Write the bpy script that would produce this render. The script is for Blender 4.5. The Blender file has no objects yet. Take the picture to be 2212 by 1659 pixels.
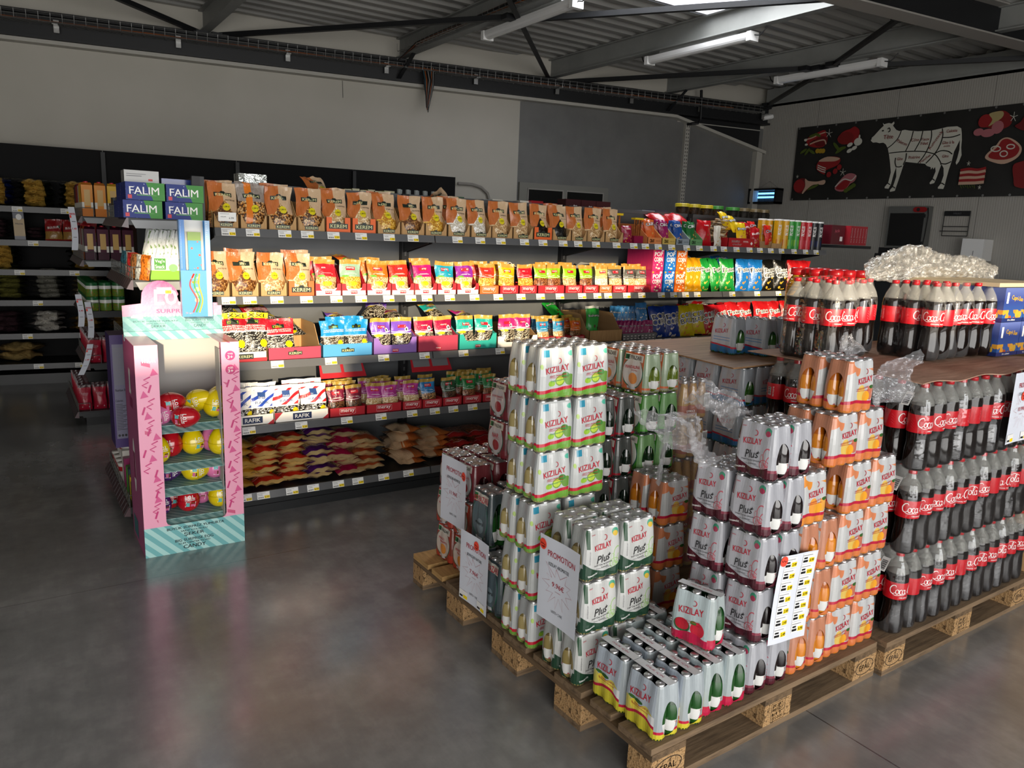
import bpy, math, random
from mathutils import Vector, Matrix
R = math.radians
SC = bpy.context.scene
COL = SC.collection
rnd = random.Random(7)

# ------------------------------------------------------------------ camera, world, sun, front fill light, exposure
CAM_H = 1.62
cd = bpy.data.cameras.new('camera'); cam = bpy.data.objects.new('camera', cd); COL.objects.link(cam)
cd.sensor_fit = 'HORIZONTAL'; cd.sensor_width = 36.0; cd.lens = 1627.61 / 2212 * 36.0; cd.clip_start = .05
_yaw, _pitch, _roll = R(33.85), R(-11.103), R(2.277)
_w = Vector((math.sin(_yaw) * math.cos(_pitch), math.cos(_yaw) * math.cos(_pitch), math.sin(_pitch)))
_r = Vector((math.cos(_yaw), -math.sin(_yaw), 0)); _u = _r.cross(_w)
_r2 = _r * math.cos(_roll) + _u * math.sin(_roll); _u2 = _u * math.cos(_roll) - _r * math.sin(_roll)
cam.matrix_world = Matrix(((_r2.x, _u2.x, -_w.x, 0), (_r2.y, _u2.y, -_w.y, 0), (_r2.z, _u2.z, -_w.z, CAM_H), (0, 0, 0, 1)))
SC.camera = cam
SC.view_settings.view_transform = 'Standard'; SC.view_settings.look = 'None'
SC.view_settings.gamma = 1.0; SC.view_settings.exposure = 0.30
W = bpy.data.worlds.new('sky'); SC.world = W; W.use_nodes = True
W.node_tree.nodes['Background'].inputs[0].default_value = (.62, .74, .95, 1)
W.node_tree.nodes['Background'].inputs[1].default_value = 1.0

def lamp(name, kind, loc, aim, energy, color, **kw):
    l = bpy.data.lights.new(name, kind); l.energy = energy; l.color = color
    for k, v in kw.items(): setattr(l, k, v)
    o = bpy.data.objects.new(name, l); COL.objects.link(o); o.location = loc
    o.rotation_euler = Vector(aim).to_track_quat('-Z', 'Y').to_euler()
    return o
lamp('sun', 'SUN', (-2, -6, 4), (.22, 1, -.15), 5.4, (1, .82, .57), angle=R(.9))
lamp('front_wall_fill', 'AREA', (1.5, -2.85, 1.35), (.05, 1, -.05), 420, (1, .98, .95), shape='RECTANGLE', size=11.0, size_y=2.3)  # added soft fill before the unseen front wall, wider than its opening

# ------------------------------------------------------------------ node-material helper
class S:
    """a shader socket that understands arithmetic"""
    def __init__(s, g, k): s.g, s.k = g, k
    def _b(s, op, o, sw=False):
        a, b = (o, s) if sw else (s, o)
        return s.g.m(op, a, b)
    def __add__(s, o): return s._b('ADD', o)
    __radd__ = __add__
    def __sub__(s, o): return s._b('SUBTRACT', o)
    def __rsub__(s, o): return s._b('SUBTRACT', o, True)
    def __mul__(s, o): return s._b('MULTIPLY', o)
    __rmul__ = __mul__
    def __truediv__(s, o): return s._b('DIVIDE', o)
    def __lt__(s, o): return s._b('LESS_THAN', o)
    def __gt__(s, o): return s._b('GREATER_THAN', o)
    def __and__(s, o): return s._b('MULTIPLY', o)
    def __or__(s, o): return s._b('MAXIMUM', o)
    def inv(s): return 1 - s
    def abs(s): return s.g.m('ABSOLUTE', s)
    def sin(s): return s.g.m('SINE', s)
    def frac(s): return s.g.m('FRACT', s)
class G:
    def __init__(g, mt):
        g.nt = mt.node_tree; g.N = g.nt.nodes; g.L = g.nt.links; g._uv = None; g._ob = None
    def put(g, sock, v):
        if isinstance(v, S): g.L.new(v.k, sock)
        elif v is not None:
            sock.default_value = (*v, 1) if isinstance(v, tuple) and len(v) == 3 and len(sock.default_value) == 4 else v
    def m(g, op, a, b=None, c=None):
        n = g.N.new('ShaderNodeMath'); n.operation = op
        for i, x in enumerate((a, b, c)):
            if x is not None: g.put(n.inputs[i], x)
        return S(g, n.outputs[0])
    @property
    def uv(g):
        if not g._uv:
            t = g.N.new('ShaderNodeTexCoord'); x = g.N.new('ShaderNodeSeparateXYZ'); g.L.new(t.outputs['UV'], x.inputs[0])
            g._uv = (S(g, x.outputs[0]), S(g, x.outputs[1]))
        return g._uv
    @property
    def ob(g):
        if not g._ob:
            t = g.N.new('ShaderNodeTexCoord'); x = g.N.new('ShaderNodeSeparateXYZ'); g.L.new(t.outputs['Object'], x.inputs[0])
            g._ob = (S(g, x.outputs[0]), S(g, x.outputs[1]), S(g, x.outputs[2]), S(g, t.outputs['Object']))
        return g._ob
    def vec(g, x, y, z=0.0):
        n = g.N.new('ShaderNodeCombineXYZ')
        for i, v in enumerate((x, y, z)): g.put(n.inputs[i], v)
        return S(g, n.outputs[0])
    def noise(g, vec, scale, detail=3.0, rough=.55, col=False):
        n = g.N.new('ShaderNodeTexNoise'); n.inputs['Scale'].default_value = scale; n.inputs['Detail'].default_value = detail
        n.inputs['Roughness'].default_value = rough
        if vec: g.put(n.inputs['Vector'], vec)
        return S(g, n.outputs['Color' if col else 'Fac'])
    def voro(g, vec, scale, out='Distance', feature='F1', rand=1.0):
        n = g.N.new('ShaderNodeTexVoronoi'); n.feature = feature; n.inputs['Scale'].default_value = scale
        n.inputs['Randomness'].default_value = rand
        if vec: g.put(n.inputs['Vector'], vec)
        return S(g, n.outputs[out])
    def ramp(g, fac, stops):
        n = g.N.new('ShaderNodeValToRGB'); e = n.color_ramp.elements
        while len(e) < len(stops): e.new(.5)
        for i, (p, c) in enumerate(stops): e[i].position = p; e[i].color = (*c, 1)
        g.put(n.inputs[0], fac); return S(g, n.outputs[0])
    def mix(g, f, a, b):
        n = g.N.new('ShaderNodeMix'); n.data_type = 'RGBA'
        g.put(n.inputs[0], f); g.put(n.inputs[6], a); g.put(n.inputs[7], b); return S(g, n.outputs[2])
    def ell(g, cx, cy, rx, ry):
        u, v = g.uv; a = (u - cx) / rx; b = (v - cy) / ry
        return (a * a + b * b) < 1.0
    def rect(g, x0, y0, x1, y1):
        u, v = g.uv
        return (u > x0) & (u < x1) & (v > y0) & (v < y1)

MATS = {}
def mat(name, color=(.5, .5, .5), rough=.5, metal=0.0, spec=.5, fn=None, bump=None, alpha=None, emit=None, estr=1.0, coat=0.0, trans=0.0, ior=1.45, roughfn=None, coat_rough=.12):
    """procedural principled material; fn(g) -> colour, bump(g) -> (height, strength, distance), alpha(g) -> opacity"""
    if name in MATS: return MATS[name]
    m = bpy.data.materials.new(name); m.use_nodes = True; g = G(m); b = g.N['Principled BSDF']
    g.put(b.inputs['Base Color'], fn(g) if fn else color)
    g.put(b.inputs['Roughness'], roughfn(g) if roughfn else rough); b.inputs['Metallic'].default_value = metal
    b.inputs['Specular IOR Level'].default_value = spec; b.inputs['IOR'].default_value = ior
    b.inputs['Coat Weight'].default_value = coat; b.inputs['Coat Roughness'].default_value = coat_rough
    b.inputs['Transmission Weight'].default_value = trans
    if alpha: g.put(b.inputs['Alpha'], alpha(g))
    if emit: b.inputs['Emission Color'].default_value = (*emit, 1); b.inputs['Emission Strength'].default_value = estr
    if bump:
        h, st, di = bump(g); n = g.N.new('ShaderNodeBump'); n.inputs['Strength'].default_value = st; n.inputs['Distance'].default_value = di
        g.put(n.inputs['Height'], h); g.L.new(n.outputs[0], b.inputs['Normal'])
    MATS[name] = m; return m
def lin(h):
    """sRGB hex -> linear tuple"""
    c = [int(h[i:i + 2], 16) / 255 for i in (0, 2, 4)]
    return tuple(x / 12.92 if x < .04045 else ((x + .055) / 1.055) ** 2.4 for x in c)
def flat(name, hexc, rough=.5, **k): return mat(name, lin(hexc), rough, **k)

# ------------------------------------------------------------------ mesh helper
class MB:
    def __init__(s): s.v, s.f, s.m, s.uv = [], [], [], []
    def add(s, vs, fs, mi=0, uvs=None):
        o = len(s.v); s.v += [tuple(p) for p in vs]
        for k, f in enumerate(fs):
            s.f.append([o + i for i in f]); s.m.append(mi[k] if isinstance(mi, list) else mi)
            s.uv.append([uvs[i] for i in f] if uvs else None)
        return s
    def box(s, x0, y0, z0, x1, y1, z1, mi=0, T=None):
        p = [(x, y, z) for z in (z0, z1) for y in (y0, y1) for x in (x0, x1)]
        if T: p = [T @ Vector(q) for q in p]
        uq = [(q % 2, q // 4) for q in range(8)]
        return s.add(p, [(0, 2, 3, 1), (4, 5, 7, 6), (0, 1, 5, 4), (1, 3, 7, 5), (3, 2, 6, 7), (2, 0, 4, 6)], mi, uq)
    def prism(s, pts, d, mi=0, T=None, uvs=None):
        """polygon pts (3d, planar) extruded by vector d"""
        n = len(pts); a = [Vector(p) for p in pts]; b = [p + Vector(d) for p in a]
        v = a + b
        if T: v = [T @ p for p in v]
        fs = [list(range(n))[::-1], list(range(n, 2 * n))] + [(i, (i + 1) % n, n + (i + 1) % n, n + i) for i in range(n)]
        return s.add(v, fs, mi, (uvs * 2) if uvs else None)
    def lathe(s, prof, n=16, mi=0, T=None, axis=(0, 0), mis=None):
        vs, fs, ms = [], [], []
        for r, z in prof:
            for k in range(n):
                a = 2 * math.pi * k / n; vs.append(Vector((axis[0] + r * math.cos(a), axis[1] + r * math.sin(a), z)))
        uvs = [(k / n, i / max(1, len(prof) - 1)) for i in range(len(prof)) for k in range(n)]
        if T: vs = [T @ p for p in vs]
        for i in range(len(prof) - 1):
            for k in range(n):
                fs.append((i * n + k, i * n + (k + 1) % n, (i + 1) * n + (k + 1) % n, (i + 1) * n + k)); ms.append(mis[i] if mis else mi)
        return s.add(vs, fs, ms, uvs)
    def tube(s, pts, r, n=6, mi=0, closed=False):
        pts = [Vector(p) for p in pts]; vs, fs = [], []; N = len(pts)
        for i, p in enumerate(pts):
            t = (pts[(i + 1) % N] - pts[i - 1]) if closed else (pts[min(i + 1, N - 1)] - pts[max(i - 1, 0)])
            t.normalize(); up = Vector((0, 0, 1)) if abs(t.z) < .9 else Vector((1, 0, 0))
            a = t.cross(up).normalized(); b = a.cross(t)
            for k in range(n):
                q = 2 * math.pi * k / n; vs.append(p + a * (r * math.cos(q)) + b * (r * math.sin(q)))
        for i in range(N if closed else N - 1):
            j = (i + 1) % N
            for k in range(n): fs.append((i * n + k, i * n + (k + 1) % n, j * n + (k + 1) % n, j * n + k))
        if not closed: fs += [list(range(n))[::-1], list(range((N - 1) * n, N * n))]
        return s.add(vs, fs, mi)
    def beam(s, a, b, w, h, mi=0):
        """rectangular bar from a to b, width w (sideways), height h (up)"""
        a, b = Vector(a), Vector(b); t = (b - a).normalized(); up = Vector((0, 0, 1)) if abs(t.z) < .95 else Vector((0, 1, 0))
        x = t.cross(up).normalized(); y = x.cross(t)
        q = [x * (i * w / 2) + y * (j * h / 2) for i, j in ((-1, -1), (1, -1), (1, 1), (-1, 1))]
        return s.prism([a + k for k in q], b - a, mi)
    def grid(s, fn, nu, nv, mi=0, uvf=None, flip=False):
        vs = [fn(i / nu, j / nv) for j in range(nv + 1) for i in range(nu + 1)]
        uvs = [(uvf(i / nu, j / nv) if uvf else (i / nu, j / nv)) for j in range(nv + 1) for i in range(nu + 1)]
        fs = [(j * (nu + 1) + i, j * (nu + 1) + i + 1, (j + 1) * (nu + 1) + i + 1, (j + 1) * (nu + 1) + i) for j in range(nv) for i in range(nu)]
        if flip: fs = [f[::-1] for f in fs]
        return s.add(vs, fs, mi, uvs)
    def mesh(s, name, mats, smooth=False):
        me = bpy.data.meshes.new(name); me.from_pydata(s.v, [], s.f)
        for m in (mats if isinstance(mats, (list, tuple)) else [mats]): me.materials.append(m)
        me.polygons.foreach_set('material_index', s.m)
        if smooth: me.polygons.foreach_set('use_smooth', [True] * len(s.f))
        if any(u for u in s.uv):
            l = me.uv_layers.new(name='UVMap'); d = []
            for u, f in zip(s.uv, s.f):
                for q in (u or [(0, 0)] * len(f)): d += [q[0], q[1]]
            l.data.foreach_set('uv', d)
        me.update(); return me
    def build(s, name, mats, parent=None, smooth=False, loc=(0, 0, 0), rot=(0, 0, 0)):
        return put(s.mesh(name, mats, smooth), name, parent, loc, rot)
def put(me, name, parent=None, loc=(0, 0, 0), rot=(0, 0, 0), scale=None):
    o = bpy.data.objects.new(name, me); COL.objects.link(o); o.parent = parent; o.location = loc; o.rotation_euler = rot
    if scale: o.scale = scale
    return o
def tag(o, label, cat, group=None):
    o['label'] = label; o['category'] = cat
    if group: o['group'] = group
    return o
def thing(name, label, cat, loc=(0, 0, 0), rz=0.0, group=None, rot=None):
    o = put(None, name, None, loc, rot or (0, 0, rz)); o.empty_display_size = .1
    return tag(o, label, cat, group)
def struct(o): o['kind'] = 'structure'; return o
ORD = 'first second third fourth fifth sixth seventh eighth ninth tenth eleventh twelfth thirteenth fourteenth fifteenth sixteenth seventeenth eighteenth nineteenth twentieth twenty-first twenty-second twenty-third twenty-fourth'.split()

# flat lettering: cached outline of a string as 2-d vertices and faces
_T = {}
def letters(text, bold=0.0, shear=0.0, res=2):
    key = (text, bold, shear, res)
    if key not in _T:
        cu = bpy.data.curves.new('letters', 'FONT'); cu.body = text; cu.size = 1; cu.align_x = 'CENTER'; cu.align_y = 'CENTER'
        cu.resolution_u = res; cu.offset = bold; cu.shear = shear
        o = bpy.data.objects.new('letters', cu); COL.objects.link(o)
        me = o.to_mesh(); v = [(p.co.x, p.co.y) for p in me.vertices]; f = [list(p.vertices) for p in me.polygons]
        o.to_mesh_clear(); bpy.data.objects.remove(o); bpy.data.curves.remove(cu)
        x0, x1 = min(p[0] for p in v), max(p[0] for p in v); y0, y1 = min(p[1] for p in v), max(p[1] for p in v)
        cx, cy, h, w = (x0 + x1) / 2, (y0 + y1) / 2, y1 - y0, x1 - x0
        _T[key] = ([((a - cx) / w, (b - cy) / h) for a, b in v], f)
    return _T[key]
class Print2D:
    """flat artwork collected in 2-d (metres), then laid on any surface map (x, y, lift) -> 3-d"""
    def __init__(s): s.items = []
    def text(s, t, x, y, w, h, mi=0, rot=0.0, bold=.01, shear=0.0, lift=1):
        v, f = letters(t, 0.0, shear); c, n = math.cos(rot), math.sin(rot); k = bold * h * 1.3
        for dx, dy in (((0, 0),) if bold < .008 else ((-k, 0), (k, 0)) if bold < .03 else [(k * math.cos(q * .785), k * math.sin(q * .785)) for q in range(8)]):
            s.items.append(([(x + dx + a * w * c - b * h * n, y + dy + a * w * n + b * h * c, lift) for a, b in v], f, mi))
        return s
    def poly(s, pts, mi=0, lift=0): s.items.append(([(a, b, lift) for a, b in pts], [list(range(len(pts)))], mi)); return s
    def rect(s, x0, y0, x1, y1, mi=0, lift=0, n=1):
        for i in range(n):
            a, b = x0 + (x1 - x0) * i / n, x0 + (x1 - x0) * (i + 1) / n
            s.poly([(a, y0), (b, y0), (b, y1), (a, y1)], mi, lift)
        return s
    def ell(s, x, y, rx, ry, mi=0, lift=0, n=20, rot=0.0):
        c, q = math.cos(rot), math.sin(rot)
        return s.poly([(x + rx * math.cos(a) * c - ry * math.sin(a) * q, y + rx * math.cos(a) * q + ry * math.sin(a) * c) for a in [2 * math.pi * k / n for k in range(n)]], mi, lift)
    def line(s, pts, w, mi=0, lift=0, ws=None):
        """stroke of width w along pts (ws: widths per point)"""
        L, Rr = [], []
        for i, p in enumerate(pts):
            a, b = pts[max(0, i - 1)], pts[min(len(pts) - 1, i + 1)]; dx, dy = b[0] - a[0], b[1] - a[1]; l = math.hypot(dx, dy) or 1
            k = (ws[i] if ws else w) / 2; L.append((p[0] - dy / l * k, p[1] + dx / l * k)); Rr.append((p[0] + dy / l * k, p[1] - dx / l * k))
        for i in range(len(pts) - 1): s.poly([Rr[i], Rr[i + 1], L[i + 1], L[i]], mi, lift)
        return s
    def crescent(s, x, y, r, mi=0, lift=1):
        n = 9; o = [(x + r * math.cos(a), y + r * math.sin(a)) for a in [R(-100 + 200 * k / n) for k in range(n + 1)]]
        i = [(x - .1 * r + .82 * r * math.cos(a), y + .82 * r * math.sin(a)) for a in [R(-108 + 216 * k / n) for k in range(n + 1)]]
        for k in range(n): s.poly([o[k], o[k + 1], i[k + 1], i[k]], mi, lift)
        return s
    def mb(s, fn):
        m = MB()
        for i, (v, f, mi) in enumerate(s.items): m.add([fn(p[0], p[1], p[2] + .04 * i) for p in v], f, mi)   # each shape a hair above the one before
        return m
def crom(p, n=6, closed=False):
    """Catmull-Rom through 2-d points"""
    out = []; N = len(p)
    for i in range(N if closed else N - 1):
        g = (lambda k: p[k % N]) if closed else (lambda k: p[max(0, min(N - 1, k))])
        a, b, c, d = g(i - 1), g(i), g(i + 1), g(i + 2)
        for k in range(n):
            t = k / n
            out.append(tuple(.5 * (2 * b[j] + (c[j] - a[j]) * t + (2 * a[j] - 5 * b[j] + 4 * c[j] - d[j]) * t * t + (3 * b[j] - a[j] - 3 * c[j] + d[j]) * t ** 3) for j in range(len(b))))
    if not closed: out.append(tuple(p[-1]))
    return out
# ------------------------------------------------------------------ building shell
def concrete(g):
    x, y, z, v = g.ob
    n1 = g.noise(v, 1.3, 6, .62); n2 = g.noise(v, 9, 5, .6); n3 = g.noise(g.vec(x * 3, y * .6), 3.5, 5, .7)
    c = g.ramp(n1 * .55 + n2 * .25 + n3 * .2, [(.33, (.115, .115, .114)), (.5, (.185, .183, .178)), (.64, (.28, .275, .265))])
    j = ((x - 2.26).abs() < .003) | ((y - 3.6).abs() < .0015) & (x < 1.2)
    return g.mix(j, c, (.05, .05, .052))
def conc_rough(g):
    v = g.ob[3]
    return .06 + .30 * g.noise(v, 2.0, 6, .68)
M_FLOOR = mat('polished_concrete', fn=concrete, roughfn=conc_rough, spec=.8, coat=.8, coat_rough=.27)
M_WHITE = mat('white_wall_paint', rough=.5, spec=.35, fn=lambda g: g.ramp(g.noise(g.ob[3], .9, 4), [(.3, (.42, .40, .345)), (.7, (.48, .455, .40))]))
M_GREY = mat('grey_wall_paint', rough=.42, spec=.4, fn=lambda g: g.ramp(g.noise(g.ob[3], 1.6, 6, .65), [(.3, (.125, .125, .12)), (.7, (.175, .174, .167))]))
M_RIB = mat('ribbed_insulated_panel', rough=.45, fn=lambda g: g.mix(((g.ob[1] * (1 / 1.15)).frac() < .006), (.36, .345, .31), (.18, .17, .155)),
            bump=lambda g: ((g.ob[1] * (2 * math.pi / .028)).sin(), .35, .002))
M_BLACK = flat('black_steel', '17181a', .5)
M_BEAM = mat('grey_primed_steel', rough=.5, fn=lambda g: g.ramp(g.noise(g.ob[3], 2.5, 5), [(.3, (.20, .205, .195)), (.7, (.26, .265, .25))]))
M_DECK = mat('galvanised_deck', rough=.42, metal=.35, fn=lambda g: g.ramp(g.noise(g.vec(g.ob[0] * .25, g.ob[1] * 6), 2, 5), [(.3, (.28, .275, .26)), (.7, (.41, .40, .375))]))
M_TRIMW = flat('white_trim', 'aeaba2', .45)
M_GIRD = flat('pale_flange_paint', '8f8b85', .5)
M_PLW = flat('white_plastic', 'e4e4e2', .35)
BW = (0, 9.6, 0); BWR = (0, 0, R(-10.493))   # the back wall runs askew to the shelving

f = MB().box(-7, -3.2, -.1, 11, 10.6, 0).build('floor', M_FLOOR); struct(f)
w = MB(); w.box(-8, 0, 0, 5.783, .2, 3.97, 0).box(5.783, 0, 0, 9.80, .2, 3.34, 1).box(5.783, 0, 3.34, 9.80, .2, 3.97, 0)
w = struct(w.build('wall_back', [M_WHITE, M_GREY], loc=BW, rot=BWR))
struct(MB().box(9.6, -3.2, 0, 9.8, 9, 3.97).build('wall_right', M_RIB))
struct(MB().box(-5.2, -3.2, 0, -5, 10.6, 3.97).build('wall_left', M_WHITE))
w = MB(); w.box(-5, -3.2, 0, 9.6, -3, 1.66).box(-5, -3.2, 2.62, 9.6, -3, 3.97).box(-5, -3.2, 1.66, -1.15, -3, 2.62).box(6.1, -3.2, 1.66, 9.6, -3, 2.62).box(-1.15, -3.2, 1.66, -.55, -3, 1.98).box(.08, -3.2, 1.66, 6.1, -3, 1.98)
struct(w.build('wall_front', M_WHITE))  # out of view; stepped opening shaped to trim the sun to a band
# trapezoidal roof deck with the rooflight opening
d = MB(); y = -3.2; pitch = .21; zt = 3.93; zb = 3.885
while y < 10.4:
    for xa, xb in (((-5.2, 4.22), (6.02, 9.8)) if 3.9 < y < 5.72 else ((-5.2, 9.8),)):
        pr = [(y, zb), (y + .07, zb), (y + .095, zt), (y + .185, zt), (y + .21, zb)]
        for (ya, za), (yb, zc) in zip(pr, pr[1:]): d.add([(xa, ya, za), (xb, ya, za), (xb, yb, zc), (xa, yb, zc)], [(0, 1, 2, 3)])
    y += pitch
struct(d.build('ceiling', M_DECK))
M_SKYPANE = mat('opal_rooflight', (.9, .93, 1), .4, emit=(.95, .97, 1), estr=9.0)
M_KERB = flat('rooflight_kerb', 'b9b9be', .4)
k = MB(); k.box(4.2, 5.72, 3.86, 6.04, 5.76, 4.25).box(4.2, 3.86, 3.86, 6.04, 3.9, 4.25).box(4.16, 3.86, 3.86, 4.2, 5.76, 4.25).box(6.0, 3.9, 3.86, 6.04, 5.72, 4.25)
k = struct(k.build('window_1', M_KERB)); MB().box(4.18, 3.88, 4.25, 6.02, 5.74, 4.28).build('pane', M_SKYPANE, k)
# eaves beam, cornice and corner trims along the back wall
struct(MB().box(-8, -.16, 3.375, 9.74, 0, 3.40).box(-8, -.10, 3.40, 9.74, 0, 3.60).box(-8, -.16, 3.60, 9.74, 0, 3.635).build('trim_1', M_BLACK, loc=BW, rot=BWR))
struct(MB().box(-8, -.13, 3.335, 8.12, 0, 3.372).build('trim_2', M_TRIMW, loc=BW, rot=BWR))
struct(MB().prism([(8.12, -.13, 3.335), (9.74, -.13, 2.965), (9.74, -.13, 3.01), (8.12, -.13, 3.372)], (0, .13, 0)).build('trim_3', M_TRIMW, loc=BW, rot=BWR))
struct(MB().prism([(8.14, -.02, 3.37), (9.68, -.02, 3.02), (9.68, -.02, 3.40), (8.14, -.02, 3.40)], (0, .02, 0)).box(8.2, -.025, 3.30, 9.68, -.02, 3.312, 1).build('trim_4', [M_BLACK, M_TRIMW], loc=BW, rot=BWR))
struct(MB().box(9.60, -.10, 0, 9.70, 0, 3.03).build('trim_5', M_TRIMW, loc=BW, rot=BWR))
struct(MB().box(9.45, 4.0, 3.64, 9.6, 7.7, 3.86).box(9.43, 4.0, 3.64, 9.6, 7.75, 3.66).build('trim_6', M_BEAM))
# slotted steel upright on the grey wall
o = MB().box(8.33, -.06, 0, 8.40, 0, 3.32)
for i in range(26):
    for s in (8.345, 8.378): o.box(s, -.0615, 1.98 + i * .05, s + .010, -.06, 2.006 + i * .05, 1)
struct(o.build('trim_7', [M_TRIMW, M_BLACK], loc=BW, rot=BWR))
# framed hatch in the grey wall
o = MB().box(5.80, -.05, 0, 7.14, 0, 2.32); dd = struct(o.build('door_1', flat('hatch_frame', '77766f', .5), loc=BW, rot=BWR))
for a, b in ((5.93, 6.43), (6.50, 7.05)):
    MB().box(a, -.056, .3, b, -.05, 2.235).build('pane', flat('dark_hatch_opening', '0a0b0c', .25), dd)
    MB().box(a - .014, -.062, .3, a, -.05, 2.25).box(b, -.062, .3, b + .014, -.05, 2.25).box(a - .014, -.062, 2.235, b + .014, -.05, 2.25).build('frame', M_GIRD, dd)

# roof purlins (I-sections), girder, wind bracing
for i, (x, y1) in enumerate(((1.97, 9.24), (4.12, 8.84), (6.10, 8.47), (7.87, 8.14))):
    b = MB(); s = (x > 6 and i == 2)
    b.box(x - .05, 3.0 if i > 1 else 2.0, 3.66, x + .05, y1, 3.672).box(x - .05, 3.0 if i > 1 else 2.0, 3.868, x + .05, y1, 3.88).box(x - .006, 3.0 if i > 1 else 2.0, 3.672, x + .006, y1, 3.868)
    tag(b.build('roof_purlin', M_BEAM), f'grey steel roof purlin reaching the back wall, {ORD[i]} counted from the dark shelving corner', 'roof beam', 'roof purlins')
ga, gb = Vector((4.6, 4.22, 3.6)), Vector((9.55, 3.64, 3.6))
g_ = thing('roof_girder', 'deep dark roof girder with pale bottom flange crossing above the soft drinks', 'roof beam')
MB().beam(ga, gb, .20, .014).build('bottom_flange', M_GIRD, g_)
MB().beam(ga + Vector((0, 0, .14)), gb + Vector((0, 0, .14)), .012, .27).build('web', M_BLACK, g_)
MB().beam(ga + Vector((0, 0, .28)), gb + Vector((0, 0, .28)), .20, .014).build('top_flange', M_GIRD, g_)
BR = [((.3, 7.66), (1.92, 9.18)), ((2.1, 9.15), (4.12, 6.42)), ((3.2, 5.28), (6.06, 8.44)), ((4.25, 6.42), (6.06, 3.82)),
      ((6.2, 8.6), (7.83, 5.86)), ((7.9, 5.75), (9.5, 3.25)), ((6.7, 4.1), (7.86, 5.54)), ((7.95, 5.65), (9.42, 7.65))]
BN = ['over the pasta shelves', 'from the eaves beam to the cable tray', 'beside the cable tray end', 'under the rooflight', 'over the butcher corner',
      'high along the ribbed wall', 'below the pale flanged girder', 'ending at the security camera']
for (a, b), n in zip(BR, BN):
    t = thing('wind_brace', f'black steel angle brace {n}', 'brace', group='wind braces under the roof')
    A, B = Vector((*a, 3.62)), Vector((*b, 3.62))
    MB().beam(A, B, .05, .006).beam(A + Vector((0, 0, .025)), B + Vector((0, 0, .025)), .006, .05).build('bar', M_BLACK, t)
    for p in (A, B): MB().box(p.x - .07, p.y - .05, 3.612, p.x + .07, p.y + .05, 3.66).build('gusset_plate', M_BLACK, t)
# knee braces down to the eaves beam
for i, (x, y1) in enumerate(((4.12, 8.84), (7.87, 8.14))):
    MB_ = MB().beam((x, y1 - .38, 3.66), (x - .07, y1 - .11, 3.40), .05, .012)
    tag(MB_.build('knee_brace', M_BLACK), 'short black knee brace under ' + ('the purlin with the cable tray' if i == 0 else 'the purlin nearest the butcher banner'), 'brace')

# fluorescent battens
M_TUBE = mat('frosted_batten_cover', (.75, .75, .74), .25, spec=.6, coat=.4)
for x, ya, yb, n in ((4.21, 5.50, 7.00, 'the cable tray'), (6.13, 5.21, 6.67, 'the rooflight'), (7.95, 4.98, 6.35, 'the butcher banner')):
    t = thing('batten_light', f'unlit frosted tube light fixed under the roof purlin near {n}', 'ceiling light', (x, 0, 0), group='tube lights under the purlins')
    c = MB()
    pr = [(.055 * math.cos(a), 3.60 + .05 * math.sin(a)) for a in [math.pi * (1 + k / 8) for k in range(9)]] + [(.055, 3.625), (-.055, 3.625)]
    c.prism([(a, ya + .05, b) for a, b in pr], (0, yb - ya - .1, 0)); c.build('diffuser', M_TUBE, t)
    for e in (ya, yb - .05): MB().box(-.06, e, 3.545, .06, e + .05, 3.63).build('end_cap', M_PLW, t)
    MB().box(-.03, ya + .2, 3.625, .03, yb - .2, 3.662).build('mounting_rail', M_BEAM, t)
    for e, q in ((ya, -1), (yb, 1)): MB().tube([(0, e, 3.60), (.0, e + .06 * q, 3.585), (.01, e + .10 * q, 3.62), (.02, e + .13 * q, 3.665)], .006).build('cable', M_BLACK, t)

# wire cable tray with cables along the eaves beam and along the second purlin
M_WIRE = mat('zinc_wire', (.33, .33, .32), .35, metal=.8)
M_COP = flat('orange_cable', '8a4a22', .5); M_CBL = flat('black_cable', '101012', .5)
t = thing('cable_tray', 'long wire mesh cable tray with orange and black cables along the eaves beam', 'cable tray', BW, BWR[2])
for zz in (3.52, 3.56, 3.60):
    MB().tube([(-6, -.26, zz), (9.5, -.26, zz)], .004, 4).build('tray_wire', M_WIRE, t)
for yy in (-.24, -.19, -.14): MB().tube([(-6, yy, 3.515), (9.5, yy, 3.515)], .004, 4).build('tray_wire', M_WIRE, t)
hoop = MB()
for i in range(150): hoop.tube([(-5.9 + i * .103, -.105, 3.60), (-5.9 + i * .103, -.105, 3.512), (-5.9 + i * .103, -.262, 3.512), (-5.9 + i * .103, -.262, 3.605)], .003, 3)
h = hoop.build('tray_hoops', M_WIRE, t); h['kind'] = 'stuff'
for i, (yy, m_) in enumerate(((-.23, M_COP), (-.20, M_CBL), (-.17, M_COP), (-.15, M_CBL), (-.215, M_COP))):
    MB().tube([(-6 + k * .5, yy + .006 * math.sin(k * 1.7 + i), 3.525 + .007 * (i % 3) + .006 * math.sin(k * 2.1 + i * 2)) for k in range(31)], .006, 5).build('cable', m_, t)
for i in range(14):
    s = -5 + i * 1.12
    MB().box(s, -.175, 3.44, s + .05, -.16, 3.56).box(s, -.27, 3.50, s + .05, -.16, 3.508).build('bracket', M_WIRE, t)
t = thing('cable_ladder', 'wire cable tray with dark cables climbing beside the second roof purlin', 'cable tray')
for dx in (-.14, -.10): MB().tube([(4.12 + dx, 8.6, 3.68), (4.12 + dx, 3.2, 3.68)], .004, 4).build('tray_wire', M_WIRE, t)
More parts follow.
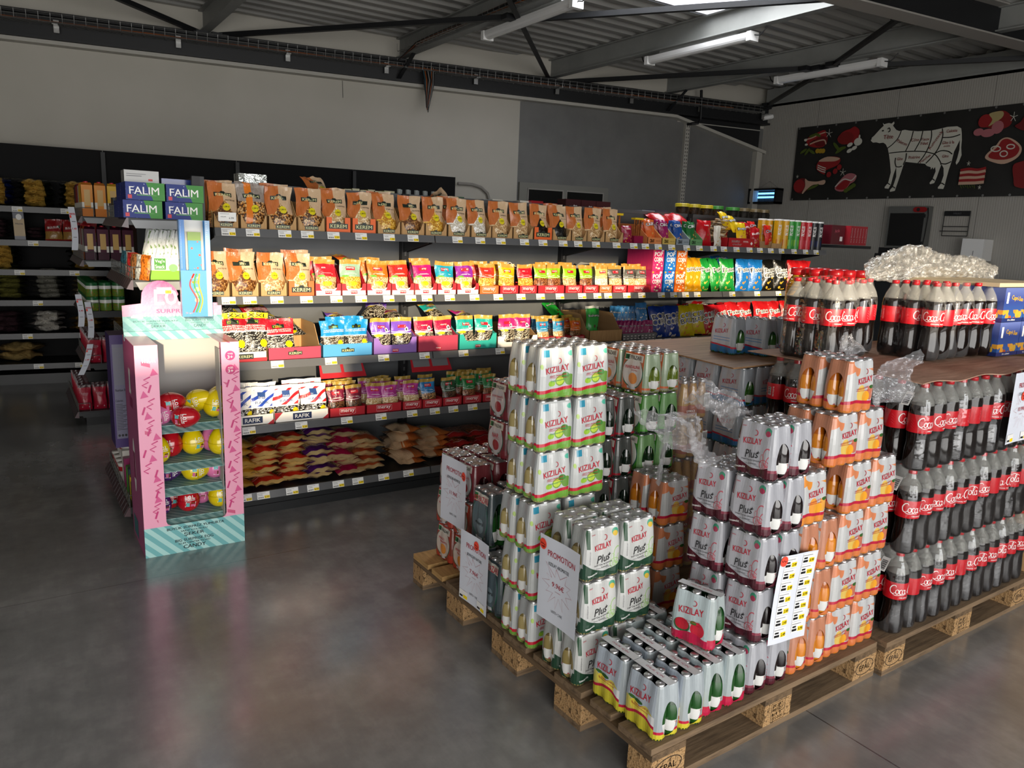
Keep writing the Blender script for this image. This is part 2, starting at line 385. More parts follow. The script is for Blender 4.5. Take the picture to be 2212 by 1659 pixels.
for i in range(5): MB().tube([(3.95 + .02 * i, 8.55, 3.56 + .02 * i), (3.97 + .02 * i, 8.1, 3.69 + .005 * i)] + [(3.97 + .015 * i + .01 * math.sin(k + i), 7.6 - k * .5, 3.70 + .006 * (i % 2)) for k in range(10)], .007, 5).build('cable', (M_CBL, M_COP, M_CBL, M_CBL, M_COP)[i], t)
hoop = MB()
for i in range(52): hoop.tube([(3.95, 8.55 - i * .1, 3.75), (3.95, 8.55 - i * .1, 3.675), (4.06, 8.55 - i * .1, 3.675)], .003, 3)
h = hoop.build('tray_hoops', M_WIRE, t); h['kind'] = 'stuff'
# bundle hanging from the tray
t = thing('hanging_cable_bundle', 'looped bundle of cables hanging from the tray above the white wall', 'cable', BW, BWR[2])
for i in range(6):
    a = 4.40 + .018 * i; MB().tube([(a, -.20, 3.55), (a + .01, -.27, 3.40), (4.44 + .004 * i, -.27, 3.22 - .012 * i), (4.45 + .004 * i, -.27, 3.09 - .01 * i), (4.46 + .006 * i, -.26, 3.14), (4.49 + .01 * i, -.25, 3.36), (4.50 + .012 * i, -.2, 3.56)], .0075, 5).build('cable', (M_CBL, flat('blue_cable', '2a4a55', .5), M_COP, M_CBL, flat('grey_cable', '7a7a78', .5), M_CBL)[i], t)
tag(MB().tube([(8.44, -.2, 3.72), (8.445, -.22, 3.5), (8.45, -.22, 3.33), (8.43, -.2, 3.28), (8.36, -.16, 3.27), (8.34, -.08, 3.27)], .02, 8).build('cable_conduit', M_CBL, loc=BW, rot=BWR), 'black bent conduit dropping beside the slotted white upright', 'conduit')
tag(MB().tube([(3.50, -.004, 3.33), (3.504, -.004, 3.2), (3.506, -.004, 3.14)], .004, 4).build('loose_wire', M_WIRE, loc=BW, rot=BWR), 'thin loose wire on the white wall below the cornice', 'wire')
tag(MB().tube([(4.95, -.03, 2.25), (5.15, -.03, 2.25), (5.27, -.03, 2.22), (5.36, -.03, 2.15), (5.40, -.03, 2.03), (5.40, -.03, 1.7)], .02, 8).build('bent_wall_pipe', M_GIRD, loc=BW, rot=BWR), 'grey bent pipe on the white wall by the black shelving end', 'pipe')
# ------------------------------------------------------------------ printed pouches
M_RAIL = flat('grey_price_rail', '5c5d5f', .26, spec=.8); M_SHELF = flat('anthracite_shelf', '1d1f21', .45)
M_PANEL = mat('grey_back_panel', rough=.4, fn=lambda g: g.ramp(g.noise(g.ob[3], 3, 3), [(.3, (.075, .08, .085)), (.7, (.10, .105, .11))]))
M_KRAFT = mat('kraft_board', rough=.8, spec=.15, fn=lambda g: g.ramp(g.noise(g.vec(g.ob[0] * 40, g.ob[2] * 4), 2, 4), [(.3, lin('a8845a')), (.7, lin('c39d6e'))]))
M_ORBOX = flat('orange_print_board', 'e4662a', .5); M_RED = flat('red_print_board', 'b52530', .45); M_WBOX = flat('white_print_board', 'f2eee6', .5)
M_PURB = flat('lilac_print_board', '8f6bb8', .5); M_CRIM = flat('crimson_print_board', 'b13a52', .5); M_TEALB = flat('teal_print_board', '2aa79b', .5)
M_BLUB = flat('blue_print_board', '4d9ccf', .5)
P_GRN = flat('print_dark_green', '18231a', .4); P_CRM = flat('print_cream', 'd9d8a0', .5); P_BLK = flat('print_black', '0e0e10', .45)
P_WHT = flat('print_white', 'f1f1ee', .45); P_RED = flat('print_red', 'c11f30', .4); P_YEL = flat('print_yellow', 'f3d40a', .5); P_NAVY = flat('print_navy', '16294f', .45)
P_GRY = flat('print_grey', '77777a', .5)

NUT = dict(hazel=('8a5a2c', 'c79a5e', '5a3418'), mix=('d08a3a', 'e2c08a', '4a2a14'), pea=('d8b98a', 'efd9b0', 'a27a4a'), white=('efe9dc', 'ffffff', 'b9b09c'),
           black=('1a1614', '3a332c', '000000'), corn=('e6b23a', 'f7da7a', 'b07818'), cashew=('e4cfa4', 'f6e8c8', 'b8935c'), almond=('9a5a32', 'c08050', '5c2c14'), dark=('5a3822', '80583a', '2a160c'))
def nuts(g, kind, sc=22.0, ax=.66):
    u, v = g.uv; p = g.vec(u * ax, v)
    a, b, c = [lin(h) for h in NUT[kind]]
    d = g.voro(p, sc); n = g.voro(p, sc, 'Color')
    base = g.ramp(g.noise(n, 3.1, 0), [(.35, a), (.6, b)])
    return g.mix((d > .62), g.mix(g.ramp(d, [(.3, (0, 0, 0)), (.7, (1, 1, 1))]), base, c), c)
def seeds(g, dark='3a3734', light='c9c2b4', sc=27.0, ax=.66):
    u, v = g.uv; w = g.noise(g.vec(u, v), 4, 2, .5); p = g.vec((u * ax + w * .25) * 1.0, (v + w * .2) * 2.6)
    d = g.voro(p, sc); n = g.voro(p, sc, 'Color')
    st = (g.noise(n, 2.7, 0) > .5)
    c = g.mix(st, lin(light), lin(dark))
    return g.mix((d > .5), c, lin('1a1714'))
def wrink(st=.25, sc=5.0):
    return lambda g: (g.noise(g.vec(g.uv[0], g.uv[1] * 1.4), sc, 5, .6) + .6 * (g.noise(g.vec(g.uv[0] * 5, g.uv[1]), sc * .8, 2)), st, .02)
def film(name, fn, rough=.3, st=.22): return mat(name, fn=fn, rough=rough, spec=.5, coat=.25, bump=wrink(st))

def kerem_fn(n, tint=0):
    def fn(g):
        u, v = g.uv
        win = v < (.34 + .26 * g.m('MAXIMUM', 0.0, 1 - (u - .53).abs() * 3.4))
        if n == 'clear': win = (v < .97)
        edge = (u < .50)
        st = g.noise(g.vec(u * 60, v * 5), 1.0, 2)
        org = g.mix(st, lin('a2501e'), lin('cc7a40')); kr = g.mix(g.noise(g.vec(u * 12, v * 12), 2), lin('c0a07e'), lin('d2b694'))
        c = g.mix(edge, kr, org)
        c = g.mix(win, c, nuts(g, 'mix' if n == 'clear' else n, 24))
        if n == 'clear':
            c = g.mix((v > .6), c, g.mix(g.noise(g.vec(u * 3, v * 3), 4), lin('6a5a50'), lin('b0a69c')))
            c = g.mix((u > .28) & (u < .52), c, lin('d8761c'))
        c = g.mix(g.ell(.60, .44, .135, .085), c, lin('d8c81c'))
        return c
    return fn
def meray_fn(col, n, gold='b98a3c', low=None):
    def fn(g):
        u, v = g.uv; win = (v < .50) & (v > .06)
        c = g.mix(g.noise(g.vec(u * 3, v * 2), 2), lin(col), lin(col))
        c = g.mix(win, c, nuts(g, n, 26, .72)); c = g.mix((v > .87), c, lin(gold))
        if low: c = g.mix((v < .07), c, lin(low))
        c = g.mix(g.ell(.5, .30, .24, .07), c, lin('e8c814')); c = g.mix(g.ell(.24, .52, .17, .03), c, lin('69a83a'))
        return c
    return fn
def plain_fn(col, n, gold='b98a3c', split=.50, top=.86):
    def fn(g):
        u, v = g.uv; c = g.mix((v < split) & (v > .03), lin(col), nuts(g, n, 26, .72))
        arc = ((v - split - .03) - .05 * ((u - .5) * 2) * ((u - .5) * 2)).abs() < .006
        c = g.mix(arc, c, (.9, .88, .85)); return g.mix((v > top), c, lin(gold))
    return fn
def seed_fn(col, top=None, split=.56, dark='2c2a28', light='d9d2c4', stick=True, ball=False, band='f0e9dd'):
    def fn(g):
        u, v = g.uv; c = g.mix((v < split), lin(col), seeds(g, dark, light))
        c = g.mix(((v - split).abs() < .012), c, lin(band))
        if top: c = g.mix((v > .88), c, lin(top))
        if ball:
            c = g.mix(((v - .56 - .18 * (u - .4) * (u - .4)).abs() < .010), c, (.9, .9, .9))
            c = g.mix(g.ell(.74, .64, .10, .075), c, (.9, .9, .88)); c = g.mix(g.ell(.74, .64, .05, .035), c, (.05, .05, .05))
            c = g.mix(g.ell(.28, .49, .20, .04), c, lin('f0d020'))
        elif stick: c = g.mix(g.ell(.80, .34, .13, .085), c, lin('e8d414'))
        return c
    return fn
def rafik_fn(col):
    def fn(g):
        u, v = g.uv; d = v - u * .40 + .05 * ((u * 5).sin())
        st = ((d * 3.6).frac() < .36) & (v > .44)
        c = g.mix(st, (.86, .86, .85), lin(col)); c = g.mix((v < .40), c, seeds(g, '17171a', 'e8e8e6', 18))
        c = g.mix((v > .90), c, (.82, .82, .8)); return g.mix(g.ell(.84, .26, .12, .085), c, lin('e8d414'))
    return fn
def chip_fn(col, food, acc=None, fy=.30):
    def fn(g):
        u, v = g.uv; w = g.noise(g.vec(u, v), 3, 2)
        c = g.mix(g.noise(g.vec(u * 2, v), 2.5, 3), lin(col), tuple(.72 * x for x in lin(col)))
        p = g.vec(u * .7 + w * .2, v + w * .2); d = g.voro(p, 6.5)
        blob = ((d < .34) & g.ell(.52, fy, .48, .27))
        c = g.mix(blob, c, g.mix(g.noise(g.vec(u * 8, v * 8), 3), lin(food), tuple(.55 * x for x in lin(food))))
        if acc: c = g.mix((v > .93) | (v < .05), c, lin(acc))
        return c
    return fn
BAG = {}
def art_kerem(w, h, sub='', yv=.72, price='1,99 €'):
    p = Print2D(); a = w * .31; y = h * yv; b = h * .048
    p.poly([(-a, y - b), (a, y - b), (a, y + b), (a * .32, y + b), (a * .18, y + b * 1.7), (-a * .18, y + b * 1.7), (-a * .32, y + b), (-a, y + b)], 0, 0)
    p.text('KEREM', 0, y - b * .05, a * 1.7, b * 1.25, 1)
    if price: p.text(price, w * .10, h * .44, w * .2, h * .045, 2)
    if sub: p.text(sub, w * .24, h * .60, w * .36, h * .03, 2)
    return p, [P_GRN, P_CRM, P_BLK]
def art_meray(w, h, yv=.74, sc=1.0):
    p = Print2D(); a = w * .22 * sc; y = h * yv; b = h * .05 * sc
    p.rect(-a, y - b, a, y + b, 0, 0); p.text('meray', 0, y + b * .05, a * 1.7, b * 1.1, 1)
    p.rect(-w * .3, h * .575, w * .3, h * .583, 1, 1).rect(-w * .22, h * .60, w * .22, h * .606, 1, 1)
    return p, [P_RED, P_WHT]
def art_seed(w, h, head='', lines=(), logo=True):
    p = Print2D()
    if head: p.text(head, w * .16, h * .935, w * .62, h * .075, 2)
    if logo: q, _ = art_kerem(w * .62, h, yv=.80, price=''); p.items += q.items
    for i, s in enumerate(lines): p.text(s, 0, h * (.715 - .045 * i), w * .84, h * .034, 3)
    return p, [P_GRN, flat('print_lime', '9ab82a', .5), P_BLK, P_WHT]
def art_rafik(w, h, col):
    p = Print2D(); p.rect(-w * .14, h * .66, w * .14, h * .84, 0, 0).text('Özdade', 0, h * .70, w * .24, h * .04, 1).text('RAFIK', w * .02, h * .55, w * .52, h * .075, 0)
    return p, [flat('print_label_blue', '2a4a86', .45), P_WHT]
def art_chip(w, h, rows, inner=None, outer=None, rot=.12, yv=.66, hh=.14, ww=.8):
    p = Print2D(); n = len(rows)
    for i, s in enumerate(rows):
        y = h * (yv - i * hh * 1.05)
        p.text(s, .0, y, w * ww * 1.03, h * hh * 1.08, 0, rot, .055).text(s, 0, y, w * ww, h * hh * .92, 1, rot, .0, lift=2)
    return p, [outer or P_WHT, inner or P_BLK]
def bag_shape(w, h, t, seed, pil=False, wr=1.0):
    q = random.Random(seed); ph = [q.uniform(0, 6.28) for _ in range(6)]; tilt = q.uniform(-.02, .02); am = q.uniform(.5, 1.1) * wr
    def Sf(u, v, side=-1):
        e = abs(2 * u - 1); sh = (1 - e ** 2.6)
        if pil: pv = (1 - abs(2 * v - 1) ** 2.4) ** .8
        else: pv = (.62 + .38 * min(1, v / .2)) if v < .3 else max(0.0, 1 - ((v - .3) / .62) ** 1.35) if v < .92 else 0.0
        if v < .02 and not pil: pv *= .75
        y = side * t * .5 * pv * sh
        k = am * (.012 * w / .15)
        y += k * .5 * math.sin(7 * u + 9 * v + ph[0]) * (.35 + v) * .5 + k * .35 * math.sin(17 * u - 8 * v + ph[1]) * v
        nar = 1 - (.07 * math.sin(math.pi * v) if not pil else .06 * math.sin(math.pi * v))
        x = (u - .5) * w * nar + tilt * h * v * v + .004 * am * math.sin(9 * v + ph[2])
        z = h * v * (1 - .03 * am * abs(math.sin(ph[3] + 3 * u)) * v)
        return Vector((x, y, z))
    return Sf
def bag_kind(key, w, h, t, mfn, art=None, n=3, rough=.3, pil=False, st=.22, back=None, wr=1.0):
    """register a pouch kind: a few differently crumpled meshes plus the printed lettering that lies on each"""
    m_ = film('pouch_' + key, mfn, rough, st); vs = []
    for k in range(n):
        Sf = bag_shape(w, h, t, hash(key) % 1000 + k * 17 if False else sum(map(ord, key)) + k * 17, pil, wr)
        b = MB().grid(lambda u, v: Sf(u, v, -1), 14, 18, 0).grid(lambda u, v: Sf(u, v, 1), 8, 10, 0, flip=True)
        me = b.mesh('pouch_' + key, m_, True); am = None
        if art:
            p, ms = art
            def lay(x, y, l, Sf=Sf):
                u, v = x / w + .5, y / h; q = Sf(u, v); return (q.x, q.y - .0030 - .0006 * l, q.z)
            am = p.mb(lay).mesh('print_' + key, ms)
        vs.append((me, am))
    BAG[key] = (vs, w, h, t)
def bag(key, x, y, z, label, cat='snack bag', group=None, name='snack_pouch', lean=-7, rz=0.0, k=None, sc=1.0, roll=0.0):
    vs = BAG[key][0]; me, am = vs[(k if k is not None else rnd.randrange(len(vs))) % len(vs)]
    o = put(me, name, None, (x, y, z), (R(lean), R(roll), rz), (sc, sc, sc)); tag(o, label, cat, group)
    if am: put(am, 'printed_label', o)
    return o
for n_, sub in (('hazel', 'SELECTED MIX'), ('mix', ''), ('pea', 'KIKIRIKI'), ('white', 'LEBLEBI'), ('black', 'SIYAH'), ('corn', 'MAIS'), ('cashew', 'CAKMAK'), ('clear', '')):
    bag_kind('kerem_' + n_, .150, .238, .062, kerem_fn(n_), art_kerem(.150, .238, sub))
for n_, c, nt, lo in (('red', 'c2202c', 'pea', None), ('sage', '8fae97', 'corn', None), ('orange', 'dc6a1e', 'pea', 'd9d2c2'), ('scarlet', 'd22a1e', 'cashew', None), ('magenta', 'c2186a', 'cashew', None),
                      ('cyan', '1d93ad', 'cashew', None), ('violet', '8a2a96', 'cashew', '5e2a78')):
    bag_kind('meray_' + n_, .132, .205, .052, meray_fn(c, nt, low=lo), art_meray(.132, .205))
for n_, c, nt in (('tomato', 'd8321a', 'corn'), ('yellow', 'e6a80c', 'corn'), ('crimson', 'cc1626', 'corn'), ('lime', '86b41c', 'almond'), ('lime2', '8cbc1a', 'pea'), ('olive', 'b8b46a', 'white'), ('graphite', '55544e', 'cashew')):
    bag_kind('meray_' + n_, .125, .195, .05, plain_fn(c, nt), art_meray(.125, .195))
for n_, c, nt in (('maroon', '6e1a34', 'dark'), ('pink', 'b0308c', 'cashew'), ('blue', '1f78b4', 'mix'), ('green', '1d7a3c', 'almond'), ('dgreen', '1c4a2c', 'dark'), ('sky', '2a86b4', 'pea'), ('amber', 'dd6a14', 'hazel')):
    bag_kind('small_' + n_, .108, .178, .042, plain_fn(c, nt, 'a98a3a', .47, .88), art_meray(.108, .178, .76, 1.1))
bag_kind('xxl', .175, .265, .07, seed_fn('a81826', 'f0d418', .60), art_seed(.175, .265, 'XXL', ('ZONNEBLOEMPITTEN', 'GRAINES DE TOURNESOL', 'SUNFLOWER SEEDS')))
bag_kind('kseed', .185, .225, .065, seed_fn('b0182a', None, .58), art_seed(.185, .225, '', ('ZONNEBLOEMPITTEN', 'GRAINES DE TOURNESOL')))
bag_kind('bseed', .155, .21, .06, seed_fn('1f8fce', None, .54, '6a5a48', 'e6dac6'), art_seed(.155, .21, '', ('TUZLU AYCEKIRDEGI', 'SALZIG SONNENBLUMEN')))
for n_, c in (('violet', '7a4fc0'), ('raspberry', 'a81c48'), ('teal', '22a89c'), ('fuchsia', 'b32a78')):
    bag_kind('fan_' + n_, .140, .215, .06, seed_fn(c, 'c8a04a', .53, '3a2a1c', 'e8dcc2', ball=True), art_meray(.140, .215, .73, .9))
bag_kind('rafik_blue', .165, .205, .062, rafik_fn('2a4ab0'), art_rafik(.165, .205, 0))
bag_kind('rafik_red', .165, .205, .062, rafik_fn('d4242c'), art_rafik(.165, .205, 0))
# chip and cracker bags
CH = [('patos_yellow', 'f0a818', 'ffe08a', ('Patos',)), ('patos_green', '1f9a3c', 'd8d05a', ('Patos',)), ('patos_blue', '1c78c8', 'e0a040', ('Patos',)), ('patos_black', '161614', 'e8b83a', ('Patos', 'Critos')), ('patos_red', 'c41c22', 'f0d8b0', ('Patos',))]
for n_, c, f_, rows in CH: bag_kind(n_, .185, .27, .085, chip_fn(c, f_, None), art_chip(.185, .27, rows, rot=.10, hh=.15), pil=True, rough=.22, st=.3)
bag_kind('popcorn_bag', .165, .25, .08, chip_fn('1c3f9c', 'efe8dc', None, .24), art_chip(.165, .25, ('POP', 'CORN'), rot=.16, hh=.17), pil=True, rough=.22)
bag_kind('corn_ball', .16, .25, .08, chip_fn('e6cf1c', 'f2a848', None, .22), art_chip(.16, .25, ('CORN', 'BALL'), rot=.16, hh=.17), pil=True, rough=.22)
bag_kind('corn_stix', .16, .25, .08, chip_fn('c8202a', 'f0d080', None, .22), art_chip(.16, .25, ('CORN', 'STIX'), rot=.16, hh=.17), pil=True, rough=.22)
for n_, c in (('crax_orange', 'e06a2c'), ('crax_plum', '9a1c5e'), ('crax_blue', '1c4f9e'), ('crax_green', '1f6e34')):
    bag_kind(n_, .105, .185, .045, chip_fn(c, 'd8a055', None, .32), art_chip(.105, .185, ('CRAX',), P_WHT, P_GRY, rot=.1, yv=.8, hh=.13), pil=True, rough=.25)
bag_kind('uker', .10, .13, .05, chip_fn('9c1440', 'e0a050', None, .3), art_chip(.10, .13, ('ÜLKER',), P_WHT, P_RED, rot=0, yv=.82, hh=.12, ww=.6), pil=True, rough=.2)
bag_kind('red_cracker', .16, .21, .08, chip_fn('c8101c', 'a8502a', None, .42), art_chip(.16, .21, ('ÜLKER',), P_WHT, P_RED, rot=0, yv=.78, hh=.07, ww=.4), pil=True, rough=.2)
bag_kind('white_cracker', .085, .17, .04, chip_fn('e8e2d2', 'd8b070', None, .3), None, pil=True)
bag_kind('bugles', .11, .17, .055, chip_fn('efc81a', 'd8862a', None, .3), art_chip(.11, .17, ('Bugles',), P_WHT, P_NAVY, rot=.1, yv=.62, hh=.16), pil=True, rough=.2)
bag_kind('nibbs', .11, .17, .055, chip_fn('b81420', 'd89a4a', None, .3), art_chip(.11, .17, ('Buffles',), P_WHT, P_RED, rot=.1, yv=.7, hh=.12), pil=True, rough=.2)
bag_kind('cheetos', .11, .17, .055, chip_fn('d8241c', 'f0b84a', None, .36), art_chip(.11, .17, ('Cheetos',), P_WHT, P_NAVY, rot=.1, yv=.68, hh=.14), pil=True, rough=.2)
bag_kind('patmos', .105, .16, .022, chip_fn('3f86c4', 'f2efe6', None, .28), art_chip(.105, .16, ('Patmos',), P_WHT, P_NAVY, rot=0, yv=.70, hh=.10), pil=True, rough=.3)
bag_kind('patmos_pink', .105, .16, .022, chip_fn('a82a6e', 'd8c8d0', None, .28), art_chip(.105, .16, ('Patmos',), P_WHT, P_NAVY, rot=0, yv=.70, hh=.10), pil=True, rough=.3)
bag_kind('spice', .12, .26, .055, chip_fn('2aa83c', '5a2a1c', 'e8e8e0', .2), art_chip(.12, .26, ('baharat',), P_WHT, P_GRN, rot=0, yv=.72, hh=.07), pil=True, rough=.2)
# large flat bags for the bottom shelf (art faces up when laid down)
for n_, c, nt, gd in (('gold', 'b8862a', 'dark', 'c9a050'), ('rust', 'b8301c', 'hazel', 'c9a868'), ('plum', '4a1a5c', 'cashew', 'c0a878'), ('wine', '9a1440', 'pea', 'b8a078'), ('clay', 'a8502c', 'pea', 'b59a6e')):
    bag_kind('slab_' + n_, .185, .27, .058, plain_fn(c, nt, gd, .60, .90), None, pil=True, rough=.28, n=3, wr=.8)
bag_kind('slab_kraft', .20, .28, .06, kerem_fn('hazel'), None, pil=True, n=3, wr=.8)
bag_kind('slab_tan', .20, .28, .06, kerem_fn('pea'), None, pil=True, n=3, wr=.8)
bag_kind('slab_brown', .20, .28, .055, plain_fn('a82a28', 'almond', 'a82a28', .8, .92), None, pil=True, n=3, wr=.8)

# ------------------------------------------------------------------ display trays
_TR = {}
def tray_mesh(w, style):
    key = (round(w, 3), style)
    if key in _TR: return _TR[key]
    d, th = .36, .0035; m = MB(); art = None
    ST = dict(kraft=(.075, .17, .052, 1), orange=(.085, .15, .045, 0), meray=(.070, .16, .030, 1), red=(.055, .055, 0, 0), orange_low=(.055, .055, 0, 0), white=(.075, .13, .04, 1), lilac=(.10, .15, .045, 1), crimson=(.10, .15, .0, 1),
              teal=(.10, .15, .045, 1), blue=(.075, .075, 0, 0), kredlow=(.07, .19, 0, 0), whitered=(.055, .055, 0, 0), rafik=(.06, .06, 0, 0), corr=(.085, .20, 0, 0), grey=(.05, .05, 0, 0))
    hf, hb, cut, rd = ST[style]; x = w / 2
    if cut:
        a = w * (.34 if rd else .26); q = [(-a, hf - cut)] if not rd else [(-a - .008, hf - cut * .3), (-a + .003, hf - cut * .8), (-a + .018, hf - cut)]
        top = [(-x, hf)] + [(-a - (.014 if rd else 0), hf)] + q; top = top + [(-p, z) for p, z in top[::-1]]
    else: top = [(-x, hf), (x, hf)]
    pts = [(x, 0)] + [(-x, 0)] + top
    m.prism([(p, 0, z) for p, z in pts], (0, th, 0), 0)
    sd = [(0, 0), (d, 0), (d, hb), (d * .45, hb), (d * .33, hb * .97), (d * .22, (hf + hb) / 2), (d * .1, hf * 1.05), (0, hf)]
    for s in (-x, x - th): m.prism([(s, a, z) for a, z in sd], (th, 0, 0), 1)
    m.box(-x, d - th, 0, x, d, hb, 1).box(-x, 0, 0, x, d, th, 1)
    P = Print2D(); ms = [P_GRN, P_CRM, P_RED, P_WHT, P_NAVY, M_RED]
    if style in ('kraft', 'orange', 'kredlow', 'blue'):
        a = min(.040, w * .25) * (1.5 if style in ('orange',) else 1.0); y = .020 if style == 'kraft' else .036; b = .010 * (1.5 if style == 'orange' else 1)
        P.poly([(-a, y - b), (a, y - b), (a, y + b), (a * .3, y + b), (a * .15, y + b * 1.7), (-a * .15, y + b * 1.7), (-a * .3, y + b), (-a, y + b)], 0).text('KEREM', 0, y, a * 1.7, b * 1.3, 1)
    elif style == 'rafik':
        P.rect(-.055, .012, .055, .050, 4).text('RAFIK', 0, .031, .085, .022, 3); P.poly([(-x, .06), (-x, .012), (-x + .045, .06)], 5).poly([(x, 0), (x, .03), (x - .04, 0)], 5)
    elif style == 'whitered': P.rect(-x, .0, x, .022, 5).rect(-.045, .016, .045, .045, 0).text('KEREM', 0, .030, .075, .014, 1)
    elif style in ('red', 'orange_low'):
        P.text('meray', 0, .030, min(.085, w * .6), .022, 3); a = min(.05, w * .38)
        P.line([(-a, .046), (-a, .012), (a * .1, .010), (a * .5, .013)], .0012, 3).line([(-a, .046), (a, .046), (a, .016), (a * .7, .011)], .0012, 3)
    elif style in ('meray', 'lilac', 'crimson', 'teal', 'white'):
        y = .020; P.rect(-.020, y - .009, .020, y + .009, 2).text('meray', 0, y, .034, .011, 3)
        if style == 'meray':
            P.poly([(-x, .03), (-x, .07), (-x + .022, .07), (-x + .028, .04), (-x + .038, .03)], 5).poly([(x, .03), (x, .07), (x - .022, .07), (x - .028, .04), (x - .038, .03)][::-1], 5)
    elif style == 'grey':
        for i in range(9): P.rect(-x + .01 + i * w / 9.5, .008, -x + .01 + i * w / 9.5 + w * .05, .014, 3).rect(-x + .01 + i * w / 9.5, .028, -x + .01 + i * w / 9.5 + w * .05, .034, 3)
        P.poly([(-.01, .02), (.0, .008), (.012, .02), (.0, .036)], 0)
    fr = dict(kraft=M_KRAFT, orange=M_ORBOX, meray=M_WBOX, red=M_RED, orange_low=M_ORBOX, white=M_WBOX, lilac=M_PURB, crimson=M_CRIM, teal=M_TEALB, blue=M_BLUB, kredlow=M_CRIM, whitered=M_WBOX, rafik=M_WBOX, corr=M_KRAFT, grey=P_GRY)[style]
    inn = M_KRAFT if style in ('kraft', 'orange', 'kredlow', 'corr', 'white') else (M_RED if style == 'meray' else fr)
    am = P.mb(lambda a, b, l: (a, -.0008 - .0004 * l, b)).mesh('print_tray_' + style, ms) if P.items else None
    _TR[key] = (m.mesh('tray_' + style, [fr, inn]), am); return _TR[key]
TDESC = dict(kraft='kraft cardboard display tray', orange='orange printed display tray', meray='white and red cut-out display tray', red='low red display tray', orange_low='low orange display tray', white='white cut-out display tray',
             lilac='lilac display tray', crimson='crimson display tray', teal='teal display tray', blue='low blue display tray', kredlow='crimson fronted open cardboard tray', whitered='white and red low tray', rafik='white seed bag tray with navy lettering', corr='plain cardboard carton', grey='grey printed low tray')
def tray(x0, x1, z, style, where, y=4.205):
    me, am = tray_mesh(x1 - x0 - .006, style)
    o = tag(put(me, 'display_tray', None, ((x0 + x1) / 2, y, z)), f'{TDESC[style]}, {where}', 'tray', 'display trays on the snack shelving')
    if am: put(am, 'printed_logo', o)
    return o
# ------------------------------------------------------------------ snack shelving
M_CARD = flat('price_card', 'e9e9e6', .5)
_PT = []
for pr_ in ('2.99', '1.99', '2.49', '3.99', '0.99', '6.79', '4.50', '1.49', '2.20', '5.99'):
    p = Print2D(); p.rect(-.034, -.021, .034, .021, 0, 0).rect(.004, -.018, .033, -.002, 1, 1).text(pr_, .0185, -.010, .023, .010, 2, lift=2)
    p.text('ACIKLAMA', -.016, .003, .024, .005, 2)
    for i in range(9): p.rect(-.030 + i * .0034, -.016, -.0285 + i * .0034 + (.0008 if i % 3 else 0), -.008, 2, 1)
    p.rect(-.031, .013, .012, .0145, 3, 1).rect(-.031, .009, -.005, .0102, 3, 1)
    _PT.append(p.mb(lambda a, b, l: (a, -.0006 - .0004 * l, b)).mesh('price_tag', [M_CARD, P_YEL, P_BLK, P_GRY]))
BX = [.905, 2.19, 3.50, 4.815, 6.14]; RZ = [1.604, 1.245, .887, .523, .134]; SY = 4.172
SHELF = []   # (bay, row) -> shelf part
for b in range(4):
    x0, x1 = BX[b], BX[b + 1]
    t = thing('shelving_bay', f'black snack shelving bay, {ORD[b]} from the pink candy stand, with five shelves', 'shelving', (0, 0, 0), group='snack shelving bays')
    MB().box(x0, 4.63, .1, x1, 4.645, 1.86).box(x0, 4.612, 1.70, x1, 4.63, 1.86).box(x0, 4.600, 1.835, x1, 4.66, 1.86).build('back_panel', M_PANEL, t)
    for xx in ((x0,) if b < 3 else (x0, x1)):
        u = MB().box(xx - .025, 4.585, 0, xx + .025, 4.63, 1.86, 0)
        for k in range(36): u.box(xx - .006, 4.5842, .12 + k * .048, xx + .006, 4.585, .145 + k * .048, 1)
        u.build('upright', [M_BLACK, flat('slot_grey', '4a4b4c', .5)], t)  # slots are thin grey plates on the black upright
    MB().box(x0, 4.20, 0, x1, 4.63, .085).box(x0, 4.19, .0, x1, 4.20, .05, 0).build('base_plinth', M_SHELF, t)
    for r, z in enumerate(RZ):
        s = MB().box(x0 + .003, SY + .018, z - .034, x1 - .003, 4.615, z - .004)
        if r < 4:
            for xx in (x0 + .012, x1 - .016): s.prism([(xx, 4.6, z - .034), (xx, SY + .06, z - .034), (xx, SY + .06, z - .05), (xx, 4.6, z - .12)], (.004, 0, 0))
        s = s.build('shelf', M_SHELF, t); SHELF.append(s)
        MB().prism([(x0 + .004, SY + .018, z), (x0 + .004, SY + .006, z), (x0 + .004, SY - .006, z - .042), (x0 + .004, SY + .018, z - .042)], (x1 - x0 - .008, 0, 0)).build('price_rail', M_RAIL, s)
    MB().box(x0, 4.66, 1.70, x1, 5.06, 1.725).box(x0, 5.06, 1.685, x1, 5.07, 1.73).build('rear_shelf', M_SHELF, t)
MB().box(.885, 4.2, .0, .905, 4.63, .12).box(.885, 4.585, 0, .905, 5.1, 1.86).build('end_panel', M_SHELF, SHELF[0].parent)
def price(r, x):
    b = max(0, min(3, sum(x > q for q in BX[1:4]))); z = RZ[r]
    put(rnd.choice(_PT), 'price_tag', SHELF[b * 5 + r], (x, SY - .0035, z - .0205), (R(-15), 0, 0), (1.05, 1, .95))
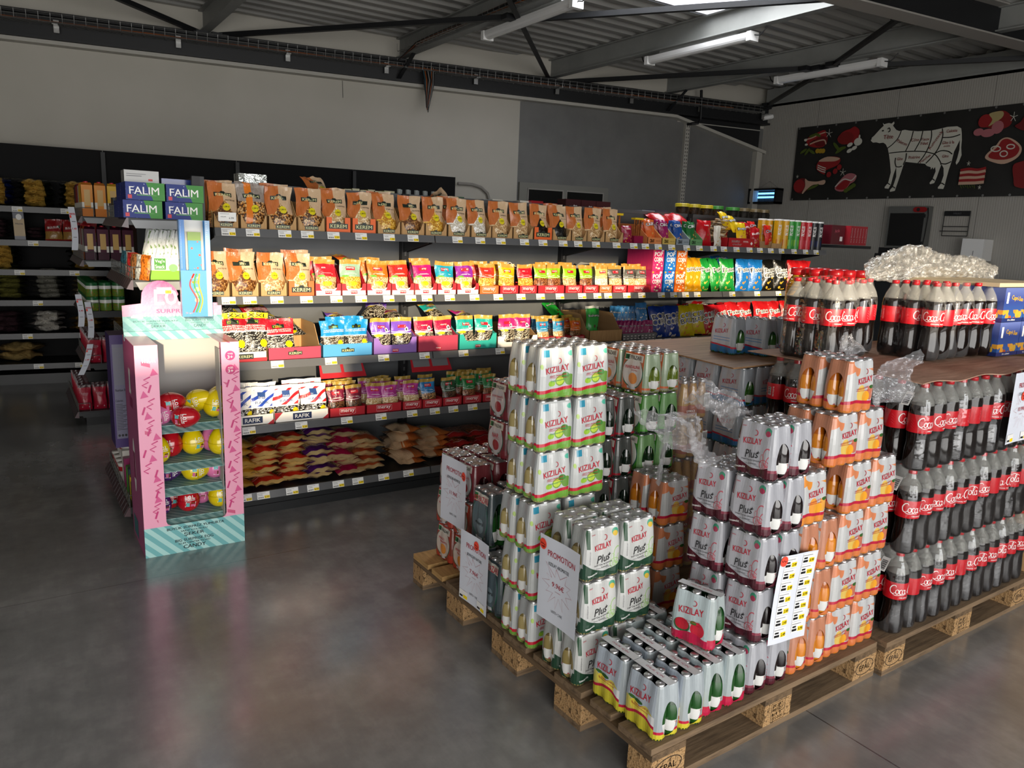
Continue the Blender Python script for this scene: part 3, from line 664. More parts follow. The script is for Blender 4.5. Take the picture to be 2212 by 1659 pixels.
for r, xs in enumerate(([.975, 1.10, 1.27, 1.395, 1.545, 1.71, 1.885, 2.04, 2.345, 2.51, 2.665, 2.85, 3.00, 3.17, 3.30, 3.46, 3.65, 3.815, 3.93, 4.06, 4.20, 4.36, 4.50, 4.66, 4.78, 4.93, 5.09, 5.22, 5.36, 5.50, 5.67, 5.83, 5.98],
                        [.965, 1.075, 1.22, 1.385, 1.56, 1.71, 1.885, 2.03, 2.14, 2.30, 2.48, 2.66, 2.84, 3.00, 3.165, 3.36, 3.50, 3.60, 3.78, 3.93, 4.13, 4.26, 4.39, 4.52, 4.93, 5.24, 5.52],
                        [1.215, 1.525, 1.855, 2.13, 2.41, 2.69, 2.99, 3.50, 3.74, 3.87, 3.97, 4.06, 4.14, 4.24, 4.53, 4.86, 5.2, 5.5], [1.05, 1.345, 1.62, 1.84, 2.05, 2.21, 2.345, 2.49, 2.66, 2.85],
                        [1.02, 1.12, 1.285, 1.41, 1.565, 1.69, 1.86, 2.03, 2.3])):
    for x in xs: price(r, x)
ROWN = ['top', 'second', 'third', 'fourth', 'bottom']
def row_loc(r, i): return f'{ORD[i]} from the candy stand, {ROWN[r]} snack shelf'
# (x0, x1, tray style, pouch kind, how many side by side, extra pouch behind)
ROW1 = [(.907, 1.042, 'kraft', 'kerem_hazel', 1, 1), (1.042, 1.191, 'kraft', 'kerem_clear', 1, 1), (1.191, 1.353, 'kraft', 'kerem_mix', 1, 1), (1.353, 1.511, 'kraft', 'kerem_mix', 1, 0), (1.511, 1.666, 'orange', 'kerem_cashew', 1, 2),
        (1.666, 1.822, 'orange', 'kerem_cashew', 1, 0), (1.822, 1.978, 'kraft', 'kerem_corn', 1, 1), (1.978, 2.136, 'kraft', 'kerem_hazel', 1, 0), (2.136, 2.293, 'kraft', 'kerem_corn', 1, 0), (2.293, 2.459, 'kraft', 'kerem_white', 1, 2),
        (2.459, 2.618, 'kraft', 'kerem_white', 1, 0), (2.618, 2.779, 'kraft', 'kerem_pea', 1, 0), (2.779, 2.946, 'kraft', 'kerem_pea', 1, 0), (2.946, 3.104, 'orange', 'kerem_black', 1, 0), (3.104, 3.265, 'kraft', 'kerem_black', 1, 1),
        (3.265, 3.406, 'kraft', 'kerem_pea', 1, 0), (3.406, 3.567, 'kraft', 'kerem_pea', 1, 0), (3.567, 3.745, 'kraft', 'kerem_pea', 1, 1)]
ROW2 = [(.85, .986, 'kraft', 'kerem_hazel', 1, 0), (.986, 1.138, 'kraft', 'kerem_hazel', 1, 1), (1.138, 1.292, 'kraft', 'kerem_pea', 1, 0), (1.292, 1.449, 'orange', 'kerem_cashew', 1, 1), (1.449, 1.605, 'meray', 'meray_red', 1, 1), (1.605, 1.759, 'meray', 'meray_sage', 1, 0),
        (1.759, 1.919, 'meray', 'meray_orange', 1, 1), (1.919, 2.073, 'meray', 'meray_scarlet', 1, 0), (2.073, 2.229, 'meray', 'meray_magenta', 1, 1), (2.229, 2.368, 'meray', 'meray_cyan', 1, 0), (2.368, 2.535, 'meray', 'meray_violet', 1, 0),
        (2.535, 2.69, 'orange_low', 'meray_tomato', 1, 1), (2.69, 2.846, 'red', 'meray_yellow', 1, 1), (2.846, 2.998, 'red', 'meray_crimson', 1, 0), (2.998, 3.232, 'red', 'meray_lime', 2, 1), (3.232, 3.395, 'red', 'meray_lime2', 1, 1),
        (3.395, 3.54, 'red', 'meray_lime', 1, 0), (3.54, 3.669, 'orange_low', 'meray_olive', 1, 1), (3.669, 3.811, 'red', 'meray_graphite', 1, 1), (3.811, 4.054, 'red', 'meray_graphite', 2, 1)]
ROW3 = [(.93, 1.172, 'whitered', 'xxl', 2, 0), (1.172, 1.485, 'kredlow', 'kseed', 1, 0), (1.485, 1.80, 'blue', 'bseed', 2, 1), (1.80, 2.098, 'lilac', 'fan_violet', 2, 0), (2.098, 2.393, 'crimson', 'fan_raspberry', 2, 0), (2.393, 2.687, 'teal', 'fan_teal', 2, 0),
        (2.687, 3.023, 'white', 'fan_fuchsia', 2, 0), (3.023, 3.168, 'red', 'small_sky', 1, 1), (3.168, 3.314, 'red', 'small_sky', 1, 1), (3.314, 3.441, 'red', 'small_amber', 1, 1), (3.475, 3.796, 'corr', 'spice', 1, 0)]
ROW4 = [(.96, 1.203, 'rafik', 'rafik_blue', 2, 1), (1.203, 1.524, 'rafik', 'rafik_red', 2, 1), (1.524, 1.756, 'red', 'small_maroon', 2, 2), (1.756, 1.997, 'red', 'small_pink', 2, 2), (1.997, 2.14, 'red', 'small_pink', 1, 1), (2.14, 2.282, 'red', 'small_blue', 1, 1),
        (2.282, 2.432, 'red', 'small_dgreen', 1, 0), (2.432, 2.583, 'red', 'small_green', 1, 2), (2.583, 2.741, 'red', 'small_green', 1, 2)]
DES = dict(kerem='orange and kraft nut pouch', meray='gold topped nut pouch', small='small gold topped nut pouch', xxl='yellow topped red sunflower seed bag', kseed='red and grey sunflower seed bag', bseed='blue sunflower seed bag', fan='coloured sunflower seed bag with ball print',
           rafik='striped white sunflower seed bag', spice='green spice bag')
COLW = dict(rafik_blue='blue and white striped seed bag', rafik_red='red and white striped seed bag', fan_violet='violet seed bag with ball print', fan_raspberry='raspberry seed bag with ball print', fan_teal='teal seed bag with ball print', fan_fuchsia='fuchsia seed bag with ball print', kerem_clear='clear nut pouch with orange strip')
def desc(k):
    if k in COLW: return COLW[k]
    a, _, b = k.partition('_')
    if a == 'meray' or a == 'small': return f'{b.rstrip("2")} {DES[a]}'
    return DES.get(a, 'snack bag')
for r, row in enumerate((ROW1, ROW2, ROW3, ROW4)):
    z = RZ[r] - .004
    for i, (x0, x1, st, kd, n, ex) in enumerate(row):
        tray(x0, x1, z, st, row_loc(r, i)); w = BAG[kd][1]; xc = (x0 + x1) / 2
        for j in range(n):
            x = xc + (j - (n - 1) / 2) * min(w * .98, (x1 - x0) / n) + rnd.uniform(-.006, .006)
            if kd == 'kseed': x = x0 + .085
            if kd == 'spice': x = x0 + .07
            pos = '' if n == 1 else (', near one of two', ', far one of two')[j % 2]
            bag(kd, x, 4.205 + BAG[kd][3] * .5 + .012, z + .005, f'{desc(kd)}{pos}, {ORD[i]} tray, {ROWN[r]} snack shelf', group='pouches in the display trays', lean=rnd.uniform(-11, -5), rz=rnd.uniform(-.09, .09), roll=rnd.uniform(-2, 2), k=i + j)
        for e in range(1 if ex else 0):
            bag(kd, xc + rnd.uniform(-.012, .02), 4.205 + .075 + BAG[kd][3] * .5 + .03, z + .006 + .006 * e, f'{desc(kd)} behind the front one, {ORD[i]} tray, {ROWN[r]} snack shelf', group='pouches in the display trays', lean=rnd.uniform(-7, 0), rz=rnd.uniform(-.12, .12), k=i + e + 1, sc=1.05)
            if n == 2: bag(kd, xc + BAG[kd][1] * .5, 4.205 + .08 + BAG[kd][3] * .5 + .03, z + .006, f'{desc(kd)} in the back row, {ORD[i]} tray, {ROWN[r]} snack shelf', group='pouches in the display trays', lean=rnd.uniform(-6, 0), k=i, sc=1.04)
        if ex == 2 and r == 3:
            for q in range(2): bag(kd, xc + (q - .5) * .1, 4.36 + .03 * q, z + .006, f'{desc(kd)} in the {"rearmost" if q else "third"} row, {ORD[i]} tray, {ROWN[r]} snack shelf', group='pouches in the display trays', lean=-2, k=q, sc=1.07)
# pouches lying across the tops and loose flaps
bag('kerem_cashew', 1.60, 4.40, RZ[0] + .165, 'kraft nut pouch lying tipped on top of the fifth tray, top shelf', group='pouches lying loose', lean=-50, rz=.3)
bag('kerem_white', 2.37, 4.38, RZ[0] + .15, 'kraft nut pouch tipped sideways over the tenth tray, top shelf', group='pouches lying loose', lean=-50, rz=-.5, roll=-35)
bag('meray_orange', 1.80, 4.40, RZ[1] + .15, 'dark nut pouch lying flat on the seventh tray, second shelf', group='pouches lying loose', lean=-70, rz=.5)
for i, (kd, x, y, dz, rz, rl) in enumerate((('xxl', 1.25, 4.40, .155, 1.5, 0), ('xxl', 1.36, 4.36, .13, 1.3, 8), ('xxl', 1.08, 4.44, .18, 1.7, 0), ('fan_violet', 1.70, 4.40, .16, 1.3, 10), ('fan_violet', 1.86, 4.36, .20, .6, 0), ('fan_raspberry', 2.06, 4.40, .17, 1.2, 0), ('fan_teal', 2.38, 4.42, .16, 1.4, 0), ('fan_fuchsia', 2.62, 4.42, .15, 1.3, 6), ('spice', 3.40, 4.42, .13, 1.2, 0))):
    bag(kd, x, y, RZ[2] + dz, f'{desc(kd)} lying flat behind the trays, {ORD[i]} along the third shelf', group='pouches lying loose', lean=-75 if i % 2 else -62, rz=rz - 1.2, roll=rl)
for r, xs in ((0, (.965, 1.25, 1.95, 2.22)), (1, (.95, 1.07, 1.22, 1.44, 2.9, 3.3, 3.62))):
    for i, x in enumerate(xs):
        c = M_KRAFT if r == 0 or x < 1.5 else M_WBOX; z = RZ[r] + (.17 if r == 0 or x < 1.3 else .15)
        m = MB().prism([(-.07, 0, 0), (0, 0, .045), (.0, .12, .05), (-.07, .12, .005)], (0, 0, .003)).prism([(0, 0, .045), (.075, 0, .0), (.075, .12, .004), (0, .12, .05)], (0, 0, .003))
        tag(m.build('carton_flap', c, loc=(x, 4.41, z)), f'folded open carton lid, {ORD[i]} one along the {ROWN[r]} snack shelf', 'carton lid', 'open carton lids')

# right-hand part of the top shelf: sticks, crackers, tubes
M_STICK = mat('pretzel_brown', rough=.5, fn=lambda g: g.ramp(g.noise(g.ob[3], 60, 3), [(.35, lin('6a3414')), (.65, lin('b06a30'))]))
z0 = RZ[0] - .004
def stick_pack(x, y, w, h, label, capc, band=None):
    t = thing('pretzel_stick_pack', label, 'snack pack', (x, y, z0), group='pretzel stick packs')
    n = 12
    for k in range(n):
        xx = -w / 2 + w * (k + .5) / n; MB().tube([(xx, .01 * (k % 3), .0), (xx + .004 * math.sin(k), .01 * (k % 3), h * (.94 + .06 * math.sin(k * 2.3)))], w / n * .5, 5).build('pretzel_stick', M_STICK, t)
    m = MB().box(-w / 2, -.01, h * .92, w / 2, .035, h * .99); m.build('wrapper_seal', flat('yellow_seal', 'e0c020', .4), t)
    if band: MB().box(-w / 2 - .002, -.014, .0, w / 2 + .002, .04, h * .30).build('wrapper_band', flat('plum_wrapper', '8a1440', .3), t)
stick_pack(3.80, 4.38, .15, .22, 'tall pretzel stick pack with yellow seal behind the plum snack pouch', 0)
stick_pack(3.93, 4.26, .085, .19, 'narrow pretzel stick pack with plum band on the top shelf', 0, 1)
bag('uker', 3.805, 4.235, z0, 'plum stick snack pouch next to the last kraft tray, top shelf', group='stick snacks on the top shelf')
for i, (x0, x1, c, kd, tn) in enumerate(((3.982, 4.129, 'd9864e', 'crax_orange', 'salmon'), (4.129, 4.276, 'cdb05a', 'crax_plum', 'mustard'), (4.276, 4.426, '8f9aa2', 'crax_blue', 'grey'), (4.426, 4.571, '6aa06a', 'crax_green', 'green'))):
    m = MB(); w = x1 - x0 - .004
    m.box(-w / 2, 0, 0, w / 2, .003, .05).box(-w / 2, 0, 0, w / 2, .35, .003)
    for s in (-w / 2, w / 2 - .003): m.prism([(s, 0, 0), (s, .35, 0), (s, .35, .15), (s, .12, .14), (s, 0, .05)], (.003, 0, 0))
    m.box(-w / 2, .347, 0, w / 2, .35, .15)
    o = tag(m.build('display_tray', flat('tray_' + tn, c, .6), loc=((x0 + x1) / 2, 4.205, z0)), f'{tn} stick snack tray, {ORD[i]} of four on the top shelf', 'tray', 'stick snack trays')
    p = Print2D().text('CRAX', -w * .2, .026, .045, .024, 0, bold=.03).text('CRAX STICK', w * .25, .026, .05, .006, 0)
    p.mb(lambda a, b, l: (a, -.001, b)).build('printed_logo', [P_BLK], o)
    bag(kd, (x0 + x1) / 2, 4.245, z0 + .004, f'{kd[5:]} pretzel stick pouch in the {tn} tray', group='stick snacks on the top shelf', lean=-14, rz=.05)
    bag(kd, (x0 + x1) / 2 + .01, 4.31, z0 + .01, f'{kd[5:]} pretzel stick pouch behind the front one in the {tn} tray', group='stick snacks on the top shelf', lean=-10)
bag('red_cracker', 4.645, 4.255, z0, 'large red cracker bag standing at the front of the top shelf', group='cracker bags on the top shelf', lean=-10)
bag('red_cracker', 4.40, 4.42, z0 + .165, 'red cracker bag lying on top of the stick trays, first', group='cracker bags on the top shelf', lean=-72, rz=.2)
bag('red_cracker', 4.56, 4.42, z0 + .165, 'red cracker bag lying on top of the stick trays, second', group='cracker bags on the top shelf', lean=-68, rz=-.2)
bag('white_cracker', 4.775, 4.235, z0, 'slim white cracker bag beside the sesame cracker box', group='cracker bags on the top shelf')
m = MB().box(-.16, 0, 0, .16, .004, .075).box(-.16, 0, 0, .16, .3, .003).box(-.16, 0, 0, -.156, .3, .075).box(.156, 0, 0, .16, .3, .075).box(-.16, .296, 0, .16, .3, .15)
o = tag(m.build('cracker_box', flat('cracker_red', 'b81c22', .45), loc=(5.025, 4.205, z0)), 'red sesame cracker box with white lettering on the top shelf', 'box')
Print2D().text('sesame', -.07, .048, .10, .018, 0, bold=.02).text('cracker', -.05, .026, .11, .018, 0, bold=.02).poly([(.11, .035), (.125, .02), (.14, .035), (.125, .05)], 0).rect(.02, .05, .08, .053, 0).rect(.02, .042, .085, .044, 0).mb(lambda a, b, l: (a, -.001, b)).build('printed_logo', [P_WHT], o)
M_CRK = mat('cracker_wrap', rough=.3, coat=.3, fn=lambda g: g.ramp(g.voro(g.ob[3], 45, 'Distance'), [(.2, lin('b08a58')), (.5, lin('8a6a42')), (.8, lin('d8cbb0'))]))
for i in range(12):
    k, l = i % 4, i // 4
    m = MB().grid(lambda u, v: Vector(((u - .5) * .13, (v - .5) * .10, .012 + .006 * math.sin(u * 20 + i) * math.sin(v * 9))), 6, 5).box(-.065, -.05, 0, .065, .05, .012)
    tag(m.build('cracker_packet', M_CRK, loc=(4.87 + .03 * l + .02 * (k % 2), 4.36 - .012 * k + .02 * l, z0 + .05 + .019 * k + .052 * l), rot=(R(6), R(-14 + 6 * l), .3 * (k - 1))), f'clear wrapped sesame cracker packet, {ORD[i]} up the leaning heap', 'cracker packet', 'sesame cracker packets in the heap')
for i, (kd, x, y, dz, ln) in enumerate((('bugles', 4.985, 4.32, .14, -30), ('bugles', 5.07, 4.30, .12, -35), ('bugles', 5.09, 4.25, .045, -20), ('bugles', 5.13, 4.36, .15, -50), ('nibbs', 5.25, 4.245, .0, -10), ('nibbs', 5.24, 4.34, .05, -16), ('nibbs', 5.36, 4.38, .12, -55), ('cheetos', 5.42, 4.245, .03, -12), ('cheetos', 5.40, 4.36, .08, -30))):
    bag(kd, x, y, z0 + dz, f'{dict(bugles="yellow corn snack", nibbs="red nut snack", cheetos="red and yellow cheese snack")[kd]} bag, {ORD[i]} past the sesame cracker heap', group='small snack bags on the top shelf', lean=ln, rz=rnd.uniform(-.2, .2))
tag(MB().box(-.07, 0, 0, .07, .003, .045).box(-.07, 0, 0, .07, .2, .003).box(-.07, 0, 0, -.067, .2, .06).box(.067, 0, 0, .07, .2, .06).build('torn_carton', M_KRAFT, loc=(5.48, 4.21, z0)), 'small torn kraft carton before the stacked chip tubes', 'carton')
# stacked-chip tubes (plain bands, no mascot)
_CT = {}
for nm, c, c2 in (('yellow', 'd8a418', 'c87818'), ('green', '2f9a34', '8cc63c'), ('red', 'c41826', 'd84858'), ('black', '14161c', '1c2c5c')):
    mm = mat('tube_' + nm, rough=.3, spec=.5, fn=lambda g, c=c, c2=c2: g.mix((g.uv[1] < .45) & ((g.uv[0] * 2).frac() < .5) & (((g.uv[1] * 9).sin() * (g.uv[0] * 40).sin()) > .2), g.mix((g.uv[1] > .93), lin(c), (.75, .75, .73)), lin(c2)))
    m = MB().lathe([(.0, 0), (.0375, 0), (.0375, .235), (.0375, .24)], 20).mesh('chip_tube_' + nm, mm, False)
    lid = MB().lathe([(.0385, .238), (.0385, .247), (.036, .25), (0, .25)], 20).mesh('lid', P_WHT)
    pp = Print2D()
    for a in (.25, .75): pp.text('PRINGLES', a, .16, .085, .026, 0, R(90), .03)
    lt = pp.mb(lambda x, y, l: (.0381 * math.cos((x if True else 0) * 0 - R(90) + (x - .25) / .0375 if abs(x - .25) < .2 else -R(90) + 2.1 + (x - .75) / .0375), .0381 * math.sin(-R(90) + (x - .25) / .0375 if abs(x - .25) < .2 else -R(90) + 2.1 + (x - .75) / .0375), y)).mesh('lettering', [P_WHT])
    _CT[nm] = (m, lid, lt)
i = 0
for nm, xs in (('yellow', (5.545, 5.63)), ('green', (5.705, 5.788)), ('red', (5.866, 5.948)), ('black', (6.03, 6.112))):
    for j, x in enumerate(xs):
        for dp in range(2 if nm in ('yellow', 'green') else 1):
            m, lid, lt = _CT[nm]
            o = tag(put(m, 'chip_tube', None, (x - (.0 if dp == 0 else .10), 4.26 + .09 * dp, z0)), f'{nm} stacked-chip tube, {ORD[j]} of its pair{", second row" if dp else ""}, top shelf', 'chip tube', 'stacked-chip tubes')
            put(lid, 'lid', o); put(lt, 'lettering', o, rot=(0, 0, -.5 + .25 * j)); i += 1

# second shelf right part: popcorn boxes and chip bags
z1 = RZ[1] - .004
def box_art(w, h, d, key, col, rows):
    mm = mat('carton_' + key, rough=.4, spec=.4, fn=lambda g: g.mix(((g.voro(g.vec(g.uv[0] * .6, g.uv[1]), 9) < .36) & g.ell(.5, .2, .4, .2)), lin(col), lin('f4e6c0')))
    m = MB().box(-w / 2, 0, 0, w / 2, d, h).mesh('carton_' + key, mm)
    p = Print2D()
    for k, s in enumerate(rows): p.text(s, 0, h * (.74 - .24 * k), w * .74, h * .19, 0, .04, .03)
    p.ell(-w * .38, h * .92, w * .08, h * .045, 1).ell(w * .34, h * .91, w * .1, h * .055, 0).rect(-w * .12, h * .92, w * .14, h * .97, 2)
    return m, p.mb(lambda a, b, l: (a, -.0008, b)).mesh('print_' + key, [P_WHT, flat('gold_seal', 'c8a030', .4), P_RED])
for q, (key, col, x) in enumerate((('pink', 'd0306a', 4.105), ('blue', '1f6ec0', 4.235), ('orange', 'e06a1c', 4.355))):
    m, pm = box_art(.112, .165, .055, 'popcorn_' + key, col, ('POP', 'CORN'))
    for lv in range(2):
        for dp in range(5 if q == 0 else 2):
            o = tag(put(m, 'popcorn_box', None, (x + .003 * lv, 4.205 + dp * .058, z1 + lv * .1665), (0, 0, 0)), f'{key} popcorn box, {"upper" if lv else "lower"} tier, {ORD[dp]} in depth on the second shelf', 'popcorn box', 'popcorn boxes')
            put(pm, 'printed_front', o)
for i, (kd, x, y, dz, ln, rz) in enumerate((('patos_yellow', 4.51, 4.27, 0, -8, .05), ('patos_yellow', 4.60, 4.29, 0, -8, -.05), ('patos_green', 4.74, 4.30, 0, -6, .1), ('patos_green', 4.85, 4.28, 0, -10, .35), ('patos_green', 4.98, 4.27, .0, -8, 0), ('patos_blue', 5.17, 4.27, 0, -7, .05), ('patos_blue', 5.335, 4.27, 0, -8, -.05),
        ('patos_black', 5.50, 4.27, 0, -8, .05), ('patos_black', 5.675, 4.27, 0, -7, -.05), ('patos_red', 5.86, 4.27, 0, -8, .06), ('patos_red', 6.0, 4.27, 0, -8, 0), ('patos_green', 4.80, 4.40, .14, -58, .4), ('patos_blue', 5.15, 4.40, .14, -60, -.3), ('patos_yellow', 4.56, 4.42, .14, -60, .2), ('patos_black', 5.50, 4.42, .13, -62, .2), ('patos_red', 5.78, 4.42, .10, -60, 0))):
    bag(kd, x, y, z1 + dz, f'{kd[6:]} tortilla chip bag, {ORD[i]} in the chip row{" lying behind" if ln < -30 else ""}, second snack shelf', 'chip bag', 'chip bags on the second shelf', 'chip_bag', ln, rz)
# third shelf right part
z2 = RZ[2] - .004
tray(3.80, 4.157, z2, 'grey', 'beyond the plain carton on the third snack shelf', 4.21)
for i in range(16):
    s = i % 8
    if i < 8: bag('patmos_pink', 3.845 + s * .036, 4.30 - .004 * s, z2 + .012, f'pink topped small crisp packet, {ORD[s]} in the grey tray', group='crisp packets in the grey tray', lean=-12, rz=R(-62), sc=.8)
    else: bag('patmos', 3.85 + s * .034, 4.37, z2 + .085, f'blue small crisp packet, {ORD[s]} in the upper row of the grey tray', group='crisp packets in the grey tray', lean=-14, rz=R(-60))
bag('patmos_pink', 4.10, 4.235, z2 + .01, 'pink small crisp packet facing out of the grey tray', group='crisp packets in the grey tray', lean=-14, rz=-.15, sc=.85)
bag('patmos', 4.06, 4.28, z2 + .12, 'blue small crisp packet facing out above the grey tray', group='crisp packets in the grey tray', lean=-18, rz=-.2)
for i, (kd, x, y, dz, ln, rz) in enumerate((('popcorn_bag', 4.235, 4.27, 0, -14, -.12), ('popcorn_bag', 4.385, 4.27, 0, -14, -.08), ('corn_ball', 4.545, 4.27, 0, -14, -.1), ('corn_ball', 4.675, 4.27, .01, -12, -.1), ('corn_stix', 4.82, 4.28, 0, -12, -.05), ('corn_stix', 4.965, 4.28, 0, -12, 0),
        ('patos_red', 5.13, 4.28, 0, -14, 0), ('patos_red', 5.29, 4.28, 0, -14, .1), ('patos_red', 5.50, 4.28, 0, -14, -.1), ('patos_red', 5.68, 4.28, 0, -14, .1), ('patos_red', 5.86, 4.28, 0, -14, .1), ('corn_ball', 4.62, 4.42, .08, -60, .2), ('corn_ball', 4.44, 4.42, .09, -60, -.2), ('patos_red', 5.02, 4.42, .10, -60, 0), ('patos_red', 5.4, 4.42, .09, -60, .4), ('corn_stix', 4.85, 4.42, .1, -60, 0))):
    nm = dict(popcorn_bag='blue popcorn', corn_ball='yellow corn ball', corn_stix='red corn stick', patos_red='red chip')[kd]
    bag(kd, x, y, z2 + dz, f'{nm} bag, {ORD[i]} past the grey tray{" lying behind" if ln < -30 else ""}, third snack shelf', 'chip bag', 'puffed corn bags on the third shelf', 'chip_bag', ln, rz)
# fourth shelf: backs of further yellow bags, header cards, bottom shelf stacks
for x in (1.70, 2.32):
    o = tag(MB().prism([(-.15, 0, 0), (.15, 0, 0), (.14, .06, .10), (-.14, .06, .10)], (0, .004, .002)).build('header_card', M_RED, loc=(x, 4.42, RZ[3] + .19)), f'red folded header card {"above the maroon pouches" if x < 2 else "above the green pouches"}, fourth shelf', 'card')
    Print2D().rect(-.13, .03, -.01, .09, 0).rect(.01, .03, .13, .09, 0).mb(lambda a, b, l: (a, b * .6 - .001, b)).build('printed_panel', [P_GRY], o)
z4 = RZ[4] - .004; cnt = 0
for nm, kd, x, n, y in (('gold', 'slab_gold', 1.02, 7, 4.33), ('rust', 'slab_rust', 1.155, 7, 4.34), ('red', 'slab_rust', 1.325, 7, 4.35), ('plum', 'slab_plum', 1.49, 8, 4.35), ('wine', 'slab_wine', 1.645, 7, 4.35), ('clay', 'slab_clay', 1.80, 6, 4.36), ('kraft', 'slab_kraft', 2.09, 6, 4.40), ('tan', 'slab_tan', 2.28, 5, 4.40), ('brown', 'slab_brown', 2.46, 4, 4.40), ('darkred', 'slab_brown', 2.66, 4, 4.41)):
    for k in range(n):
        w, h, t_ = BAG[kd][1:]
        o = bag(kd, x + rnd.uniform(-.014, .014), y - .12 + rnd.uniform(-.02, .015), z4 + .03 + k * .036, f'{nm} nut bag lying flat, {ORD[k]} up its pile on the bottom snack shelf', 'nut bag', f'flat nut bags piled on the bottom shelf', 'nut_bag', lean=-84 + rnd.uniform(-3, 5), rz=rnd.uniform(-.12, .12), k=k)
        o.rotation_euler = (R(-88 + rnd.uniform(-5, 6)), R(rnd.uniform(-3, 3)), math.pi + rnd.uniform(-.14, .14)); o.location.y = y + .14 + rnd.uniform(-.02, .02)
# ------------------------------------------------------------------ goods on the rear top shelf of the snack run
zr = 1.726
def carton(name, x, y, z, w, d, h, m_, label, cat, group=None, rz=0.0, art=None, ams=None):
    o = tag(MB().box(-w / 2, -d / 2, 0, w / 2, d / 2, h).build(name, m_, loc=(x, y, z), rot=(0, 0, rz)), label, cat, group)
    if art: art.mb(lambda a, b, l: (a, -d / 2 - .0008 - .0004 * l, b)).build('printed_front', ams, o)
    return o
M_FOIL = mat('silver_foil_wrap', rough=.22, metal=.6, fn=lambda g: g.ramp(g.noise(g.ob[3], 30, 3), [(.3, (.55, .6, .56)), (.7, (.85, .88, .84))]), bump=lambda g: (g.noise(g.ob[3], 22, 3), .8, .02))
carton('foil_box', 1.275, 4.86, zr, .165, .12, .20, M_FOIL, 'silver wrapped box standing on top of the first shelving bay', 'box')
for i in range(6): carton('tea_carton', 1.90 + .055 * i + (.02 if i > 4 else 0), 4.90, zr, .05 if i < 4 else .075, .09, .155 + .006 * (i % 2), flat('olive_gold_carton', ('8a8030', '9a9038', 'c8b43a')[i % 3], .3, coat=.4), f'small yellow tea carton on the shelving top, {ORD[i]} of six', 'carton', 'tea cartons on the shelving top')
cp = MB().lathe([(.022, 0), (.026, .01), (.026, .12), (.012, .15), (.011, .165), (.0, .165)], 12).mesh('small_bottle', mat('grey_clear_plastic', (.35, .37, .36), .2, coat=.4), True)
cpc = MB().lathe([(.014, .155), (.014, .182), (0, .182)], 12).mesh('cap', flat('grey_cap', '8d9290', .4))
for i in range(12):
    o = tag(put(cp, 'syrup_bottle', None, (2.30 + .033 * i, 4.93 + .05 * (i % 2), zr)), f'little clear bottle with grey cap, {ORD[i]} in the cluster on the shelving top', 'bottle', 'little bottles on the shelving top'); put(cpc, 'cap', o)
for i, (x, c, w, h) in enumerate(((2.72, '2f5a3c', .11, .155), (2.86, 'cfc06a', .10, .145), (2.97, '8a8f90', .07, .15), (3.06, 'dcd7c8', .09, .155), (3.19, '30303a', .10, .15), (3.30, 'e6dfd0', .08, .16), (3.42, 'a01c28', .11, .165), (3.55, '9a1824', .12, .155))):
    carton('chocolate_box', x, 4.9, zr, w, .1, h, flat('sweet_box_' + c, c, .3, coat=.3), f'flat wrapped sweet box on the shelving top, {ORD[i]} past the little bottles', 'box', 'sweet boxes on the shelving top')
M_COC = flat('maroon_carton', '3c1218', .35, coat=.4)
for i in range(6):
    a = Print2D().text('Aria', .02, .05, .04, .014, 0).text('BISCUITS', .03, .034, .05, .006, 0) if i > 2 else None
    carton('biscuit_carton', 3.78 + .155 * (i % 3), 4.92, zr + .10 * (i // 3), .15, .11, .098, M_COC, f'maroon biscuit carton, {ORD[i % 3]} of the {"upper" if i > 2 else "lower"} row on the shelving top', 'carton', 'maroon cartons on the shelving top', art=a, ams=[P_WHT])
for i in range(4): carton('dark_slab_box', 4.42 + .15 * i, 4.9, zr, .145, .12, .14 + .012 * (i % 3), flat('grey_lilac_box' + str(i % 2), ('4a4450', 'a9adb8')[i % 2], .35, coat=.3), f'flat grey confection box, {ORD[i]} before the yellow lidded jars', 'box', 'confection boxes on the shelving top')
def jar(x, lidc, r, h, label, body='3a2412'):
    o = thing('storage_jar', label, 'jar', (x, 4.9, zr), group='lidded jars on the shelving top')
    MB().lathe([(0, 0), (r, 0), (r, h * .8), (r * .88, h * .86), (r * .88, h * .9)], 18).build('jar_body', mat('jar_' + body, rough=.12, coat=.6, fn=lambda g: g.ramp(g.voro(g.ob[3], 60), [(.2, lin(body)), (.7, (.01, .008, .006))])), o, True)
    MB().lathe([(r * .95, h * .88), (r * .95, h * .99), (r * .9, h), (0, h)], 18).build('lid', flat('lid_' + lidc, lidc, .35), o)
for i, (x, c, n) in enumerate(((5.03, 'c8b428', 'yellow'), (5.17, 'c8b428', 'yellow'), (5.33, 'd0bc2c', 'yellow'), (5.47, '3f8a34', 'green'), (5.69, '3f8a34', 'green'), (5.84, '6a5a3c', 'bronze'), (6.0, '6a5a3c', 'bronze'), (6.12, '6a5a3c', 'bronze'))):
    jar(x, c, .068, .235, f'glass jar with {n} lid on the shelving top, {ORD[i]} of eight', '3a2412' if i < 4 else '15120f')
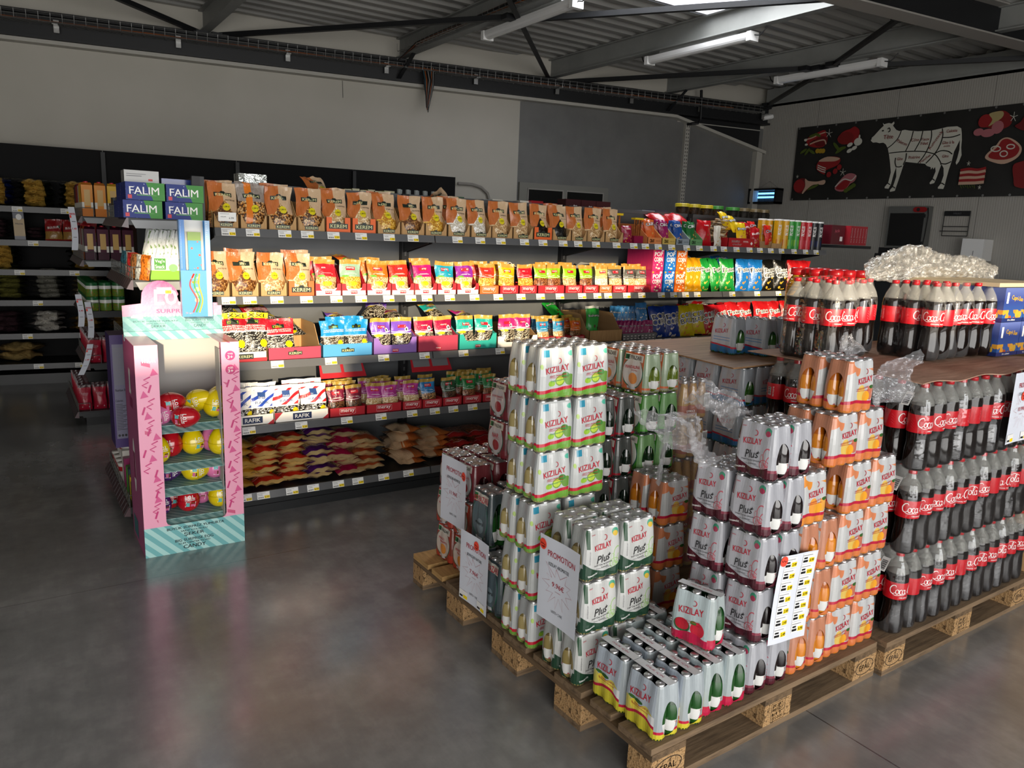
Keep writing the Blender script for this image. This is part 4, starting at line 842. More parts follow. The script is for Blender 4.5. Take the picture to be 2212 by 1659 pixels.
# red confection boxes sticking out past the shelf end
for i in range(6):
    a = Print2D().text('chocolate', 0, .085, .012, .13, 0) if False else Print2D().text('Aria Chocolate', 0, .085, .13, .014, 0, R(90), .02)
    o = tag(MB().box(-.021, -.07, 0, .021, .07, .17).build('chocolate_box', flat('ruby_box', 'a01c2a', .35, coat=.3), loc=(6.42 + .044 * i, 4.20, 1.66)), f'slim red chocolate box, {ORD[i]} of the row past the end of the top shelf', 'box', 'red chocolate boxes past the shelf end')
    a.mb(lambda p, q, l: (p, -.0708, q)).build('printed_front', [P_WHT], o)
o = carton('chocolate_carton', 6.29, 4.23, 1.66, .20, .10, .17, flat('dark_ruby_box', '5c1420', .35, coat=.3), 'dark red chocolate carton at the very end of the top shelf', 'carton', art=Print2D().text('Aria', -.02, .12, .07, .03, 0, .2).rect(.03, .03, .07, .07, 1), ams=[flat('print_pink', 'c05a6a', .4), P_WHT])
tag(MB().box(6.19, 4.10, 1.63, 6.70, 4.34, 1.655).build('end_shelf', M_SHELF), 'small black shelf bracket carrying the red chocolate boxes', 'shelf')

# ------------------------------------------------------------------ dark wall shelving with dry goods
GB = (0, 9.2, 0); GA = R(-6.84)
bays = []
for b in range(6):
    x1 = 4.84 - b * 1.31; x0 = x1 - 1.31
    t = thing('wall_shelving_bay', f'black wall shelving bay, {ORD[b]} counted from the bent grey pipe', 'shelving', GB, GA, 'black wall shelving bays')
    MB().box(x0, .0, .1, x1 - .006, .02, 1.98).box(x0, .0, 1.99, x1 - .006, .02, 2.32).build('back_panel', mat('matt_black_panel', (.005, .005, .0055), .6, spec=.15), t)
    MB().box(x0 - .02, -.05, 0, x0 + .02, .0, 2.30).build('upright', M_BLACK, t)
    MB().box(x0, -.50, 0, x1, 0, .10).build('base_plinth', M_SHELF, t)
    if b < 3: continue
    for z in (1.715, 1.40, 1.12, .825, .50, .20):
        s = MB().box(x0 + .003, -.47, z - .03, x1 - .003, -.0, z).build('shelf', M_SHELF, t)
        MB().box(x0 + .004, -.485, z - .055, x1 - .004, -.47, z).build('price_rail', flat('dark_rail', '26272a', .35), s)
        for k in range(3): put(_PT[(k * 3 + b) % 10], 'price_tag', s, (x0 + .2 + .42 * k + .07 * math.sin(z * 9 + k), -.487, z - .028), (0, 0, 0), (1.25, 1, 1.15))
def dry_fn(c, e, sc=30, nut=('8a6a2a', 'c09a48', '4a3410')):
    def fn(g):
        u, v = g.uv; p = g.vec(u, v); d = g.voro(p, sc)
        return g.mix((u < .24) | (u > .80), g.ramp(d, [(.1, lin(nut[0])), (.5, lin(nut[1])), (.9, lin(nut[2]))]), lin(e))
    return fn
for n_, e, nut in (('pasta', '14180e', ('a8823a', 'c9a24c', '6a4c18')), ('navy', '101c46', ('a8823a', 'c9a24c', '6a4c18')), ('olive', '2a2c16', ('5a5a2a', '77743a', '2a2a12')), ('grey', '3a3a36', ('77756c', '97958a', '3a3934')), ('beige', '4a4234', ('8a7a5c', 'a8977a', '4a3f2c')),
                   ('white', '6a6460', ('b0aca4', 'd2cec6', '77726a')), ('tan', '4e3c1e', ('8a6a34', 'a8854a', '4a3616')), ('dark', '241c20', ('2c1c20', '4a343a', '14100f'))):
    bag_kind('dry_' + n_, .30, .24, .055, dry_fn(0, e, 34, nut), None, n=2, pil=True, rough=.3)
bag_kind('rice', .42, .34, .085, dry_fn(0, '7a6440', 20, ('9a8250', 'b09660', '7a6238')), None, n=2, pil=True, rough=.4)
bag_kind('bulgur', .15, .21, .06, lambda g: g.mix((g.uv[1] < .42) & (g.uv[1] > .06), lin('8a1418'), g.ramp(g.noise(g.vec(*g.uv), 40), [(.4, lin('7a5418')), (.6, lin('a8803a'))])), (Print2D().poly([(-.06, .105), (.06, .12), (.06, .15), (-.06, .135)], 0).text('BULGUR', 0, .128, .10, .022, 1, .12), [flat('print_forest', '1c3a20', .5), P_WHT]), n=2)
LOCB = Matrix.Translation(GB) @ Matrix.Rotation(GA, 4, 'Z')
def wbag(kd, s, off, z, label, lean=-86, rz=math.pi, **k):
    p = LOCB @ Vector((s, off, z)); o = bag(kd, p.x, p.y, p.z, label, 'dry goods bag', 'dry goods on the black wall shelving', 'dry_goods_bag', **k)
    o.rotation_euler = (R(lean), 0, rz + GA); return o
SHN = {1.715: 'top', 1.40: 'second', 1.12: 'third', .825: 'fourth', .50: 'fifth', .20: 'bottom'}
PILE = [(1.715, -.20, 'navy', 5), (1.715, .12, 'navy', 5), (1.715, .44, 'pasta', 5), (1.715, .78, 'pasta', 5), (1.40, -.25, 'pasta', 5), (1.12, -.25, 'pasta', 5), (1.12, .12, 'pasta', 5), (1.12, .82, 'pasta', 4), (.825, -.20, 'olive', 6), (.825, .17, 'olive', 6), (.825, .5, 'grey', 6), (.825, .83, 'beige', 5),
        (.50, -.2, 'dark', 5), (.50, .12, 'dark', 4), (.50, .46, 'white', 4), (.50, .80, 'tan', 3), (.50, 1.13, 'tan', 4)]
for pi_, (z, s, kd, n) in enumerate(PILE):
    s -= .12; pn = ORD[sum(q[0] == z for q in PILE[:pi_])]
    for k in range(n):
        wbag('dry_' + kd, s + rnd.uniform(-.015, .015), -.15 - .26 + rnd.uniform(-.02, .02) + .24 - .05, z + .03 + k * .047, f'{dict(navy="navy wrapped pasta", pasta="golden pasta").get(kd, kd + " pulse")} bag, {ORD[k]} up in the {pn} pile, {SHN[z]} wall shelf', k=k)
for i, (s, k) in enumerate(((.06, 0), (.06, 1), (-.36, 0), (-.36, 1))): wbag('rice', s + (.02 if k else 0), -.08, .20 + .045 + .085 * k, f'large tan rice bag, {"upper" if k else "lower"} one of the {"near" if i < 2 else "far"} pair on the bottom wall shelf', k=k)
for i, s in enumerate((.45, .60, .75)): wbag('bulgur', s, -.40, 1.40, f'red bulgur bag standing on the second wall shelf, {ORD[i]} of three', lean=-6, rz=.05)
p = LOCB @ Vector((.17, -.40, 1.40))
o = tag(MB().prism([(-.045, 0, 0), (.045, 0, 0), (.04, .01, .26), (-.05, .01, .26)], (0, .03, 0)).build('spaghetti_pack', mat('spaghetti_wrap', rough=.3, fn=lambda g: g.mix((g.ob[2] > .20) | (g.ob[2] < .035), lin('9a7a3a'), lin('101c3e'))), loc=p, rot=(0, 0, GA)), 'spaghetti pack with navy ends standing on the second wall shelf', 'pasta pack')
Print2D().ell(0, .215, .024, .028, 0).text('PASTA', 0, .15, .06, .014, 1).mb(lambda a, b, l: (a, -.001 + b * .03, b)).build('printed_label', [P_WHT, P_NAVY], o)
for i in range(8):
    wbag('dry_dark', -.02 + .02 * (i % 2) + (.30 if i > 4 else 0), -.2, 1.43 + .035 * (i % 5), f'black noodle pack, {ORD[i]} in the loose heap on the second wall shelf', k=i, sc=.62)

# ------------------------------------------------------------------ end units facing the aisle
M_MAUVE = mat('mauve_price_rail', rough=.3, spec=.6, fn=lambda g: g.mix(((g.ob[1] * 14).frac() < .12), lin('4a3438'), lin('8c8a90')))
M_SHG = flat('pale_grey_shelf_end', '8f9294', .4)
def end_unit(name, label, x_in, y0, y1, levels):
    t = thing(name, label, 'shelving')
    MB().box(x_in - .02, y0, .0, x_in, y1, 1.86).build('back_panel', M_SHELF, t)
    for yy in (y0, y1 - .03): MB().box(x_in - .06, yy, 0, x_in - .02, yy + .03, 1.86).build('upright', M_BLACK, t)
    for i, (z, xo, guard) in enumerate(levels):
        s = MB().box(xo + .02, y0 + .004, z - .035, x_in - .02, y1 - .004, z).prism([(xo + .03, y0, z - .01), (xo + .05, y0, z - .05), (x_in - .05, y0, z - .05), (x_in - .05, y0, z - .005)], (0, .004, 0), 1).build('shelf', [M_SHELF, M_SHG if z > 1.2 else M_SHELF], t)
        MB().prism([(xo + .02, y0 + .002, z), (xo + .012, y0 + .002, z), (xo - .012, y0 + .002, z - .045), (xo + .02, y0 + .002, z - .05)], (0, y1 - y0 - .004, 0)).build('price_rail', M_MAUVE, s)
        if guard:
            w = MB()
            for zz in (z + .006, z + .035, z + .065): w.tube([(xo + .02, y0 + .01, zz), (xo + .02, y1 - .01, zz)], .0025, 4)
            n = 14
            for k in range(n + 1): w.tube([(xo + .02, y0 + .01 + (y1 - y0 - .02) * k / n, z), (xo + .02, y0 + .01 + (y1 - y0 - .02) * k / n, z + .066)], .0022, 4)
            w.tube([(xo + .02, y0 + .01, z + .065), (xo + .10, y0 + .01, z + .065)], .0025, 4).tube([(xo + .10, y0 + .01, z + .065), (xo + .10, y0 + .01, z)], .0025, 4).build('wire_guard', M_WIRE, s)
    if levels[-1][0] < .2: MB().box(levels[-1][1] + .07, y0 + .03, .0, x_in - .02, y1 - .03, .09).build('base_plinth', M_BLACK, t)
    return t
end_unit('end_shelving', 'black end shelving beside the pink candy stand with chewing gum on top', .885, 4.27, 5.20, [(1.635, .50, 1), (1.325, .505, 1), (.95, .50, 1), (.56, .50, 1), (.12, .43, 1)])
end_unit('end_shelving', 'black end shelving of the rear aisle stocked with juice cartons and tins', .93, 6.70, 7.75, [(1.64, .48, 1), (1.31, .47, 1), (.915, .475, 1), (.50, .465, 1), (.12, .365, 1)])
# rear run behind the end shelving
t = thing('rear_shelving_run', 'dark rear shelving run hidden behind the snack shelving', 'shelving')
MB().box(.935, 7.2, .0, 5.6, 7.24, 1.84).build('back_panel', M_SHELF, t)
for z in (.12, .5, .92, 1.31, 1.64): MB().box(.935, 6.75, z - .03, 5.6, 7.2, z).build('shelf', M_SHELF, t)
# chewing-gum cartons
M_GUM = mat('gum_carton', rough=.4, spec=.2, coat=.05, fn=lambda g: g.mix(((g.ob[0] + .35 * (g.ob[2] - .04)) > .02), g.mix((g.voro(g.ob[3], 70) < .12), lin('1c2f7a'), (.75, .8, .9)), lin('3f8a3a')), bump=lambda g: (g.noise(g.ob[3], 14, 3), .4, .01))
ga = Print2D().text('FALIM', -.005, .046, .135, .036, 0, 0, .01).rect(-.08, .006, -.062, .024, 1).rect(-.04, .022, .05, .026, 2)
for i, (x, z) in enumerate(((.585, 1.636), (.778, 1.636), (.60, 1.724), (.785, 1.724))):
    for dp in range(2): carton('gum_carton', x, 4.335 + dp * .19, z, .178, .185, .086, M_GUM, f'blue chewing gum carton, {"upper" if i > 1 else "lower"} row, {ORD[i % 2]} in line, {"behind" if dp else "in front"}', 'carton', 'chewing gum cartons', art=ga if not dp else None, ams=[P_WHT, P_RED, flat('print_gum_green', '4a9a3a', .4)])
carton('gum_carton', .60, 4.40, 1.812, .16, .12, .06, flat('pale_grey_carton', '9a9a96', .3, coat=.4), 'pale grey carton lying on the chewing gum cartons', 'carton', art=Print2D().rect(-.07, .03, .0, .034, 0).rect(-.07, .04, .02, .043, 0).rect(.03, .01, .05, .02, 1), ams=[P_GRY, P_RED])
carton('gum_carton', .77, 4.42, 1.812, .15, .12, .03, flat('deep_blue_carton', '24347e', .25, coat=.5), 'thin blue carton lying on the chewing gum cartons', 'carton')
# veggie snack carton with leaning packets
vg = Print2D().rect(-.10, .0, .10, .048, 1).rect(-.055, .052, -.0, .11, 2, 1).text("Veg'n", -.028, .094, .045, .020, 0, lift=2).text('Snack', -.028, .068, .045, .020, 0, lift=2).ell(.035, .062, .022, .02, 3, 1).text('Your', .072, .075, .03, .013, 4).text('Veg', .075, .055, .028, .013, 4)
carton('snack_carton', .685, 4.36, 1.326, .215, .14, .115, P_WHT, 'white and green veggie snack carton on the end shelf', 'carton', art=vg, ams=[P_WHT, flat('print_leaf', '7ab028', .45), flat('print_veg_green', '3c8a2e', .45), flat('print_seal', '7fae74', .5), flat('print_veg_orange', 'c85a2a', .45)])
bag_kind('veg', .075, .19, .03, lambda g: g.mix((g.noise(g.vec(*g.uv), 5) > .60), (.72, .75, .74), lin('7a9a5a')), None, n=3, pil=True)
for i in range(11): bag('veg', .60 + .019 * i, 4.38 - .01 * (i % 2), 1.40 + .004 * (i % 3), f'white veggie snack packet, {ORD[i]} of the leaning row', group='veggie snack packets', lean=-4, rz=R(-66), roll=14, k=i)
for i, (c, x, y) in enumerate((('b0b4b0', .56, 4.30), ('8a5a30', .55, 4.42), ('c02a2a', .55, 4.55), ('d8d2c4', .56, 4.68), ('3a7a8a', .55, 4.82), ('d07020', .575, 4.25))):
    bag_kind('loose' + str(i), .075, .13, .03, (lambda c: lambda g: g.mix((g.noise(g.vec(*g.uv), 6) > .55), lin(c), tuple(.4 * q for q in lin(c))))(c), None, n=1, pil=True)
    bag('loose' + str(i), x, y, 1.326, f'small mixed sweet packet behind the wire guard, {ORD[i]} along the end shelf', group='sweet packets behind the wire guard', lean=-8, rz=R(-60))
for i in range(7): carton('small_carton', .57, 4.42 + .11 * i, 1.636, .09, .10, .08 + .03 * (i % 2), flat('grey_carton' + str(i % 3), ('5a6468', '6a7a52', '3c4044')[i % 3], .3, coat=.5), f'small wrapped carton behind the wire guard, {ORD[i]} along the gum shelf', 'carton', 'wrapped cartons on the gum shelf')
# colouring ruler display pack hung on the shelving end
t = thing('hanging_ruler_pack', 'tall blue ruler and pencil pack hanging in front of the gum shelf', 'stationery pack', (.748, 3.86, 1.18), R(-3))
MB().box(-.068, .05, 0, .068, .054, .455).box(-.068, 0, 0, -.062, .054, .455).box(.062, 0, 0, .068, .054, .455).box(-.068, 0, 0, .068, .05, .004).build('card_back', mat('card_blue', rough=.35, fn=lambda g: g.mix((g.ob[0].abs() < .045) & (g.ob[2] > .22), lin('2a7fc4'), lin('c4c6c4')), coat=.3), t)
MB().box(-.068, -.004, .0, .068, 0, .22).build('pocket_front', flat('pocket_blue', '2a86cc', .3, coat=.4), t)
MB().box(-.066, -.006, .22, -.045, -.0, .455).build('ruler_strip', flat('ruler_blue', '2470ba', .3), t); MB().box(.045, -.006, .0, .067, -.004, .455).build('ruler_strip', flat('ruler_pale', '8fb4d8', .3), t)
MB().box(-.03, .01, .12, .028, .03, .40).build('pencil_pouch', mat('pouch_cyan', rough=.25, fn=lambda g: g.mix((g.ob[2] > .36), g.mix((g.voro(g.ob[3], 45) < .25), lin('1f8ab0'), lin('d84a3a')), lin('6a8a20'))), t)
for k, c in enumerate(('d83a2a', '3a9a3a', 'e8c020')): MB().tube(crom([(-.02 + .014 * k, -.005, .02), (.0 + .012 * k, -.005, .08), (-.03 + .02 * k, -.005, .15), (-.01 + .012 * k, -.005, .205)], 5), .004, 5).build('twisted_pencil', flat('pencil_' + c, c, .4), t)
Print2D().text('PUNI', -.005, .185, .035, .013, 0, 0, .03).text('4XL', -.005, .165, .035, .014, 1, 0, .04).text('24 cm', -.04, .018, .03, .010, 2).ell(.0, .13, .011, .011, 2).ell(0, .105, .011, .011, 2).ell(0, .08, .011, .011, 2).mb(lambda a, b, l: (a, -.0055, b)).build('printed_label', [P_WHT, P_YEL, flat('print_peach', 'd8b090', .4)], t)
tk = Print2D()
for k in range(44): tk.rect(.050, .01 + k * .010, .056 + (.004 if k % 5 == 0 else 0), .0112 + k * .010, 0).rect(-.064, .23 + k * .005, -.060, .2306 + k * .005, 0)
tk.mb(lambda a, b, l: (a, -.0068, b)).build('ruler_ticks', [P_WHT], t)

# ------------------------------------------------------------------ pink candy-egg floor stand
t = thing('candy_stand', 'pink cardboard floor stand filled with coloured candy eggs', 'display stand', (.694, 3.84, 0))
def confetti(g):
    x, y, z, v = g.ob; c = lin('eea2bd'); d = lin('d0567f')
    p = g.vec(x * 1.0, z * 1.0); n = g.voro(p, 11, 'Color'); dist = g.voro(p, 11)
    wob = g.noise(p, 9, 1)
    zig = (((x + .25 * ((z * 120).sin() * .05)) * 9).frac() - .5).abs() < .045
    m1 = zig & ((z * 5.1).frac() < .45) & (g.noise(p, 6, 0) > .47)
    m2 = (((z * 9 + x * 3).frac() < .16) & (((x * 11 + .3).frac()) < .42) & (g.noise(p, 7, 0) < .47))
    return g.mix(m2 & (g.noise(p, 15, 0) < .5), c, d)
M_CONF = mat('pink_confetti_card', rough=.4, coat=.3, fn=confetti)
M_PINKS = flat('dusky_pink_card', 'a8527e', .4); M_CARDIN = flat('white_card_inside', 'b5b3b0', .7)
def stripes(g):
    x, y, z, v = g.ob; return g.mix((((x + y) * 16 + z * 16).frac() < .5), lin('a8d4d0'), lin('6fb0b2'))
M_TEAL = mat('teal_striped_card', rough=.45, fn=stripes)
M_TEALS = mat('teal_striped_tray', rough=.5, fn=lambda g: g.mix((((g.ob[0] + g.ob[1]) * 22).frac() < .5), lin('8fb0ac'), lin('6a918f')))
W2 = .236; DP = .41
# front frame with the tall rounded opening
MB().box(-W2, 0, .15, -.135, .006, 1.05).build('front_panel', M_CONF, t); MB().box(.150, 0, .15, W2, .006, 1.05).build('front_panel', M_CONF, t)
MB().box(-W2, -.001, .0, W2, .006, .15).build('base_band', M_TEAL, t)
MB().prism([(-.135, 0, .15), (-.115, 0, .15), (-.129, 0, .157), (-.135, 0, .172)], (0, .006, 0)).prism([(.150, 0, .15), (.150, 0, .172), (.144, 0, .157), (.130, 0, .15)], (0, .006, 0)).build('opening_corner', M_CONF, t)
for s in (-1, 1):
    MB().box(min(s * W2, s * (W2 - .006)), .006, 0, max(s * W2, s * (W2 - .006)), DP, 1.05).build('side_panel', M_PINKS, t)
    MB().box(s * .142 + (0 if s > 0 else -.002), .006, .15, s * .142 + (.002 if s > 0 else 0), .10, 1.02).build('inner_fold', M_CARDIN, t)
MB().box(-W2, DP - .006, 0, W2, DP, 1.05).build('back_panel', M_CARDIN, t)
MB().prism([(-W2, .0, 1.05), (-.135, .0, 1.05), (-.135, DP, 1.05), (-W2, DP, 1.05)], (0, 0, .003)).build('top_fold', M_CONF, t); MB().prism([(.150, 0, 1.05), (W2, 0, 1.05), (W2, DP, 1.05), (.150, DP, 1.05)], (0, 0, .003)).build('top_fold', M_CONF, t)
CZ = [.645, .45, .325, .165]
for z in CZ: MB().prism([(-.228, .04, z), (.228, .04, z), (.228, DP - .01, z + .012), (-.228, DP - .01, z + .012)], (0, 0, .004)).prism([(-.228, .008, z - .03), (.228, .008, z - .03), (.228, .075, z + .001), (-.228, .075, z + .001)], (0, 0, .003)).build('egg_shelf', M_TEALS, t)
# header
hp = [(-.237, 1.05), (.237, 1.05), (.237, 1.215), (.03, 1.215), (.02, 1.25)] + [(-.06 + .09 * math.cos(R(a)), 1.235 + .095 * math.sin(R(a))) for a in range(15, 175, 16)] + [(-.15, 1.215), (-.237, 1.205)]
M_HEAD = mat('header_card', rough=.35, coat=.15, fn=lambda g: g.mix((g.ob[2] < 1.15), g.mix(g.m('MULTIPLY', (g.ob[2] - 1.2) * 8, 1.0), lin('cf9db8'), lin('b85a90')), g.mix((((g.ob[0] + g.ob[2]) * 14).frac() < .5), lin('86b8b4'), lin('6aa2a2'))), bump=lambda g: (g.noise(g.ob[3], 26, 3), .35, .01))
MB().prism([(a, .345, b) for a, b in hp], (0, .005, 0)).build('header_board', M_HEAD, t)
MB().box(-.237, .33, 1.03, .237, .35, 1.075).build('header_fold', M_TEAL, t)
hd = Print2D().text('L.O.L.', .0, 1.245, .17, .075, 0, 0, .03).text('SURPRISE', .0, 1.175, .16, .020, 1, 0, .01).text('BÜYÜK SÜRPRİZ YUMURTA', -.085, 1.125, .21, .010, 2).text('SAKIZ DOLGULU', -.085, 1.112, .09, .006, 2).text('ŞEKER', -.075, 1.097, .07, .016, 2).text('BIG SURPRISE EGG', .125, 1.125, .14, .010, 2).text('GUM CENTER FILLED', .125, 1.112, .09, .006, 2).text('CANDY', .125, 1.097, .06, .016, 2)
for k in range(24): hd.rect(-.19 + k * .017, 1.147, -.182 + k * .017, 1.157, 0)
hd.ell(-.155, 1.148, .012, .012, 3, 2).rect(-.20, 1.142, -.165, 1.154, 3, 2)
hd.rect(-.075, 1.262, -.005, 1.295, 4, 3).rect(-.035, 1.264, -.007, 1.280, 5, 4).text('2.89', -.021, 1.272, .024, .010, 2, lift=5)
hd.mb(lambda a, b, l: (a, .3445 - .0005 * l, b)).build('header_print', [P_WHT, flat('print_rose', 'b84a86', .4), flat('print_slate', '35585e', .5), flat('print_blush', 'e0b0c4', .4), M_CARD, P_YEL], t)
fp = Print2D().text('BÜYÜK SÜRPRİZ YUMURTA', .0, .132, .27, .017, 0, 0, .015).text('SAKIZ DOLGULU', -.01, .112, .125, .009, 0).text('ŞEKER', -.01, .092, .095, .021, 0, 0, .02).text('BIG SURPRISE EGG', -.01, .064, .18, .014, 0, 0, .015).text('GUM CENTER FILLED', -.01, .047, .15, .009, 0).text('CANDY', -.01, .027, .105, .019, 0, 0, .02)
FM_ = [flat('print_black_teal', '16262a', .5), P_WHT, flat('print_hot_pink', 'c83a78', .4)]; FQ = lambda a, b, l: (a, -.0030 - .0004 * l, b)
fp.mb(FQ).build('base_lettering', FM_, t); fp = Print2D()
for y_, s_ in ((.985, 'YAŞ'), (.915, 'AGES')): Print2D().ell(.192, y_, .024, .024, 2).text(s_, .192, y_ + .009, .024, .0085, 1).text('3+', .192, y_ - .007, .026, .016, 1, 0, .02).mb(FQ).build('age_badge', FM_, t)
fp.text('THOR', -.178, .985, .062, .028, 1, 0, .04)
zg = random.Random(5)
fp.mb(FQ).build('maker_lettering', FM_, t)
for s, x0, x1 in ((-1, -.236, -.135), (1, .150, .236)):
    fp = Print2D()
    for k in range(7):
        z = .22 + k * .105; xx = zg.uniform(x0 + .02, x1 - .03)
        fp.line([(xx + (-.012 if j % 2 else .012) * 1.0 + .004 * j, z + .013 * j) for j in range(5)], .006, 2)
        xx = zg.uniform(x0 + .015, x1 - .035); fp.poly([(xx, z + .055), (xx + .036, z + .062), (xx + .014, z + .092)], 3); bx_ = zg.uniform(x0 + .005, x1 - .04); fp.poly([(bx_, z - .022), (bx_ + .008, z - .025), (bx_ + .020, z + .012), (bx_ + .012, z + .014)], 2)
    fp.mb(lambda a, b, l: (a, -.0016 - .0004 * l, b)).build('confetti_print', [flat('print_black_teal', '16262a', .5), P_WHT, flat('print_hot_pink', 'c83a78', .4), flat('print_mid_pink', 'd85a90', .4)], t)
sp = Print2D().ell(.2, .42, .035, .14, 0).rect(.172, .35, .228, .49, 1, 1).text('LOL', .2, .85, .05, .12, 2, 0, .03).rect(.16, .72, .26, .77, 1).rect(.05, .02, .2, .12, 3)
sp.mb(lambda a, b, l: (-W2 - .0006 - .0004 * l, DP - a, b)).build('side_print', [P_WHT, flat('print_magenta_dark', '8a2058', .4), P_WHT, flat('print_teal_dark', '3a6a70', .5)], t)
# candy eggs
eprof = [(0, 0)] + [(.050 * math.sin(a) * (1 - .12 * math.cos(a) * -1 * .9), .068 - .068 * math.cos(a) * (1 + .06 * math.cos(a) * -1)) for a in [math.pi * k / 14 for k in range(1, 14)]] + [(0, .138)]
_EG = {}
for nm, c in (('red', 'b5101e'), ('yellow', 'e2c80c'), ('pink', 'e07aae'), ('purple', '4a1f6a')):
    em = MB().lathe(eprof, 22).mesh('egg_' + nm, mat('egg_' + nm, lin(c), .16, coat=.6), True)
    ep = Print2D().text('L.O.L.', 0, .088, .045, .016, 0, 0, .03).text('SURPRISE', 0, .074, .045, .007, 0).poly([(-.024, .040), (.022, .038), (.026, .062), (-.018, .066)], 0).poly([(-.020, .043), (-.004, .042), (-.003, .061), (-.016, .062)], 1).poly([(.0, .042), (.018, .041), (.021, .052), (.002, .054)], 2).poly([(.003, .056), (.021, .054), (.022, .060), (.004, .062)], 3)
    def wrapegg(x, z, l):
        rr = next(r0 + (r1 - r0) * (z - z0) / (z1 - z0) for (r0, z0), (r1, z1) in zip(eprof, eprof[1:]) if z0 <= z <= z1) + .0012
        return (rr * math.sin(x / .05), -rr * math.cos(x / .05), z)
    ring = MB().lathe([(.0512, .066), (.0522, .068), (.0512, .070)], 22).mesh('seam_' + nm, mat('egg_seam_' + nm, tuple(.75 * q for q in lin(c)), .2), True)
    _EG[nm] = (em, ep.mb(wrapegg).mesh('egg_print_' + nm, [P_WHT, flat('print_aqua', '5ab4b4', .4), flat('print_rosy', 'd06a94', .4), flat('print_cocoa', '6a3a20', .4)]), ring)
EGG = [('red', -.075, .13, .73, 0, 82, 60, 'top pile'), ('yellow', .085, .19, .72, 20, 70, -40, 'top pile'), ('pink', -.13, .10, .675, 0, 80, 100, 'top pile'), ('red', -.01, .09, .675, 0, 84, -80, 'top pile'), ('yellow', .12, .10, .655, 0, 10, 0, 'top pile'), ('yellow', .04, .21, .67, 30, 60, 10, 'top pile'), ('yellow', .14, .20, .66, 0, 20, 0, 'top pile'),
       ('red', -.075, .14, .458, 0, 0, -.5, 'second tier'), ('yellow', .028, .14, .458, 0, 0, .5, 'second tier'), ('pink', .125, .16, .458, 0, 0, 0, 'second tier'), ('yellow', .145, .08, .458, 0, 0, .3, 'second tier'), ('yellow', -.145, .07, .45, 0, 0, .3, 'second tier'),
       ('purple', -.10, .12, .39, 0, 85, 90, 'third tier'), ('yellow', .025, .11, .385, 0, 88, 75, 'third tier'), ('pink', .135, .13, .375, 0, 85, 60, 'third tier'),
       ('red', -.085, .17, .175, 0, 0, .4, 'fourth tier'), ('red', -.015, .09, .175, 0, 0, 0, 'fourth tier'), ('pink', .065, .18, .175, 0, 0, -.3, 'fourth tier'), ('yellow', .135, .09, .175, 0, 0, .1, 'fourth tier'), ('purple', -.15, .08, .175, 0, 0, .3, 'fourth tier'),
       ('pink', -.07, .10, .012, 0, 0, 0, 'floor tier'), ('pink', .045, .10, .012, 0, 0, 0, 'floor tier'), ('pink', .14, .10, .012, 0, 0, 0, 'floor tier')]
for i, (nm, x, y, z, rx, ry, rz, wh) in enumerate(EGG):
    lay = abs(ry) > 50
    o = tag(put(_EG[nm][0], 'candy_egg', None, (.694 + x - (.066 if lay else 0), 3.84 + y, z + (.0 if not lay else 0)), (R(rx), R(ry), R(rz) if abs(rz) > 3 and not lay else (rz if not lay else R(rz - 60) * .25))), f'{nm} candy egg {"lying" if lay else "upright"} in the {wh}, {ORD[sum(e[0] == nm and e[7] == wh for e in EGG[:i])]} {nm} one there', 'candy egg', 'candy eggs in the pink stand')
    o.scale = (1.1, 1.1, 1.04); put(_EG[nm][1], 'printed_label', o); put(_EG[nm][2], 'seam', o)

# purple cereal carton and small goods low on the end shelving
o = tag(MB().box(-.045, -.10, 0, .045, .10, .62).build('tall_carton', mat('violet_carton', rough=.4, fn=lambda g: g.mix((g.ob[1] < -.09) & (g.ob[0].abs() < .036) & (g.ob[2] > .05) & (g.ob[2] < .57), lin('3a2260'), lin('6d6a80'))), loc=(.465, 4.58, .40)), 'tall purple carton with nutrition panel behind the pink stand', 'carton')
np = Print2D().text('Nutrition Facts', .0, .32, .062, .014, 0, 0, .01).text('Calories', -.015, .262, .036, .012, 0, 0, .01)
for k in range(34): np.rect(-.032, .35 + k * .006, .030 - .006 * ((k * 7) % 3), .3525 + k * .006, 1)
for k in range(17): np.rect(-.032, .10 + k * .0088, .024 - .012 * ((k * 5) % 3), .1025 + k * .0088, 0)
for k in range(4): np.ell(-.024 + k * .016, .068, .006, .007, 0)
np.mb(lambda a, b, l: (a, -.1008, b)).build('nutrition_panel', [P_BLK, P_GRY], o)
cup = MB().lathe([(0, 0), (.030, 0), (.040, .10), (.042, .102), (.042, .106), (0, .106)], 18).mesh('snack_cup', mat('cup_print', rough=.35, fn=lambda g: g.mix((g.ob[2] > .062) & (g.ob[2] < .09), (.6, .58, .55), lin('a8202a'))), True)
for i in range(8):
    o = tag(put(cup, 'snack_cup', None, (.49 + .02 * (i // 4), 4.78 + .09 * (i % 4), .12 + .108 * (i // 4) + .0)), f'white and red snack cup, {"upper" if i > 3 else "lower"} row, {ORD[i % 4]} along the low end shelf', 'snack cup', 'snack cups on the low end shelf')
for i, (c, y, h) in enumerate((('c8c4bc', 4.72, .20), ('8a2a5a', 4.66, .17), ('4a8a2a', 4.55, .15), ('30404a', 4.47, .16), ('c8b020', 4.42, .13), ('28343c', 4.36, .11))):
    carton('small_goods_carton', .50, y, .12, .06, .05, h, flat('goods_' + c, c, .35), f'small carton on the low end shelf behind the pink stand, {ORD[i]} towards the camera', 'carton', 'small cartons on the low end shelf')
